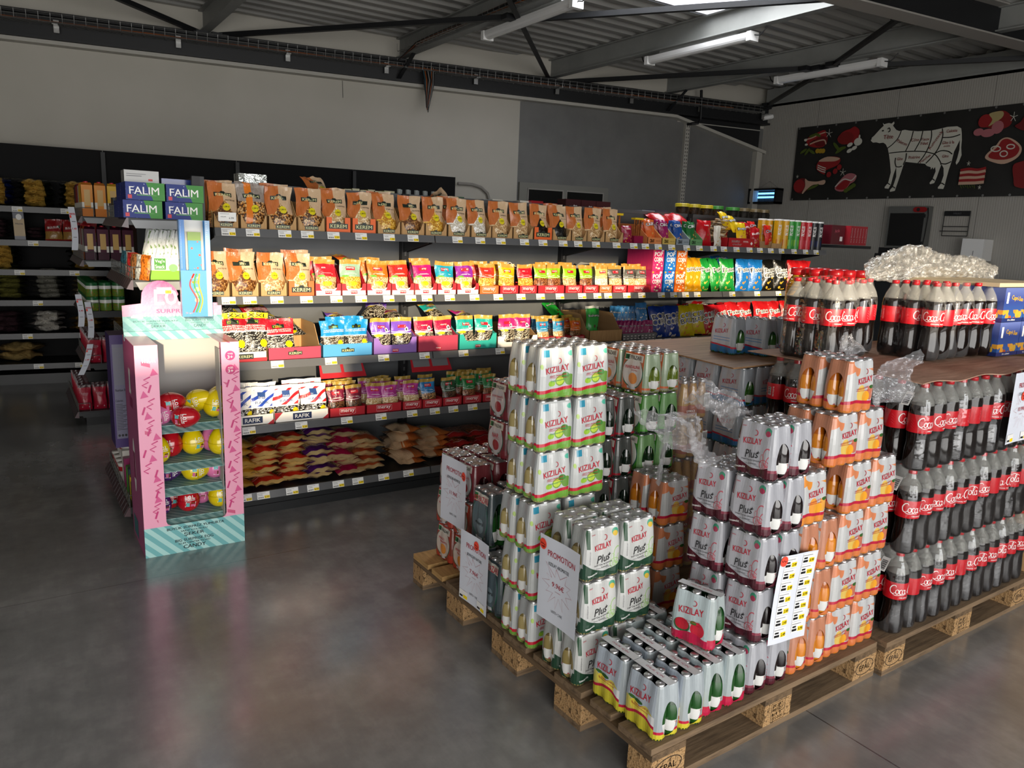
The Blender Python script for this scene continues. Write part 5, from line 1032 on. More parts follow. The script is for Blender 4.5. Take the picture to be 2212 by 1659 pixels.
# juice cartons
def juice_mesh(c1, c2):
    m_ = mat('juice_' + c1, rough=.4, spec=.25, coat=.05, fn=lambda g: g.mix((g.uv[1] < .25), g.mix((g.uv[1] < .45) & (g.uv[1] > .25) & (g.ob[0].abs() > .022), lin(c1), (.7, .68, .62)), lin(c2)))
    return MB().box(-.038, -.038, 0, .038, .038, .235).prism([(-.038, -.038, .235), (.038, -.038, .235), (.03, .0, .255), (-.03, .0, .255)], (0, .004, 0)).mesh('juice_carton', m_)
jc = MB().lathe([(.014, .235), (.014, .262), (0, .262)], 10).mesh('cap', P_RED)
JU = {n: juice_mesh(a, b) for n, a, b in (('orange', 'd88a2e', 'c87424'), ('yellow', 'd8ac2a', 'd09a20'), ('red', '9a1c2c', '7a1424'), ('plum', '4a1830', '3c1428'), ('white', 'b8b0a8', 'c86a3a'))}
lbl = MB().box(-.020, -.0392, .08, .020, -.0385, .20).mesh('printed_panel', flat('juice_panel', 'c8a058', .35))
for lv, (z, rows) in enumerate(((1.641, ('orange', 'orange', 'yellow', 'red')), (1.311, ('plum', 'plum', 'plum', 'plum')))):
    for i, n in enumerate(rows):
        for dp in range(1 if i else 8):
            nm = n if dp == 0 else (('yellow', 'yellow', 'white', 'red', 'red', 'plum', 'plum') if lv == 0 else ('white', 'white', 'red', 'white', 'plum', 'plum', 'plum'))[dp - 1]
            o = tag(put(JU[nm], 'juice_carton', None, (.545 + .088 * i, 6.77 + .092 * dp, z)), f'{nm} juice carton, {ORD[i]} across and {ORD[dp]} deep on the {"top" if lv == 0 else "second"} end shelf', 'juice carton', 'juice cartons on the rear end shelving')
            put(jc, 'cap', o, (0, .01, 0))
            if dp == 0: put(lbl, 'printed_panel', o)
tin = MB().lathe([(0, 0), (.043, 0), (.0445, .004), (.0445, .106), (.043, .11), (.039, .11), (.038, .106), (0, .106)], 20).mesh('tin', mat('vegetable_tin', rough=.3, fn=lambda g: g.mix((g.ob[2] > .06), g.mix((g.voro(g.ob[3], 60) < .3), lin('5a7a2a'), lin('9a6a2a')), g.mix((g.ob[2] > .085), (.7, .7, .66), lin('1c5a30')))), True)
for lv in range(2):
    for i in range(3):
        for dp in range(9 if i == 0 else 3):
            tag(put(tin, 'food_tin', None, (.535 + .092 * i, 6.76 + .094 * dp, .916 + .111 * lv), (0, 0, i + dp)), f'green vegetable tin, {"upper" if lv else "lower"} layer, {ORD[i]} across and {ORD[dp]} deep', 'tin', 'vegetable tins on the rear end shelving')
bag_kind('coffee', .095, .20, .06, lambda g: g.mix((g.uv[1] > .90), g.mix(g.noise(g.vec(*g.uv), 4), lin('8a1026'), lin('a81a34')), lin('3a0c14')), (Print2D().rect(-.02, .12, .02, .123, 0).text('kahve', 0, .135, .05, .016, 0).rect(-.028, .02, .028, .03, 0), [flat('print_dusty', 'c09aa0', .4)]), n=3, wr=.5)
for z, nm in ((.50, 'fourth'), (.12, 'lowest')):
    for i in range(4):
        for dp in range(8 if i == 0 else 2):
            bag('coffee', .53 + .105 * i - (.09 if z < .2 else 0), 6.78 + .105 * dp, z, f'dark red coffee pack, {ORD[i]} across and {ORD[dp]} deep on the {nm} end shelf', 'coffee pack', 'coffee packs on the rear end shelving', 'coffee_pack', lean=-2)
# paper offer strips hanging from the rear end shelving
M_PAPER = flat('white_paper', 'd4d8e2', .6)
for i, (x, z0_, z1_, sw) in enumerate(((.435, 1.385, 1.705, 0), (.44, .80, 1.05, 0), (.50, .71, .99, 0), (.50, .42, .66, -.085))):
    sx = lambda v, x=x, sw=sw: x + sw * (1 - v) + .008 * math.sin(v * 4); sy = lambda v: 6.685 - .012 * math.sin(v * 3.1)
    m = MB().grid(lambda u, v: Vector((sx(v) + (u - .5) * .042, sy(v), z0_ + (z1_ - z0_) * v)), 2, 8)
    o = tag(m.build('offer_strip', M_PAPER, smooth=True), f'white paper offer strip on the rear end shelving, {ORD[i]} from the top', 'paper strip', 'paper offer strips')
    Print2D().text('PROMOTION', 0, .84, .034, .05, 0, 0, .02).text('1.49', 0, .5, .026, .05, 0).rect(-.012, .3, .012, .31, 1).rect(-.012, .66, .014, .672, 1).ell(-.014, .78, .006, .035, 2).mb(lambda a, b, l: (sx(b) + a, sy(b) - .0012 - .0005 * l, z0_ + (z1_ - z0_) * b)).build('printed_text', [P_RED, P_BLK, flat('sticker_red', 'f0402c', .5)], o)
# ------------------------------------------------------------------ pallets
def woodfn(a, b, ax=0):
    def fn(g):
        x, y, z, v = g.ob; s = g.vec(x * (3 if ax == 0 else 30), y * (30 if ax == 0 else 3), z * 40)
        return g.ramp(g.noise(s, 1.6, 6, .7) * .7 + g.noise(v, 3, 3) * .3, [(.3, lin(a)), (.52, lin(b)), (.7, tuple(1.25 * q for q in lin(b)))])
    return fn
M_WOODX = mat('pallet_wood_long', rough=.75, spec=.25, fn=woodfn('3e332a', '76624c'), bump=lambda g: (g.noise(g.vec(g.ob[0] * 4, g.ob[1] * 50, g.ob[2] * 50), 1.5, 4), .35, .004))
M_WOODY = mat('pallet_wood_cross', rough=.75, spec=.25, fn=woodfn('3c3126', '6c5842', 1), bump=lambda g: (g.noise(g.vec(g.ob[0] * 50, g.ob[1] * 4, g.ob[2] * 50), 1.5, 4), .35, .004))
M_CHIP = mat('chipboard_block', rough=.85, spec=.2, fn=lambda g: g.ramp(g.voro(g.ob[3], 95), [(.1, lin('8a6844')), (.5, lin('b08e64')), (.9, lin('4a3622'))]), bump=lambda g: (g.voro(g.ob[3], 95), .5, .004))
M_NEWW = mat('fresh_pallet_wood', rough=.7, spec=.25, fn=woodfn('8a6a42', 'b8935f', 1))
P_STAMP = flat('burnt_stamp', '241a12', .8)
def box_mesh(nm, x, y, z, m_):
    return MB().box(-x / 2, -y / 2, 0, x / 2, y / 2, z).mesh(nm, m_)
BLK = [box_mesh('block', .145, .10, .078, M_CHIP), box_mesh('block', .145, .145, .078, M_CHIP)]
DKB = {w: box_mesh('deck_board', 1.2, w, .022, M_WOODX) for w in (.145, .10)}
STB = box_mesh('stringer_board', .145, .8, .022, M_WOODY); BTB = {w: box_mesh('bottom_board', 1.2, w, .022, M_WOODX) for w in (.145, .10)}
def stamp(ring=True, rows=('EPAL',)):
    p = Print2D()
    for i, s in enumerate(rows): p.text(s, 0, .039 - .016 * i + .008 * (len(rows) - 1), .07 if ring else .055, .022 if ring else .011, 0, 0, .01)
    if ring:
        pts = [(.058 * math.cos(a), .039 + .030 * math.sin(a)) for a in [2 * math.pi * k / 28 for k in range(29)]]; p.line(pts, .003, 0)
    else: p.line([(-.034, .004), (-.034, .074), (.038, .074), (.038, .004), (-.034, .004)], .002, 0)
    return p.mb(lambda a, b, l: (a, -.0506, b)).mesh('stamp', [P_STAMP])
ST1, ST2 = stamp(), stamp(False, ('DE-SRT', '482027', 'HT', '021-0-01'))
def pallet(x, y, label, rz=0.0, fresh=False):
    t = thing('euro_pallet', label, 'pallet', (x, y, 0), rz, 'wooden pallets under the drinks')
    for yy, w in ((.05, .10), (.40, .145), (.75, .10)):
        put(BTB[w], 'bottom_board', t, (.6, yy, 0))
        for i, xx in enumerate((.0725, .6, 1.1275)):
            b = put(BLK[1 if w > .12 else 0], 'block', t, (xx, yy, .022))
            if yy < .1: put(ST2 if i == 1 else ST1, 'stamp', b)
    for xx in (.0725, .6, 1.1275): put(STB, 'stringer_board', t, (xx, .4, .10))
    for yy, w in ((.0725, .145), (.2375, .10), (.40, .145), (.5625, .10), (.7275, .145)):
        o = put(DKB[w], 'deck_board', t, (.6 + rnd.uniform(-.004, .004), yy + rnd.uniform(-.006, .006), .122), (0, 0, rnd.uniform(-.004, .004)))
        if fresh and yy > .5:
            o.data = box_mesh('deck_board', 1.2, w, .022, M_NEWW)
    return t
pallet(1.487, 1.392, 'weathered pallet nearest the camera carrying lemon, melon and lime soda packs', R(.8))
pallet(1.487, 2.188, 'pallet with pale end boards carrying red and green soda packs', 0, True)
pallet(2.708, 1.388, 'pallet under the tall cola bottle packs')
pallet(2.708, 2.192, 'pallet under the stack topped by the wooden sheet')
PZ = .1445

# ------------------------------------------------------------------ shrink-wrapped six packs
def outline(nx, ny, c, r, dip, k=6):
    out = []; hx, hy = (nx - 1) / 2 * c, (ny - 1) / 2 * c
    def side(n, h):  # along from -h to h, bulge offset
        return [(-h + 2 * h * i / ((n - 1) * k), r - dip * (1 - math.cos(2 * math.pi * i / k)) / 2) for i in range((n - 1) * k + 1)] if n > 1 else [(0, r)]
    A = [(x, -hy - o) for x, o in side(nx, hx)]; B = [(hx + o, y) for y, o in side(ny, hy)]
    C_ = [(-x, hy + o) for x, o in side(nx, hx)]; D_ = [(-hx - o, -y) for y, o in side(ny, hy)]
    arcs = [(hx, -hy, -90), (hx, hy, 0), (-hx, hy, 90), (-hx, -hy, 180)]
    for S_, (ax, ay, a0), sd in zip((A, B, C_, D_), arcs, (0, 1, 2, 3)):
        out += [(x, y, sd) for x, y in S_]
        for q in (1, 2, 3): a = R(a0 + 22.5 * q); out.append((ax + r * math.cos(a), ay + r * math.sin(a), sd if q < 2 else (sd + 1) % 4))
    return out
def film_mesh(name, nx, ny, c, prof, mats, H, lip=None, k=6):
    """film round nx x ny bottles; prof rows are (z, radius, dip)"""
    W_, D_ = (nx - 1) * c + 2 * max(p[1] for p in prof), (ny - 1) * c + 2 * max(p[1] for p in prof)
    rings = [(z, outline(nx, ny, c, r, d, k)) for z, r, d in prof]; m = MB(); n = len(rings[0][1])
    for (z0, a), (z1, b) in zip(rings, rings[1:]):
        for i in range(n):
            j = (i + 1) % n; q = [a[i], a[j], b[j], b[i]]; zz = [z0, z0, z1, z1]; sd = a[i][2] if a[i][2] == a[j][2] else a[j][2]
            sg = {0: lambda p: p[0] / W_ + .5, 2: lambda p: .5 - p[0] / W_, 1: lambda p: p[1] / D_ + .5, 3: lambda p: .5 - p[1] / D_}[sd]
            m.add([(p[0], p[1], z) for p, z in zip(q, zz)], [(0, 1, 2, 3)], sd % 2, [(sg(p), z / H) for p, z in zip(q, zz)])
    return m
def front_map(nx, ny, c, prof):
    hx, hy = (nx - 1) / 2 * c, (ny - 1) / 2 * c
    def fn(x, z, l):
        z = max(prof[0][0], min(prof[-1][0], z))
        r, d = next(((r0 + (r1 - r0) * (z - z0) / (z1 - z0), d0 + (d1 - d0) * (z - z0) / (z1 - z0)) for (z0, r0, d0), (z1, r1, d1) in zip(prof, prof[1:]) if z0 <= z <= z1))
        if abs(x) <= hx: y = -hy - r + d * (1 - math.cos(2 * math.pi * (x + hx) / c)) / 2
        else: e = min(abs(x) - hx, r * .98); y = -hy - math.sqrt(r * r - e * e)
        return (x, y - .0016 - .0005 * l, z)
    return fn
SC_, SH = .052, .183
SPROF = [(.0010, .0185, .010), (.0035, .0232, .009), (.009, .0256, .0075), (.020, .0262, .0050), (.034, .0262, .0038), (.05, .0262, .0030), (.082, .0262, .0024), (.102, .0252, .0022), (.122, .0232, .0022), (.142, .0206, .0024), (.158, .0186, .0030), (.170, .0172, .0040), (.1765, .0150, .0045)]
SFRONT = front_map(3, 2, SC_, SPROF)
def shrink(): return lambda g: (g.noise(g.vec(g.uv[0] * 6, g.uv[1] * 2), 3, 4, .6) * .6 + g.noise(g.vec(g.uv[0] * 11, g.uv[1] * 1.2), 2, 1) * .5, .16, .008)
def end_mat(key, base, low, lowv, hole=(.5, .36, .29, .31), tint=None):
    def col(g):
        u, v = g.uv; c = g.mix(g.noise(g.vec(u * 5, v * 2), 2, 3), lin(base), tuple(.8 * q for q in lin(base)))
        c = g.mix((v < lowv), c, lin(low)); c = g.mix(((v - lowv - .025).abs() < .025), c, lin(tint or low)); return c
    def al(g):
        u, v = g.uv; a, b, rx, ry = hole
        e = (((u - a) / rx) * ((u - a) / rx) + ((v - b) / ry) * ((v - b) / ry))
        return (e > 1.0)
    return mat('film_end_' + key, fn=col, rough=.25, spec=.5, coat=.3, alpha=al, bump=shrink())
def front_mat(key, fn): return mat('film_front_' + key, fn=fn, rough=.26, spec=.5, coat=.35, bump=shrink())
WH = (.47, .475, .48)
def f_lime(g):
    u, v = g.uv; s = v - .10 * (u - .5) * 1.0; c = g.mix(g.noise(g.vec(u, v), 3), WH, (.44, .46, .44))
    c = g.mix(g.ell(.56, .35, .135, .10), c, lin('7a9a3c')); c = g.mix(g.ell(.56, .35, .105, .075), c, lin('b8cf4a')); c = g.mix(g.ell(.82, .36, .13, .11), c, lin('628c3a')); c = g.mix(g.ell(.34, .30, .09, .055), c, lin('8fb83a')); c = g.mix(g.ell(.70, .45, .10, .06), c, lin('3c7a2c'))
    c = g.mix(g.rect(.12, .80, .28, .93), c, lin('2f86a0')); c = g.mix(g.ell(.86, .86, .09, .05), c, lin('4aa890')); c = g.mix(g.ell(.08, .62, .03, .05), c, lin('9ab84a')); c = g.mix(g.ell(.93, .58, .04, .05), c, lin('b8d07a'))
    c = g.mix((s < .215), c, lin('b81f34')); return g.mix((s < .150), c, lin('6a9a3c'))
def f_plus(low, leaf, mark, base=(.47, .475, .46)):
    def fn(g):
        u, v = g.uv; c = g.mix(g.noise(g.vec(u, v), 3), base, tuple(.95 * q for q in base))
        for k, (x, y, rx, ry) in enumerate(((.86, .42, .11, .17), (.80, .27, .13, .10), (.93, .30, .10, .16), (.74, .38, .05, .08))):
            rim = g.ell(x, y, rx, ry) & g.ell(x, y, rx * .84, ry * .86).inv(); c = g.mix(rim, c, lin(leaf))
        c = g.mix(g.ell(.82, .25, .09, .075) & (g.noise(g.vec(u * 30, v * 30), 2) > .5), c, lin(leaf))
        c = g.mix(g.rect(.06, .62, .13, .96), c, lin(mark)); c = g.mix(g.ell(.80, .86, .085, .075), c, lin('3f8f72')); c = g.mix(g.ell(.80, .83, .065, .05), c, lin('c9a83a' if low < '3' else 'a83a56'))
        cu = .17 + .62 * (u - .55) * (u - .55); return g.mix((v < cu), c, lin(low))
    return fn
def f_mango(top, fr, fr2, low):
    def fn(g):
        u, v = g.uv; c = g.mix(g.noise(g.vec(u, v), 3), WH, (.45, .45, .435))
        c = g.mix((v > .80 + .5 * (u - .45) * (u - .45) * -1 + .06 * u) | g.ell(.30, .82, .10, .13), c, lin(top)); c = g.mix(g.ell(.66, .93, .5, .12), c, WH)
        c = g.mix(g.ell(.46, .36, .13, .16), c, lin(fr)); c = g.mix(g.ell(.80, .36, .12, .14), c, lin(fr2)); c = g.mix(g.ell(.64, .29, .14, .11), c, lin('e09a28')); c = g.mix(g.ell(.83, .47, .08, .035), c, lin('2f5a24'))
        s = v - .05 * (u * 6).sin() * .4; c = g.mix((s < .225), c, lin('b01c38')); return g.mix((s < .165), c, lin(low))
    return fn
def f_lemon(g):
    u, v = g.uv; c = g.mix(v, (.42, .47, .53), (.38, .43, .49)); c = g.mix((v < .46 + .05 * (u * 12).sin()), c, lin('c8bc5a'))
    c = g.mix(g.ell(.34, .40, .13, .10), c, lin('e6cf4a')); c = g.mix(g.ell(.58, .36, .14, .10), c, lin('e8d25a')); c = g.mix(g.ell(.44, .51, .12, .035), c, lin('2c5a2a')); c = g.mix(g.ell(.26, .52, .10, .03), c, lin('3c6a30')); c = g.mix(g.rect(.72, .12, .94, .42), c, (.7, .7, .7))
    s = v + .05 * (u * 7 + 1).sin(); c = g.mix((s < .30), c, lin('b01c38')); return g.mix((s < .245), c, lin('c2b634'))
def f_melon(g):
    u, v = g.uv; c = g.mix(v, (.38, .48, .48), (.43, .50, .52)); c = g.mix((v < .62) & (v > .55), c, c)
    c = g.mix(g.ell(.30, .33, .19, .13), c, lin('2a5a30')); c = g.mix(g.ell(.30, .35, .16, .11), c, lin('b01c2c')); c = g.mix(g.ell(.66, .33, .16, .14), c, lin('c02236')); c = g.mix(g.ell(.56, .44, .07, .04), c, lin('3a6a2c'))
    c = g.mix((g.voro(g.vec(u, v), 26) < .10) & (v < .45), c, (.02, .01, .01)); s = v + .03 * (u * 9).sin(); return g.mix((s < .22), c, lin('b01a40'))
def f_blue(g):
    u, v = g.uv; c = g.mix(g.noise(g.vec(u * 8, v), 2), (.40, .44, .49), (.54, .56, .60)); c = g.mix((((v * 14).frac()) < .3) & (v > .34) & (v < .5) & (u > .2) & (u < .85), c, lin('6a8fb8'))
    s = v + .06 * (u - .5); c = g.mix((s < .25), c, lin('b02a3c')); return g.mix((s < .205), c, lin('2f6a9a'))
def f_bey(base, lab, fruit):
    def fn(g):
        u, v = g.uv; c = g.mix(g.noise(g.vec(u * 4, v), 3), lin(base), tuple(.7 * q for q in lin(base)))
        c = g.mix(g.ell(.5, .46, .40, .38), c, lin('2c5a48')); c = g.mix(g.ell(.5, .47, .37, .36), c, lin(lab)); c = g.mix(g.ell(.52, .33, .16, .14), c, lin(fruit)); c = g.mix(g.rect(.16, .76, .84, .92), c, lin('c8c4b8')); c = g.mix(g.rect(.16, .78, .30, .90), c, lin('2c6a3a')); return g.mix(g.rect(.30, .06, .62, .12), c, WH)
    return fn
def a_kiz(extra=None, y=.105, w=.098, h=.021, ms=None, cx=0.0):
    p = Print2D().text('KIZILAY', cx, y, w, h, 0, R(7), .012).crescent(cx + .008, y + .028, .0095, 0)
    if extra: extra(p)
    return p
def x_plus(col):
    def fn(p):
        p.text('Plus', -.004, .076, .055, .026, 1, R(10), .0, .35).text('+', .022, .086, .010, .010, 1).text('Yeşil Çay & Limonlu', -.004, .055, .075, .007, 1, R(5), .01).text('Limon', .004, .046, .028, .006, 1, R(5), .01).rect(-.03, .040, .035, .0412, 2).text('yeni', -.046, .160, .014, .006, 0).text('BAĞIŞIKLIK', -.060, .085, .045, .005, 2, R(90)).text('ŞEKERSİZ', -.045, .024, .040, .008, 3, R(8), .02)
    return fn
def x_sub(t, t2='', mi=0):
    def fn(p):
        p.text(t, 0, .084, .070, .007, mi, R(6), .01).rect(-.036, .0745, .038, .0757, 0)
        if t2: p.text(t2, 0, .066, .06, .0055, 4, R(6), .01)
    return fn
SIX = {}
def bottle_mesh(key, glass, liq=None):
    def col(g):
        z = g.ob[2]; c = g.mix((z > .105), lin(liq or glass), lin(glass)); return g.mix((z > .020) & (z < .056), c, g.mix((g.noise(g.ob[3], 70, 2) > .62), (.68, .68, .66), (.45, .12, .14)))
    m_ = mat('soda_glass_' + key, fn=col, rough=.08, spec=.6, coat=.6)
    return MB().lathe([(0, .0012), (.0215, .0012), (.0252, .007), (.0252, .084), (.0240, .10), (.0175, .13), (.0132, .15), (.0130, .166), (.0142, .167), (.0145, .169), (.0145, .180), (.0128, .183), (.0, .183)], 14, mis=[0] * 7 + [1] * 5).mesh('bottle_' + key, [m_, M_CAP], True)
M_CAP = mat('silver_crown_cap', (.55, .55, .56), .28, metal=.9)
PMS = [flat('kizilay_red', 'b4182e', .4), P_BLK, P_GRY, P_WHT, flat('print_teal_green', '2a8a6a', .4)]
def six_kind(key, ffn, endb, low, lowv, glass, art, tint=None, liq=None, hole=(.5, .36, .29, .31), ms=None):
    fm = film_mesh('film_' + key, 3, 2, SC_, SPROF, 0, SH).mesh('film_' + key, [front_mat(key, ffn), end_mat(key, endb, low, lowv, hole, tint)], True)
    pm = art.mb(SFRONT).mesh('print_' + key, ms or PMS) if art else None
    SIX[key] = (fm, pm, bottle_mesh(key, glass, liq))
six_kind('lime', f_lime, 'a4a7a7', '6a9a3c', .13, '6a5a2a', a_kiz(x_sub('MİSKET LİMONU & NANE', 'ZENGİN MAGNEZYUMLU'), cx=-.004), 'b01c38', '9a8a5a')
six_kind('plusg', f_plus('1f3d2c', '8fb070', '2a4a34'), 'a2a5a2', '1f3d2c', .20, '5a4a24', a_kiz(x_plus(0), .118, .070, .019, cx=-.006), liq='8a7a4a')
six_kind('plusp', f_plus('4a1824', 'b85a66', '5a2430', (.43, .43, .47)), 'a4a5ab', '4a1824', .16, '12080a', a_kiz(x_plus(0), .118, .070, .019, cx=-.006), '7a3040')
six_kind('mango', f_mango('c87a52', 'd0b058', 'b86a50', 'c8703e'), 'b87c60', 'c87040', .16, 'a8560f', a_kiz(x_sub('MANGO & ANANAS'), .112, .078, .020, cx=.012), 'b01c38', 'c87a1e', (.5, .40, .30, .33))
six_kind('mandarin', f_mango('d08434', 'd8903a', 'd89a44', 'd08030'), 'b87a48', 'd8702c', .16, 'a8560f', a_kiz(x_sub('MANDALİNA'), .112, .078, .020, cx=.004), 'b01c38', 'c87a1e')
six_kind('lemon', f_lemon, '9ea6aa', 'c2b634', .13, '123a16', a_kiz(x_sub('LİMON'), .120, .088, .021, cx=-.002), 'b01c38', '1c4a1c')
six_kind('melon', f_melon, 'a0aaaa', 'b01a40', .17, '123a16', a_kiz(x_sub('KARPUZ-ÇİLEK'), .118, .088, .022, cx=-.002), 'b01c38', '1c4a1c', (.5, .42, .30, .36))
six_kind('blue', f_blue, '9aa0a6', '2f6a9a', .16, '123a16', a_kiz(None, .112, .080, .020), 'b02a3c', '2a5a1c')
six_kind('pom', f_bey('7e2430', 'c2bcbc', '9a2c30'), '6e2a30', '7e2430', .2, '3a1014', Print2D().text('BEYPAZARI', 0, .153, .075, .014, 1).text('POMEGRANATE', 0, .108, .085, .010, 0, R(4), .01).text('FLAVOURED', .01, .097, .04, .005, 0))
six_kind('nar', f_bey('842a30', 'c2bcbc', '9a2c30'), '6e2a30', '7e2430', .2, '3a1014', Print2D().text('BEYPAZARI', 0, .153, .075, .014, 1).text('NAR', 0, .106, .05, .020, 0, R(4), .02).text('AROMALI', .012, .092, .035, .005, 0))
six_kind('pine', f_bey('a83a2a', 'cbbcb0', 'd88a3a'), '7e3a2a', 'a83a2a', .2, '3a1a10', Print2D().text('BEYPAZARI', 0, .153, .075, .014, 1).text('MANGO', -.012, .110, .05, .012, 0, R(4), .01).text('PINEAPPLE', .008, .096, .06, .010, 0, R(4), .01))
six_kind('mandalina', f_bey('b8603a', 'c8c0b8', 'd88a4a'), '8a9a80', '8a8a78', .1, '3a4a10', Print2D().text('BEYPAZARI', 0, .155, .085, .018, 1).text('MANDALINA', 0, .112, .085, .014, 0, R(4), .01).text('AROMALI', .012, .098, .035, .005, 0), 'b8603a', '5a6a20')
six_kind('cilek', f_bey('8e1c28', 'c2bcbc', 'b01c2c'), '474b48', '2a2c2a', .08, '0c1a10', Print2D().text('BEYPAZARI', 0, .153, .075, .014, 1).text('ÇİLEK', 0, .106, .06, .016, 0, R(4), .02), '8e1c28', None, (.5, .36, .30, .34))
six_kind('elma', f_bey('3f8a2c', 'c8ccc0', '7ab03a'), '6f9a62', '2a3a2a', .08, '0c2a10', Print2D().text('BEYPAZARI', 0, .153, .075, .014, 1).text('ELMA', 0, .106, .06, .016, 0, R(4), .02), '4f9a3a', None, (.5, .36, .32, .34))
six_kind('nat', f_bey('3a464a', '56646a', '7a8a90'), '4a565a', '2a3234', .1, '0e3214', Print2D().text('BEYPAZARI', 0, .150, .11, .020, 0, R(4), .01).text('mineral', 0, .07, .06, .012, 1), '3a464a', '1c4a1c', (.5, .40, .33, .40))
# clear film for tops and loose wrap
def clear_film(name, tint=(.9, .9, .92), haze=.10, gloss=.35, rough=.12, bsc=18):
    if name in MATS: return MATS[name]
    m = bpy.data.materials.new(name); m.use_nodes = True; g = G(m); nt = g.nt; out = g.N['Material Output']; g.N.remove(g.N['Principled BSDF'])
    tr = g.N.new('ShaderNodeBsdfTransparent'); gl = g.N.new('ShaderNodeBsdfGlossy'); df = g.N.new('ShaderNodeBsdfDiffuse'); lw = g.N.new('ShaderNodeLayerWeight')
    gl.inputs['Roughness'].default_value = rough; gl.inputs['Color'].default_value = (*tint, 1); df.inputs['Color'].default_value = (*tint, 1); tr.inputs['Color'].default_value = (.97, .97, .97, 1); lw.inputs['Blend'].default_value = .3
    b = g.N.new('ShaderNodeBump'); b.inputs['Strength'].default_value = .6; b.inputs['Distance'].default_value = .01; g.put(b.inputs['Height'], g.noise(g.ob[3], bsc, 4, .65)); nt.links.new(b.outputs[0], gl.inputs['Normal']); nt.links.new(b.outputs[0], lw.inputs['Normal'])
    m1 = g.N.new('ShaderNodeMixShader'); m2 = g.N.new('ShaderNodeMixShader')
    g.put(m1.inputs[0], S(g, lw.outputs['Facing']) * gloss + .04); nt.links.new(tr.outputs[0], m1.inputs[1]); nt.links.new(gl.outputs[0], m1.inputs[2])
    m2.inputs[0].default_value = haze; nt.links.new(m1.outputs[0], m2.inputs[1]); nt.links.new(df.outputs[0], m2.inputs[2]); nt.links.new(m2.outputs[0], out.inputs[0])
    MATS[name] = m; return m
M_CLR = clear_film('clear_shrink_film'); M_CLR2 = clear_film('milky_top_film', (.8, .8, .82), .30, .5, .18)
strap = Print2D().rect(-.078, -.016, .078, .016, 0, 0, 4).text('iYiLiK iÇiN', 0, .0, .075, .011, 1, 0, .01).mb(lambda a, b, l: (a, b, .1842 + .0004 * l)).mesh('carry_strap', [flat('strap_white', 'c9cacc', .35), flat('strap_print', 'b86a7a', .5)])
topf = MB().grid(lambda u, v: Vector(((u - .5) * .134, (v - .5) * .082, .1785 + .0062 * max(0, math.cos(2 * math.pi * ((u - .5) * .134) / SC_)) ** .6 * max(0, math.cos(2 * math.pi * ((v - .5) * .082 + SC_ / 2) / SC_)) ** .6)), 24, 16).mesh('top_film', M_CLR2, True)
def six(key, x, y, z, rz, label, group, top='film', zs=1.0):
    """one six pack: printed film round six bottles"""
    fm, pm, bm = SIX[key]
    t = thing('soda_six_pack', label, 'soda pack', (x, y, z), rz, group); t.scale = (1, 1, zs)
    f_ = put(fm, 'shrink_film', t)
    if pm: put(pm, 'film_print', f_)
    for i in (-1, 0, 1):
        for j in (-.5, .5): put(bm, 'bottle', t, (i * SC_, j * SC_, 0), (0, 0, i * 1.9 + j * 2.3))
    if top == 'strap': put(strap, 'carry_strap', t)
    else: put(topf, 'top_film', t)
    return t
KN = dict(lime='white and lime green', plusg='white and dark green', plusp='silver and maroon', mango='orange and white mango', mandarin='bright orange mandarin', lemon='pale lemon', melon='watermelon red', blue='silver and blue', pom='dark red pomegranate', nar='red pomegranate', pine='rust red mango', mandalina='tangerine orange', cilek='dark strawberry', elma='green apple', nat='smoky grey')
ROWL = ['bottom', 'second', 'third', 'fourth', 'fifth', 'sixth']
def stack(key, x0, y0, ori, nx, ny, layers, where, top='film', z=PZ, zs=1.0, jit=.004, l0=0, nm=None):
    dx, dy = (.158, .107) if ori == 'Y' else (.107, .158); h = .1862 * zs; q = random.Random(sum(map(ord, where)) + int(x0 * 1000))
    for l in range(layers):
        jx, jy = q.uniform(-jit, jit) * 2.2, q.uniform(-jit, jit)
        for i in range(nx):
            for j in range(ny):
                k = key if isinstance(key, str) else key[l]
                a = 'front' if j == 0 else ('second' if j == 1 else ORD[j]); b = ORD[i]
                lab = f'{KN[k]} six-pack, {ROWL[l + l0]} layer, {a} row, {b} across, {where}'
                six(k, x0 + dx * (i + .5) + jx, y0 + dy * (j + .5) + jy, z + l * h, (0 if ori == 'Y' else -math.pi / 2) + q.uniform(-.02, .02), lab, f'soda six-packs {where}', top, zs)
    return z + layers * h
stack('lemon', 1.507, 1.400, 'X', 2, 2, 1, 'pallet corner', 'strap')
stack('melon', 1.722, 1.415, 'X', 2, 2, 1, 'pallet edge', 'strap')
stack('melon', 1.690, 1.735, 'X', 2, 1, 1, 'behind the pallet edge', 'strap')
six('melon', 1.815, 1.548, PZ + .187, R(-76), 'single watermelon red six-pack standing on top of the low packs', None, 'strap')
stack('plusp', 1.945, 1.425, 'X', 2, 1, 5, 'front maroon stack')
stack('plusp', 1.938, 1.584, 'X', 2, 1, 4, 'rear maroon stack')
stack('mango', 2.166, 1.430, 'X', 2, 1, 3, 'orange block, narrow side')
stack('mandarin', 2.125, 1.430, 'Y', 1, 2, 1, 'orange block, narrow side', z=PZ + 3 * .1862, l0=3)
stack('mango', 2.383, 1.428, 'Y', 2, 2, 4, 'orange block by the cola')
stack('mango', 2.262, 1.428, 'Y', 2, 2, 1, 'orange block by the cola', z=PZ + 4 * .1862, l0=4)
stack('mango', 2.32, 1.425, 'Y', 1, 2, 1, 'topmost on the orange block', z=PZ + 5 * .1862, l0=5)
stack('plusg', 1.482, 1.746, 'Y', 2, 2, 3, 'dark green stack')
stack('mango', 2.07, 1.99, 'Y', 1, 2, 3, 'shaded stack in the middle')
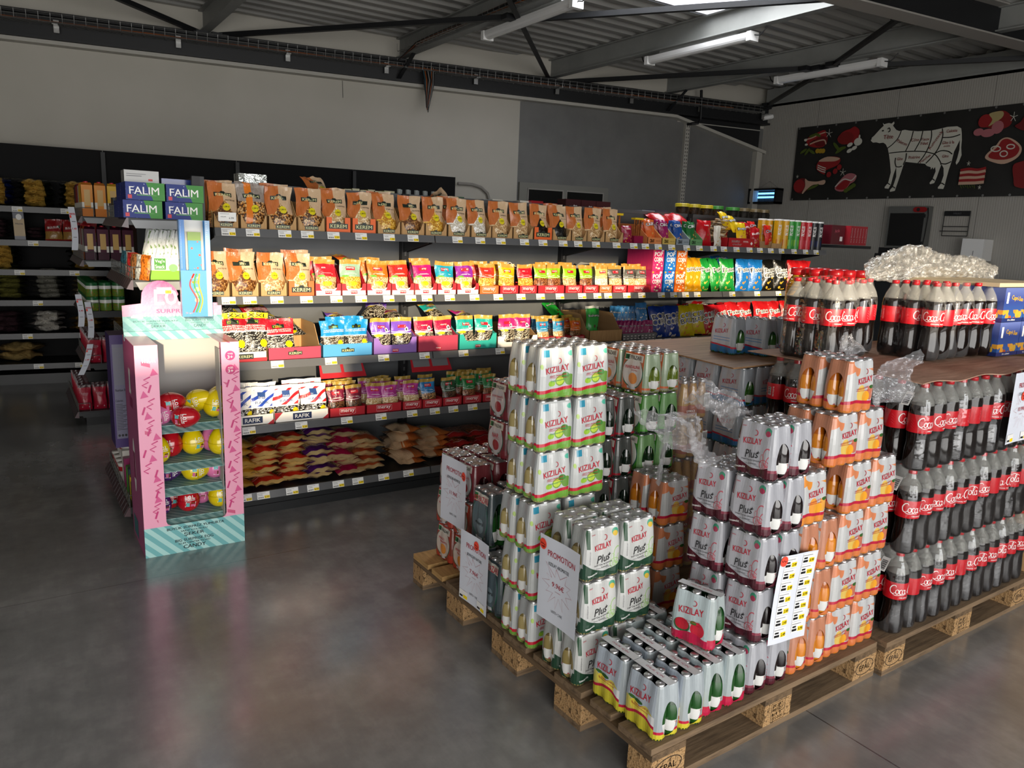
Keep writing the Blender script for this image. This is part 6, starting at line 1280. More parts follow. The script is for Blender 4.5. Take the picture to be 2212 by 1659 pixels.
stack('lime', 1.462, 2.022, 'Y', 2, 2, 6, 'tall lime stack', jit=.008)
NAT = .237 / .1862
stack('nat', 1.50, 2.26, 'X', 2, 2, 1, 'smoky grey block', zs=NAT * .98)
stack('nat', 1.535, 2.40, 'X', 2, 1, 1, 'smoky grey block', z=PZ + .1862 * NAT * .98, zs=NAT * .98, l0=1)
BZ = .172 / .1862
stack(('pine', 'pine', 'pom'), 1.57, 2.62, 'X', 3, 2, 3, 'low red block', zs=BZ)
stack(('nar', 'pom'), 1.735, 2.46, 'X', 2, 2, 2, 'raised red block', z=PZ + 3 * .172, zs=BZ, l0=3)
stack('pine', 1.735, 2.46, 'X', 2, 1, 3, 'under the raised red block', zs=BZ)
stack('cilek', 1.905, 2.21, 'X', 2, 1, 5, 'strawberry column', zs=BZ)
stack('elma', 2.128, 2.205, 'X', 2, 1, 5, 'apple column', zs=BZ)
stack('elma', 2.128, 2.365, 'X', 2, 1, 5, 'rear apple column', zs=BZ)
stack('mandalina', 2.13, 2.205, 'X', 2, 2, 1, 'on the apple column', z=PZ + 5 * .172, zs=BZ, l0=5)
stack('blue', 2.735, 2.21, 'X', 1, 4, 5, 'under the wooden sheet')
stack('blue', 2.845, 2.21, 'Y', 3, 1, 5, 'side under the wooden sheet')
# clear lemonade six packs in film
LB = MB().lathe([(0, .001), (.023, .001), (.0262, .008), (.0262, .07), (.0235, .10), (.0165, .14), (.0142, .158), (.0150, .159), (.0150, .174), (0, .175)], 14, mis=[0] * 7 + [1] * 2).mesh('lemonade_bottle', [mat('lemonade', rough=.1, coat=.6, fn=lambda g: g.mix((g.ob[2] < .062) & (g.ob[2] > .02), lin('b88a34'), lin('b05a3c'))), M_CAP], True)
lf = film_mesh('lemonade_film', 3, 2, .054, [(.001, .024, .004), (.01, .0275, .004), (.07, .0275, .004), (.10, .025, .004), (.14, .019, .004), (.172, .0165, .004)], 0, .176).mesh('lemonade_film', [M_CLR, M_CLR], True)
for l in range(5):
    t = thing('lemonade_six_pack', f'clear wrapped amber lemonade six-pack, {ROWL[l]} in its column beside the apple packs', 'soda pack', (2.50 + .008 * (l % 2), 2.31, PZ + l * .1775), R(4 * (l % 2) - 2), 'lemonade six-packs')
    for i in (-1, 0, 1):
        for j in (-.5, .5): put(LB, 'bottle', t, (i * .054, j * .054, 0))
    put(lf, 'shrink_film', t)
    b = Print2D().rect(.045, .05, .078, .115, 0)
    for k in range(7): b.rect(.049 + k * .004, .06, .0505 + k * .004 + (.001 if k % 2 else 0), .108, 1, 1)
    b.text('UTMOCA', -.03, .038, .05, .010, 0, 0, .01); b.mb(lambda a, z, l_: (a, -.0565 - .0005 * l_, z)).build('bar_code_label', [P_WHT, P_BLK], t)
# wooden sheet over the rear pallet and six packs standing on it
M_SHEET = mat('wood_grain_sheet', rough=.5, spec=.35, fn=lambda g: g.ramp(g.noise(g.vec(g.ob[0] * 2, g.ob[1] * 26), 1.5, 5, .65), [(.3, lin('6a4c30')), (.5, lin('97724c')), (.7, lin('b08a62'))]))
ZS = PZ + 5 * .1862 + .010
def sheet(u, v, d=0):
    x = 2.66 + u * 1.37; y = 2.19 + v * .80
    c = max(0, .35 - u) * max(0, .4 - v) * .04 - max(0, u - .12) * max(0, .12 - v) * 0
    return Vector((x + .05 * (1 - u) * (v - .3), y, ZS + d - c))
tag(MB().grid(lambda u, v: sheet(u, v, .006), 10, 8).grid(lambda u, v: sheet(u, v), 10, 8, flip=True).grid(lambda u, v: sheet(u, 0, .006 * v), 10, 1).grid(lambda u, v: sheet(0, u, .006 * v), 8, 1, flip=True).build('wooden_sheet', M_SHEET), 'wood grained sheet lying over the rear blue six-packs', 'sheet')
stack('blue', 2.90, 2.42, 'X', 1, 1, 1, 'first on the wooden sheet', z=ZS + .007)
stack('blue', 3.02, 2.32, 'X', 1, 1, 1, 'second on the wooden sheet', z=ZS + .007)
stack('blue', 3.14, 2.22, 'Y', 2, 2, 1, 'sheet beside the cola', z=ZS + .007)
# ------------------------------------------------------------------ cola bottles in six-bottle wraps
M_COLA = mat('cola_filled_pet', (.006, .0035, .003), .09, spec=.5, coat=.25); M_CLAB = flat('cola_label_red', 'c4101f', .38, coat=.2); M_CCAP = flat('cola_cap_red', 'b8121e', .35)
M_HEADS = clear_film('clear_pet_headspace', (.60, .60, .56), .26, .5, .10, 40)
CB = [(0, .004), (.020, .004), (.030, .0), (.039, .006), (.0430, .020), (.0436, .045), (.0425, .075), (.0395, .105), (.0390, .125), (.0415, .138), (.0430, .147), (.0434, .148), (.0434, .216), (.0432, .217), (.0430, .236), (.0405, .252), (.0330, .275), (.0230, .293), (.0150, .305), (.0135, .312), (.0135, .316), (.0152, .3165), (.0152, .329), (.0140, .331), (0, .331)]
CMI = [0] * 10 + [0, 1, 1, 0] + [0] + [2] * 5 + [3] * 4
cola = MB().lathe(CB, 20, mis=CMI[:len(CB) - 1]).mesh('cola_bottle', [M_COLA, M_CLAB, M_HEADS, M_CCAP], True)
# flowing script lettering, drawn as strokes
def script():
    p = Print2D()
    def st(pts, w0=.9, w1=2.6):
        w0, w1 = w0 * 1.3, w1 * 1.3; c = [(a * 1.28, b * 1.28 + .003) for a, b in crom(pts, 6)]; n = len(c); p.line(c, 0, 0, 1, ws=[(w0 + (w1 - w0) * abs(math.sin(math.pi * (i / (n - 1)) * 1.0))) * .001 for i in range(n)])
    def Cc(x):
        st([(x + .017, .012), (x + .014, .017), (x + .006, .014), (x + .001, .004), (x + .003, -.007), (x + .010, -.010), (x + .016, -.005)], 1.0, 3.0)
    def oo(x): st([(x + .006, .005), (x + .001, .001), (x + .001, -.007), (x + .005, -.010), (x + .009, -.005), (x + .008, .002), (x + .005, .004), (x + .012, .003)], .9, 2.2)
    def cc(x): st([(x + .009, .002), (x + .006, .005), (x + .001, .0), (x + .002, -.008), (x + .006, -.010), (x + .011, -.005)], .9, 2.2)
    def aa(x): oo(x); st([(x + .009, .004), (x + .009, -.006), (x + .011, -.010), (x + .015, -.006)], .9, 1.8)
    def ll(x): st([(x + .0, -.004), (x + .007, .010), (x + .006, .016), (x + .003, .012), (x + .003, -.006), (x + .006, -.010), (x + .009, -.006)], .9, 2.0)
    Cc(-.052); oo(-.036); cc(-.026); aa(-.017); p.rect(-.002, -.002, .004, .0, 0, 1); Cc(.004); oo(.021); ll(.031); aa(.039)
    st([(-.046, -.010), (-.036, -.0145), (-.020, -.0125), (-.008, -.0135)], .6, 1.6); st([(.020, .013), (.030, .019), (.044, .016), (.050, .011)], .6, 1.8)
    p.text('ORIGINAL TASTE', .0, -.0245, .06, .0055, 0, 0, .01)
    return p
def wrap_label(x, y, l): a = x / .0436; r = .0441; return (r * math.sin(a), -r * math.cos(a), .182 + y)
colas = script()
for q in (.076,):
    colas.rect(q, -.018, q + .018, .018, 1, 0)
    for k in range(9): colas.rect(q + .001, -.016 + k * .0038, q + .017, -.0142 + k * .0038 + (.0008 if k % 3 else 0), 2, 1)
colas.text('RECYCLE ME', .104, 0, .044, .006, 0, R(90), .01)
for k in range(12): colas.rect(-.118, -.020 + k * .0034, -.080 - .004 * (k % 3), -.0188 + k * .0034, 3, 0)
colp = colas.mb(wrap_label).mesh('cola_label_print', [P_WHT, M_CARD, P_BLK, flat('label_small_print', 'd8707a', .5)])
CC = .0895
CPROF = [(.001, .036, .006), (.012, .0445, .012), (.05, .0455, .013), (.09, .043, .013), (.125, .0415, .012), (.165, .0445, .011), (.225, .0445, .010), (.25, .0415, .008), (.275, .034, .006), (.30, .022, .004), (.318, .017, .003), (.332, .0158, .002)]
colaf = film_mesh('cola_wrap', 3, 2, CC, CPROF, 0, .332).mesh('cola_wrap', [clear_film('cola_front_film', (.85, .87, .9), .006, .17, .05, 5), mat('cola_end_film', rough=.2, alpha=lambda g: ((((g.uv[0] - .5) / .34) * ((g.uv[0] - .5) / .34) + ((g.uv[1] - .42) / .34) * ((g.uv[1] - .42) / .34)) > 1.0) & .10)], True)
bc = Print2D().rect(-.016, -.026, .016, .026, 0)
for k in range(10): bc.rect(-.011, -.020 + k * .0036, .011, -.0182 + k * .0036 + (.001 if k % 2 else 0), 1, 1)
bcm = bc.mb(lambda a, b, l: (a, -.0005 * l - .086 + (b + .026) * .45 * 1.0, .268 + b * .9)).mesh('bar_code_label', [M_CARD, P_BLK])
ncol = 0
def cola_pack(x, y, z, rz, label, group='cola six-packs', code=False):
    t = thing('cola_six_pack', label, 'cola pack', (x, y, z), rz, group); q = random.Random(label)
    for i in (-1, 0, 1):
        for j in (-.5, .5):
            b = put(cola, 'bottle', t, (i * CC, j * CC, 0), (0, 0, q.choice((0, .3, -.5, 2.0, -1.6, 2.6, .6)) - rz)); put(colp, 'label_print', b)
    put(colaf, 'shrink_wrap', t)
    if code: put(bcm, 'bar_code_label', t, (0, 0, 0), (0, 0, -math.pi / 2), (1, 1.55, 1))
    return t
for l in range(3):
    for i in range(4):
        cola_pack(2.770 + .135 + i * .273 + .004 * math.sin(l * 3 + i), 1.482, PZ + l * .3335, rnd.uniform(-.012, .012), f'cola six-pack on the cola pallet, {ROWL[l]} layer, {ORD[i]} along the front', code=(i == 0))
    for j in range(1, 4):
        cola_pack(2.770 + .135, 1.482 + j * .184, PZ + l * .3335, rnd.uniform(-.01, .01), f'cola six-pack on the cola pallet, {ROWL[l]} layer, {ORD[j]} back from the front corner', code=(l == 2 and j == 2))
ZC = PZ + 3 * .3335
M_CSHEET = mat('brown_card_sheet', rough=.7, spec=.25, fn=lambda g: g.ramp(g.noise(g.vec(g.ob[0] * 3, g.ob[1] * 22), 1.5, 5, .7), [(.3, lin('8a6a58')), (.55, lin('b08e78')), (.75, lin('c4a48e'))]))
def csheet(u, v, d=0):
    x = 2.735 + u * 1.20; y = 1.405 + v * .79
    return Vector((x, y, ZC + .010 + d + .006 * math.sin(u * 21) * max(0, 1 - v * 6) - .006 * max(0, 1 - v * 9)))
tag(MB().grid(lambda u, v: csheet(u, v, .004), 40, 8).grid(lambda u, v: csheet(u, v), 40, 8, flip=True).grid(lambda u, v: csheet(u, 0, .004 * v), 40, 1).grid(lambda u, v: csheet(0, u, .004 * v), 8, 1, flip=True).build('card_sheet', M_CSHEET, smooth=True), 'brown cardboard sheet between the cola layers', 'sheet')
for i, (x, y, r_) in enumerate(((2.845, 1.935, 90), (3.035, 1.99, 90), (3.345, 1.79, 88), (3.53, 1.80, 92), (3.20, 2.06, 90))):
    cola_pack(x, y, ZC + .0185, R(-r_), f'cola six-pack standing on the brown cardboard sheet, {ORD[i]}', code=(i == 0))
for i in range(2):
    t = thing('cola_bottle_loose', f'loose cola bottle on the cardboard sheet beside the juice boxes, {ORD[i]}', 'cola bottle', (3.66 + .092 * i, 1.70 - .01 * i, ZC + .0185), 0, 'loose cola bottles'); b = put(cola, 'bottle', t, rot=(0, 0, -.6 + i)); put(colp, 'label_print', b)
# juice pouch boxes beyond the cola
def capri_fn(g):
    x, y, z, v = g.ob; c = g.ramp(z * 6.5, [(.0, lin('2a5a9a')), (.6, lin('2c3f86')), (1, lin('5a6aa8'))]); fr = g.voro(v, 30); n = g.noise(g.voro(v, 30, 'Color'), 3, 0)
    c = g.mix((z < .055) & (fr < .55), c, g.ramp(n, [(.3, lin('d8862a')), (.5, lin('c8a83a')), (.7, lin('a8502a'))])); return g.mix((z < .018), c, lin('1c2c66'))
M_CAPRI = mat('fruit_juice_carton', rough=.3, coat=.4, fn=capri_fn)
for i in range(3):
    for l in range(2):
        p_ = Print2D().text('Capri-Sun', .02, .105, .11, .026, 0, R(-6), .02).rect(-.08, .085, -.062, .135, 1).text('10 x 200ml', -.01, .009, .07, .007, 1)
        carton('juice_box', 3.85 + .205 * i, 1.73, ZC + .0185 + .158 * l, .20, .22, .156, M_CAPRI, f'blue fruit juice carton, {"upper" if l else "lower"} layer, {ORD[i]} past the loose cola bottles', 'carton', 'fruit juice cartons', art=p_, ams=[flat('capri_print', 'd8a83a', .4), P_WHT])
carton('cardboard_tray_lid', 3.98, 1.83, ZC + .336, .60, .42, .018, flat('pale_card_lid', 'b8a88c', .7), 'flat pale cardboard lid resting on the fruit juice cartons', 'lid')
pallet(3.925, 1.392, 'pallet with brown cases past the cola pallet')
for l in range(4):
    for i in range(2): carton('brown_case', 4.22 + .58 * i, 1.72, PZ + l * .2495, .56, .62, .248, M_KRAFT, f'plain brown case past the cola pallet, {ROWL[l]} layer, {ORD[i]}', 'case', 'plain brown cases past the cola')
# sunflower oil bottles with red caps
M_OIL = mat('sunflower_oil', rough=.08, coat=.7, spec=.6, fn=lambda g: g.ramp(g.noise(g.vec(g.ob[0] * 3, g.ob[1] * 3, g.ob[2] * 14), 6, 3), [(.35, lin('7a5008')), (.5, lin('c08a14')), (.65, lin('e6b838'))]), bump=lambda g: (g.noise(g.vec(g.ob[0] * 2, g.ob[1] * 2, g.ob[2] * 10), 9, 2), .7, .02))
oil = MB().lathe([(0, 0), (.052, 0), (.056, .01), (.056, .15), (.052, .17), (.056, .19), (.056, .30), (.046, .345), (.028, .375), (.026, .385)], 16).mesh('oil_bottle', M_OIL, True)
oilc = MB().lathe([(.036, .378), (.040, .385), (.040, .412), (.034, .418), (0, .418)], 16).mesh('cap', flat('oil_cap_red', 'd01a24', .3, coat=.4), True)
for i in range(3):
    for j in range(3):
        o = tag(put(oil, 'oil_bottle', None, (3.66 + .113 * i, 2.42 + .115 * j, ZS + .007)), f'golden cooking oil bottle with red cap, {ORD[i]} across, {ORD[j]} row on the wooden sheet', 'oil bottle', 'cooking oil bottles'); put(oilc, 'cap', o)
# crumpled roll of clear wrap lying over the bottles
M_CRUMP = clear_film('crumpled_clear_wrap', (.95, .95, .92), .09, .95, .12, 55)
def crumple(path, rad, seed, name, label, cat='plastic wrap', m_=None, nu=60, nv=44, amp=.30):
    q = random.Random(seed); ph = [q.uniform(0, 6.28) for _ in range(8)]; pts = crom(path, 26); rr = crom([(r_,) for r_ in rad], 26); N = len(pts); vs = []; mb = MB()
    for i in range(N):
        p = Vector(pts[i]); t_ = (Vector(pts[min(N - 1, i + 1)]) - Vector(pts[max(0, i - 1)])).normalized(); a = t_.cross(Vector((0, 0, 1))).normalized(); b = a.cross(t_)
        for k in range(nv):
            an = 2 * math.pi * k / nv; r_ = rr[i][0] * (1 + amp * (.5 * math.sin(5 * an + i * .21 + ph[0]) * math.sin(i * .17 + ph[1]) + .35 * math.sin(11 * an - i * .33 + ph[2]) * math.sin(i * .4 + ph[3]) + .4 * math.sin(2 * an - i * .09 + ph[4]) + q.uniform(-.22, .22)))
            vs.append(p + a * (r_ * math.cos(an)) + b * (r_ * math.sin(an) * .8))
    fs = [(i * nv + k, i * nv + (k + 1) % nv, (i + 1) * nv + (k + 1) % nv, (i + 1) * nv + k) for i in range(N - 1) for k in range(nv)]
    return tag(mb.add(vs, fs).build(name, m_ or M_CRUMP), label, cat)
crumple([(3.30, 2.02, 1.50), (3.45, 2.03, 1.535), (3.65, 2.05, 1.565), (3.9, 2.07, 1.56), (4.15, 2.08, 1.55), (4.35, 2.09, 1.54), (4.52, 2.10, 1.53), (4.62, 2.10, 1.52)], [.01, .075, .095, .085, .08, .07, .075, .02], 3, 'crumpled_wrap_roll', 'crumpled roll of shiny clear wrap lying over the cola tops')
# torn film hanging off opened packs
def torn(name, label, P, seed, nu=40, nv=34, amp=.02):
    q = random.Random(seed); ph = [q.uniform(0, 6.28) for _ in range(6)]; A, B, C2, D2 = [Vector(p) for p in P]
    def fn(u, v):
        p = (A * (1 - u) + B * u) * (1 - v) + (D2 * (1 - u) + C2 * u) * v; n_ = (B - A).cross(D2 - A).normalized()
        return p + n_ * (amp * (math.sin(7 * u + 5 * v + ph[0]) + .6 * math.sin(13 * u - 9 * v + ph[1]) + q.uniform(-.12, .12) + .35 * math.sin(31 * u + 17 * v + ph[3]) * math.sin(23 * v + ph[4]))) + Vector((0, 0, amp * .5 * math.sin(9 * u + ph[2])))
    return tag(MB().grid(fn, nu, nv).build(name, M_TORN), label, 'plastic film', 'torn clear films')
M_TORN = clear_film('torn_clear_film', (.82, .82, .85), .12, .7, .14, 30)
torn('torn_film', 'torn clear film flopping off the maroon stack towards the lime stack', [(1.91, 1.62, .90), (1.95, 1.74, .895), (1.72, 1.84, 1.07), (1.80, 1.60, 1.08)], 4, amp=.022)
torn('torn_film', 'loose clear film tail standing up behind the maroon stack', [(1.95, 1.60, 1.06), (2.10, 1.62, 1.06), (2.02, 1.80, 1.13), (1.90, 1.78, 1.09)], 5, amp=.02)
torn('torn_film', 'thin torn film ribbon hanging beside the shaded orange packs', [(1.78, 1.72, 1.06), (1.80, 1.73, 1.05), (1.90, 1.86, .76), (1.88, 1.85, .77)], 6, 8, 30, .008)
torn('torn_film', 'torn clear film tail sticking out of the topmost orange packs towards the cola', [(2.46, 1.44, 1.22), (2.48, 1.44, 1.08), (2.66, 1.40, 1.10), (2.68, 1.40, 1.29)], 7, amp=.014)
torn('torn_film', 'peaked clear film on top of the orange block', [(2.34, 1.50, 1.264), (2.52, 1.50, 1.264), (2.50, 1.56, 1.32), (2.44, 1.56, 1.315)], 8, amp=.008)

# ------------------------------------------------------------------ paper signs
P_OXR = flat('sign_red', 'a8323e', .5); P_STK = flat('fluo_sticker', 'f04a34', .5)
def burst(p, cx, cy, s, mi):
    pts = []
    ang = [(100, 1), (78, .55), (58, 1.1), (40, .6), (22, .95), (8, .62), (-8, 1.0), (-25, .62), (-42, 1.15), (-58, .55), (-72, 1.25), (-84, .6), (-96, 1.3), (-106, .6), (-120, 1.3), (-128, .55), (-148, .95), (-165, .6), (-182, 1.1), (-198, .62), (-212, .95), (-222, .6), (-232, 1.45), (-246, .55), (-260, 1)]
    for a, r_ in ang: pts.append((cx + s * .075 * r_ * math.cos(R(a)), cy + s * .062 * r_ * math.sin(R(a))))
    p.line(pts, .0013, mi)
def promo(loc, rz, prod, price, unit, label, stick=(.02, .26), rot=0.0, tags=False):
    fnp = lambda a, b: .006 * math.sin(a * 22 + 1) * (.4 + b) + .010 * (b - .15) * (a / .1) ** 2
    o = tag(MB().grid(lambda u, v: Vector(((u - .5) * .21, fnp((u - .5) * .21, v * .297), v * .297)), 30, 20).build('promotion_sign', M_PAPER, smooth=True, loc=loc, rot=(0, rot, rz)), label, 'paper sign', 'printed promotion signs')
    p = Print2D().text('PROMOTION', .012, .243, .142, .021, 0, 0, .012).text(prod, 0, .207, .105, .012, 1, 0, .008).text(price, 0, .142, .062, .018, 0, 0, .012).text('LE COLIS DE 4', 0, .120, .028, .0035, 0)
    if unit: p.text(unit, .0, .045, .058, .010, 1, 0, .004)
    burst(p, 0, .138, 1.0, 0); x, y = stick; p.ell(x, y, .018, .019, 2, 2)
    p.line(crom([(x - .012, y + .006), (x - .009, y - .001), (x - .005, y + .004), (x - .002, y - .001), (x + .003, y + .003), (x + .006, y - .001), (x + .013, y + .001)], 3), .0018, 1, 3)
    for k in range(3): p.line([(x - .008 + .004 * k, y - .008 - .002 * k), (x + .012 - .002 * k, y - .005 - .003 * k)], .0014, 1, 3)
    if tags:
        for x0 in (-.10, .03): p.rect(x0, .006, x0 + .06, .04, 3, 0, 8).rect(x0 + .03, .008, x0 + .058, .022, 4, 1, 4).rect(x0 + .004, .01, x0 + .026, .018, 1, 1)
    p.mb(lambda a, b, l: (a, fnp(a, b) - .0014 - .0004 * l, b)).build('printed_text', [P_OXR, P_BLK, P_STK, M_CARD, P_YEL], o)
    return o
promo((1.438, 1.825, .345), -math.pi / 2, 'KIZILAY AROMATISE', '9.96€', 'UNITE = 2.49€', 'promotion sign priced 9.96 taped to the dark green packs', (-.085, .265))
promo((1.462, 2.40, .150), -math.pi / 2, 'BEYPAZARI NATURE', '7.96€', 'UNITE = 1.99€', 'promotion sign priced 7.96 hanging over the pallet edge', (.012, .262), 0, True)
promo((1.535, 2.71, .375), -math.pi / 2, 'BEYPAZARI AROMATISE', '11.96€', 'UNITE = 2.99€', 'promotion sign priced 11.96 on the red packs', (.085, .243))
promo((3.455, 1.362, .86), 0.0, 'COCA COLA 1.5L', '10.99€', '', 'promotion sign priced 10.99 on the cola packs', (.0, .195), 0, True)
# sheet of stuck price tags
fs_ = lambda a, b: .0016 * math.sin(a * 30) + .006 * math.sin(b * 9)
o = tag(MB().grid(lambda u, v: Vector(((u - .5) * .20, fs_((u - .5) * .2, v * .31), v * .31)), 30, 24).build('price_tag_sheet', M_PAPER, smooth=True, loc=(2.10, 1.408, .315), rot=(0, R(5), 0)), 'white sheet with two columns of yellow price tags on the maroon packs', 'paper sheet')
lay_ = lambda a, b, l: (a, fs_(a, b) - .0014 - .0004 * l, b)
for k in range(7):
    for c_, pr_ in ((-.045, '2.49'), (.052, '0.99')):
        y = .283 - k * .041 + (.0 if c_ < 0 else .004); p = Print2D().rect(c_ - .032, y - .019, c_ + .032, y + .019, 0, 0, 8).rect(c_ + .004, y - .016, c_ + .031, y + .0, 1, 2, 5).text(pr_, c_ + .018, y - .008, .022, .010, 2, lift=4).rect(c_ - .028, y - .014, c_ - .002, y - .006, 2, 1).rect(c_ - .026, y - .002, c_ - .006, y + .004, 2, 1).rect(c_ - .030, y + .010, c_ + .02, y + .012, 3, 1)
        p.mb(lay_).build('price_tag', [M_CARD, P_YEL, P_BLK, P_GRY], o)
Print2D().ell(-.085, .292, .018, .018, 0, 3).line(crom([(-.097, .298), (-.092, .290), (-.086, .296), (-.080, .290), (-.073, .294)], 3), .0018, 1, 4).mb(lay_).build('round_sticker', [P_STK, P_BLK], o)
# the matching paper tag hung by the first tray and a clear note
o = tag(MB().grid(lambda u, v: Vector(((u - .5) * .085, -.02 * u * u, (v - .5) * .045)), 5, 2).build('loose_price_tag', M_CARD, smooth=True, loc=(.965, 4.15, 1.66)), 'curled white price tag sticking out beside the first kraft tray', 'price tag')
Print2D().text('6.99', .02, -.006, .022, .009, 0).text('ACIKLAMA', -.018, .0, .026, .005, 0).rect(-.034, .014, .01, .0155, 0).mb(lambda a, b, l: (a, -.02 * (a / .085 + .5) ** 2 - .001, b)).build('printed_text', [P_BLK], o)
# ------------------------------------------------------------------ butcher corner on the ribbed wall (built in the wall plane: a = towards the camera, b = up)
WX = 9.6
def wall(off): return lambda a, b, l: (WX - off - .0012 * l, 7.19 - a, b)
M_BAN = mat('black_banner_cloth', rough=.55, fn=lambda g: g.ramp(g.noise(g.ob[3], 2.2, 4), [(.3, (.012, .012, .011)), (.7, (.022, .021, .019))]))
ban = thing('butcher_banner', 'black butcher banner with a white cow diagram and meat pictures', 'banner')
MB().grid(lambda u, v: Vector((WX - .03 - .008 * math.sin(u * 40) * (1 - v) * v * 2, 7.19 - u * 3.9, 2.285 + v * 1.01)), 60, 6).build('banner_cloth', M_BAN, ban, True)
p = Print2D()
for k in range(14): p.ell(.03 + k * .29, 3.28, .014, .014, 0, 0, 10).ell(.03 + k * .29, 2.30, .014, .014, 0, 0, 10)
p.mb(wall(.036)).build('eyelets', [M_WIRE], ban)
# traced in a local frame (x 0..2212, y 0..950 of a close view) -> wall metres
def bx(x, y):
    u = x / 2212
    top = 3.297; bot = 2.285; yt = 243 - (x - 125) * .1092; yb = 922 - (x - 45) * .0185
    # plan position along the wall from the perspective of the banner corners
    px = 1700 + x / 4.32; a = 3.19 * ((px - 1729) / 483) / (1 + .0 * u); k = .735 + .265 * u
    d = px - 1720; a = d * .0078477 / (1 + .00058076 * d)
    return (a, bot + (top - bot) * (yb - y) / (yb - yt))
def bp(pts): return [bx(*q) for q in pts]
cow = [(775, 345), (800, 325), (850, 262), (868, 243), (880, 232), (868, 205), (882, 218), (900, 212), (925, 206), (950, 212), (970, 192), (976, 208), (965, 230), (1000, 268), (1030, 280), (1080, 268), (1120, 275), (1200, 282), (1330, 275), (1420, 255), (1470, 242), (1560, 236), (1600, 255), (1612, 300), (1622, 360), (1626, 430), (1640, 500), (1625, 560), (1605, 590), (1595, 570), (1605, 520), (1612, 450), (1604, 360), (1590, 400), (1565, 470), (1556, 560), (1540, 640), (1530, 720), (1522, 790), (1515, 815), (1465, 812), (1462, 800), (1485, 765), (1500, 690), (1490, 620), (1465, 585), (1452, 640), (1440, 700), (1422, 760), (1385, 770), (1378, 758), (1400, 725), (1420, 650), (1410, 610), (1395, 632), (1388, 612), (1372, 634), (1368, 612), (1330, 600), (1310, 580), (1250, 575), (1180, 568), (1125, 562), (1110, 600), (1098, 660), (1082, 740), (1062, 832), (1018, 842), (1015, 826), (1040, 790), (1058, 700), (1046, 610), (1030, 680), (1018, 770), (1000, 812), (964, 808), (962, 796), (990, 755), (1002, 660), (985, 580), (965, 500), (945, 440), (920, 400), (895, 385), (860, 390), (830, 382), (800, 385), (780, 370)]
p = Print2D().poly(bp(cow), 0, 0); L_ = lambda pts, w=.012: p.line(crom(bp(pts), 5), w, 1, 1)
for pts in ([(1050, 272), (1030, 340), (985, 400), (942, 436)], [(962, 482), (1100, 468), (1250, 465), (1340, 478), (1400, 500), (1450, 560), (1462, 590)], [(1162, 280), (1150, 360), (1115, 466)], [(1250, 280), (1240, 360), (1198, 464)], [(1330, 276), (1338, 340), (1320, 440), (1285, 520), (1245, 574)], [(1428, 256), (1442, 330), (1420, 430), (1375, 510), (1320, 578)], [(1440, 340), (1530, 335), (1602, 312)], [(1385, 492), (1440, 462), (1510, 465), (1555, 492)], [(1462, 578), (1510, 582), (1556, 560)], [(1128, 482), (1128, 540), (1112, 590)], [(1032, 525), (1034, 570), (1048, 608)], [(1048, 608), (1078, 610), (1102, 602)], [(1020, 800), (1045, 795), (1066, 808)], [(972, 765), (990, 762), (1016, 776)], [(1392, 724), (1410, 724), (1428, 738)], [(1478, 764), (1500, 762), (1526, 778)], [(925, 262), (940, 252), (950, 275), (935, 290)], [(790, 335), (782, 345), (788, 356)]): L_(pts)
p.ell(*bx(884, 277), .012, .010, 1, 1)
for s, x, y, w, h, r_ in (('Tête', 942, 333, 88, 38, 0), ('Paleron', 1078, 385, 105, 28, -24), ('Côte', 1194, 361, 72, 30, 0), ('Faux', 1290, 354, 72, 26, 0), ('Filet', 1285, 393, 68, 28, 0), ('Rumsteck', 1385, 362, 165, 26, 58), ('Culotte', 1524, 278, 98, 28, 0), ('Gîte à la', 1505, 384, 110, 28, 0), ('noix', 1500, 417, 56, 18, 0), ('Gîte', 1077, 535, 52, 26, 0), ('Poitrine', 1210, 520, 104, 28, 0), ('Flanchet', 1312, 533, 108, 24, 36), ('Gîte', 1497, 511, 58, 26, 0)):
    c = bx(x, y); w_ = abs(bx(x + w / 2, y)[0] - bx(x - w / 2, y)[0]); h_ = abs(bx(x, y - h / 2)[1] - bx(x, y + h / 2)[1])
    if r_ == 58: w_ = .235
    p.text(s, c[0], c[1], w_, h_, 2, R(r_), .01, lift=2)
# meat pictures as flat printed shapes
PM = [flat('print_offwhite', 'c9c8bc', .6), flat('print_banner_black', '14130f', .6), flat('print_blood', '7a1a1a', .6), flat('print_meat_red', '8e1d1f', .6), flat('print_meat_dark', '641416', .6), flat('print_fat', 'c0a08a', .6), flat('print_leaf_green', '4a5a1c', .6), flat('print_meat_pink', 'a8646a', .6), flat('print_mustard', 'a8861e', .6), flat('print_casing', 'a89868', .6)]
def el(x, y, rx, ry, mi, l=1, rot=0.0):
    c = bx(x, y); w_ = abs(bx(x + rx, y)[0] - c[0]); h_ = abs(bx(x, y - ry)[1] - c[1]); p.ell(c[0], c[1], w_, h_, mi, l, 16, rot)
def blob(pts, mi, l=1): p.poly(crom(bp(pts), 4, True), mi, l)
blob([(190, 350), (250, 310), (340, 270), (365, 310), (380, 360), (350, 420), (270, 430), (200, 405)], 3); el(320, 375, 62, 48, 4, 2); L_([(215, 395), (260, 365), (330, 345), (375, 350)], .014); p.items[-1:] = p.items[-1:]
p.line(crom(bp([(222, 400), (290, 372), (352, 362), (372, 400)]), 4), .018, 5, 3); p.line(crom(bp([(165, 360), (230, 345), (300, 310), (355, 290)]), 4), .016, 5, 3); el(180, 362, 14, 12, 0, 3); el(190, 404, 14, 10, 0, 3)
for x, y, r_ in ((170, 465, .5), (205, 470, .9), (250, 470, -.5), (285, 315, -.4), (240, 322, .2)): el(x, y, 34, 13, 6, 3, r_)
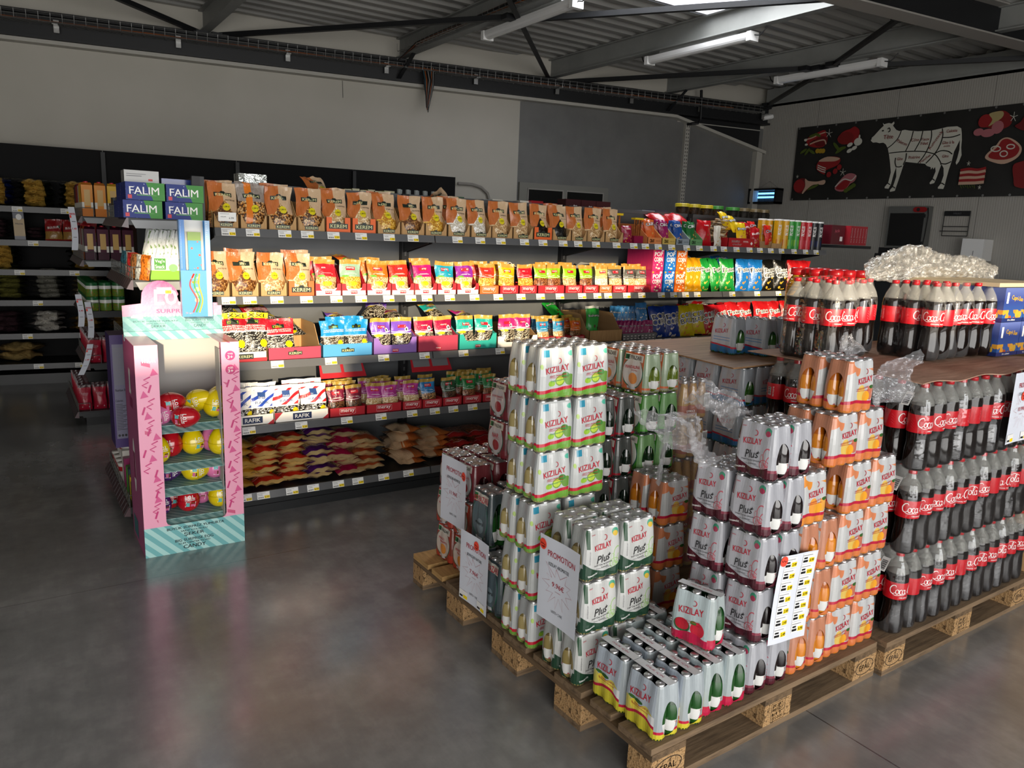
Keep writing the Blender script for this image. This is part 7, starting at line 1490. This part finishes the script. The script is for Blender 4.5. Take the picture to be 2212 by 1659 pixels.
for x in (300, 328, 352): el(x, 462, 20, 22, 8, 2)
blob([(480, 330), (520, 285), (580, 260), (620, 238), (665, 270), (668, 320), (640, 380), (580, 400), (510, 395), (475, 365)], 3); el(548, 345, 75, 58, 2, 2); el(668, 378, 38, 36, 0, 3); el(676, 335, 8, 22, 0, 3)
for x, y in ((596, 405), (640, 435), (598, 460)): el(x, y, 26, 18, 0, 3, .4)
for x, y, r_ in ((470, 420, -.8), (520, 440, .2), (505, 458, .5)): el(x, y, 44, 15, 6, 2, r_)
blob([(322, 560), (400, 515), (515, 525), (505, 590), (400, 640), (388, 680), (310, 630)], 3); blob([(322, 556), (400, 515), (515, 528), (480, 555), (400, 560)], 5, 2)
for k in range(3): p.line(crom(bp([(318, 592 + 18 * k), (360, 610 + 20 * k), (398, 622 + 18 * k)]), 4), .012, 0, 3)
for x, y in ((432, 680), (488, 650), (522, 612)): el(x, y, 22, 26, 3, 3)
el(185, 785, 72, 72, 4, 1); el(165, 785, 52, 60, 3, 2); blob([(215, 720), (250, 740), (330, 745), (395, 730), (408, 752), (385, 775), (300, 775), (240, 820), (210, 858), (200, 850), (222, 790)], 5, 2)
for k in range(3): el(275 + 22 * k, 805 - 8 * k, 34, 10, 6, 2, .5)
blob([(505, 790), (580, 690), (640, 668), (692, 690), (680, 740), (640, 770), (590, 835), (520, 830)], 7); blob([(518, 795), (585, 735), (640, 740), (600, 815), (530, 820)], 3, 2); p.line(crom(bp([(505, 795), (575, 725), (650, 735), (690, 690)]), 5), .014, 0, 3)
for k in range(4): el(610 + 22 * k, 830 - 16 * k, 22, 20, 6, 2)
blob([(1758, 200), (1800, 150), (1900, 108), (1990, 100), (2060, 160), (2055, 230), (1960, 270), (1850, 250), (1780, 245)], 2); el(1820, 190, 62, 60, 3, 2); blob([(1850, 125), (1965, 102), (1972, 160), (1860, 240), (1885, 180)], 9, 3); el(1945, 248, 56, 60, 7, 4); el(1775, 292, 48, 34, 7, 3); el(1862, 300, 66, 38, 7, 5); el(1945, 248, 50, 54, 7, 5)
blob([(1875, 500), (1950, 420), (1990, 360), (2050, 340), (2130, 370), (2195, 430), (2190, 500), (2130, 555), (2030, 585), (1890, 545)], 5, 1); blob([(1900, 500), (1970, 430), (2000, 370), (2050, 352), (2120, 385), (2178, 440), (2150, 510), (2050, 545), (1930, 535)], 3, 2)
for x, y, rx, ry in ((2040, 490, 34, 26), (2095, 425, 36, 20), (1960, 445, 44, 24)): p.line([bx(x + rx * math.cos(t), y + ry * math.sin(t)) for t in [2 * math.pi * k / 18 for k in range(19)]], .012, 0, 4)
for k in range(6): p.line(crom(bp([(1660, 645 + 24 * k), (1740, 632 + 26 * k), (1820, 640 + 24 * k), (1898, 622 + 26 * k)]), 5), .034, 3 if k % 2 == 0 else 5, 2)
for k in range(7): p.line(bp([(1680 + 22 * k, 780), (1700 + 20 * k, 812 - 6 * (k % 3))]), .008, 6, 4)
blob([(2105, 240), (2150, 200), (2212, 110), (2330, 120), (2330, 280), (2200, 280)], 4, 1); blob([(2145, 610), (2190, 570), (2330, 560), (2340, 790), (2200, 795), (2170, 720)], 2, 1)
for x, y, s in ((395, 303, 40), (565, 660, 36), (2082, 155, 46), (1730, 580, 22), (145, 700, 16), (1866, 802, 20)):
    for a in (90, 18, 162, -54, 234): p.line(bp([(x, y), (x + s * math.cos(R(a)) * .8, y - s * math.sin(R(a)))]), .006, 0, 4)
# one printed part per picture group keeps the artwork readable
p.mb(wall(.042)).build('banner_print', PM, ban)

# insect killer
t = thing('insect_killer', 'black electric insect killer with blue tubes on the ribbed wall', 'insect killer', (WX - .10, 7.60, 2.235))
MB().box(-.07, -.255, 0, .09, -.225, .22).box(-.07, .225, 0, .09, .255, .22).build('side_case', M_BLACK, t); MB().box(-.07, -.255, .0, .09, .255, .03).box(-.07, -.255, .195, .09, .255, .225).build('frame', M_BLACK, t); MB().box(.05, -.23, .03, .085, .23, .195).build('back_plate', M_BLACK, t)
for zz in (.10, .155): MB().tube([(.02, -.22, zz), (.02, .22, zz)], .012, 8).build('uv_tube', mat('uv_tube_glow', (.2, .5, 1), .4, emit=(.10, .42, 1.0), estr=5.0), t)
g_ = MB()
for k in range(22): g_.tube([(-.065, -.22 + k * .021, .03), (-.065, -.22 + k * .021, .195)], .002, 4)
h = g_.build('guard_grille', M_BLACK, t); h['kind'] = 'stuff'
MB().tube([(.06, -.2, .22), (.085, .0, .335), (.06, .2, .22)], .002, 4).build('hanging_wire', M_WIRE, t); MB().tube([(.06, .24, .0), (.07, .25, -.10), (.07, .2, -.3)], .004, 5).build('power_cord', M_CBL, t)
# security camera
t = thing('security_camera', 'white bullet security camera under the eaves in the corner', 'camera', (WX - .02, 7.70, 3.52))
MB().tube([(.02, 0, 0), (-.05, 0, .0), (-.07, -.01, -.02)], .02, 8).build('bracket', M_PLW, t); MB().lathe([(0, -.08), (.035, -.08), (.035, .06), (.028, .075), (0, .075)], 14, T=Matrix.Translation((-.09, -.03, -.04)) @ Matrix.Rotation(R(75), 4, 'Y') @ Matrix.Rotation(R(30), 4, 'X')).build('camera_body', M_PLW, t, True)
MB().lathe([(0, -.083), (.024, -.083), (.024, -.078)], 12, T=Matrix.Translation((-.09, -.03, -.04)) @ Matrix.Rotation(R(75), 4, 'Y') @ Matrix.Rotation(R(30), 4, 'X')).build('lens', M_BLACK, t)
# switch cabinet
t = thing('switch_cabinet', 'grey switch cabinet with black door and red lamp on the ribbed wall', 'cabinet', (WX - .12, 5.37, 1.67))
MB().box(0, -.25, 0, .12, .25, .51).build('body', flat('cabinet_grey', '5f605d', .45), t)
d = MB().box(-.008, -.215, .02, 0, .22, .425).build('door', mat('cabinet_black', (.006, .006, .006), .5), t)
for zz in (.06, .39): MB().box(-.016, -.235, zz - .02, -.006, -.20, zz + .02).build('hinge', M_BLACK, d)
m_ = MB().prism([(-.012, -.20 + .04 * math.cos(a) + (.0 if math.cos(a) < 0 else .09), .468 + .032 * math.sin(a)) for a in [2 * math.pi * k / 20 for k in range(20)]], (.012, 0, 0)); m_.build('warning_lamp', flat('lamp_red', '8a1418', .3), t)
MB().prism([(-.014, -.135 + .022 * math.cos(a), .468 + .022 * math.sin(a)) for a in [2 * math.pi * k / 16 for k in range(16)]], (.004, 0, 0)).build('lamp_lens', M_BLACK, t)
MB().tube([(-.01, -.255, .49), (-.02, -.275, .40), (-.01, -.262, .2), (.0, -.24, .0), (.02, -.21, -.2), (.04, -.2, -.5)], .006, 5).build('power_cord', M_CBL, t)
# wire paper holder
t = thing('wire_holder', 'black wire holder rack on the ribbed wall', 'rack', (WX - .02, 4.81, 1.83))
MB().box(-.006, -.15, .235, .0, .15, .295).build('name_plate', M_BLACK, t)
for a, b in (((-.15, 0), (-.15, .29)), ((.15, 0), (.15, .29)), ((-.15, 0), (.15, 0)), ((-.15, .11), (.15, .11)), ((-.15, .055), (.18, .055))): MB().tube([(-.01, a[0], a[1]), (-.01, b[0], b[1])], .005, 5).build('wire_rod', M_BLACK, t)
Print2D().text('VALKO', 0, .265, .09, .022, 0, 0, .02, .3).mb(lambda a, b, l: (-.008, -a, b)).build('lettering', [P_GRY], t)
# paper towel dispenser
t = thing('towel_dispenser', 'white centre-feed paper towel dispenser on the ribbed wall', 'dispenser', (WX - .11, 4.49, 1.55))
MB().prism([(-.11, -.125, .0), (-.10, .125, .02), (-.10, .125, .25), (-.11, -.12, .245)], (.22, 0, 0)).build('cover', M_PLW, t); MB().box(-.112, -.02, .06, -.109, -.014, .11).build('sight_slot', P_GRY, t); MB().lathe([(.012, -.03), (.02, -.01), (.03, .01)], 10, T=Matrix.Translation((-.0, .0, -.01))).build('towel_tail', M_PLW, t)
# counter scale and dark counter in front of the ribbed wall
t = thing('counter_scale', 'black counter scale display behind the cola stack', 'scale', (8.6, 5.05, 1.40), 0)
MB().prism([(0, -.19, 0), (0, .19, 0), (.06, .19, .19), (.06, -.19, .19)], (.05, 0, .0)).build('display', mat('scale_black', (.006, .006, .007), .3), t); MB().box(.06, -.17, .19, .12, .15, .26).build('printer', mat('scale_black2', (.006, .006, .007), .4), t); MB().box(.0, -.2, -.06, .35, .2, .0).build('base', M_BLACK, t)
t = thing('butcher_counter', 'dark service counter in front of the ribbed wall', 'counter', (8.5, 3.2, 0)); MB().box(0, 0, 0, .6, 2.6, 1.28).build('body', M_SHELF, t); MB().box(-.02, -.02, 1.28, .62, 2.62, 1.335).build('worktop', M_BLACK, t)
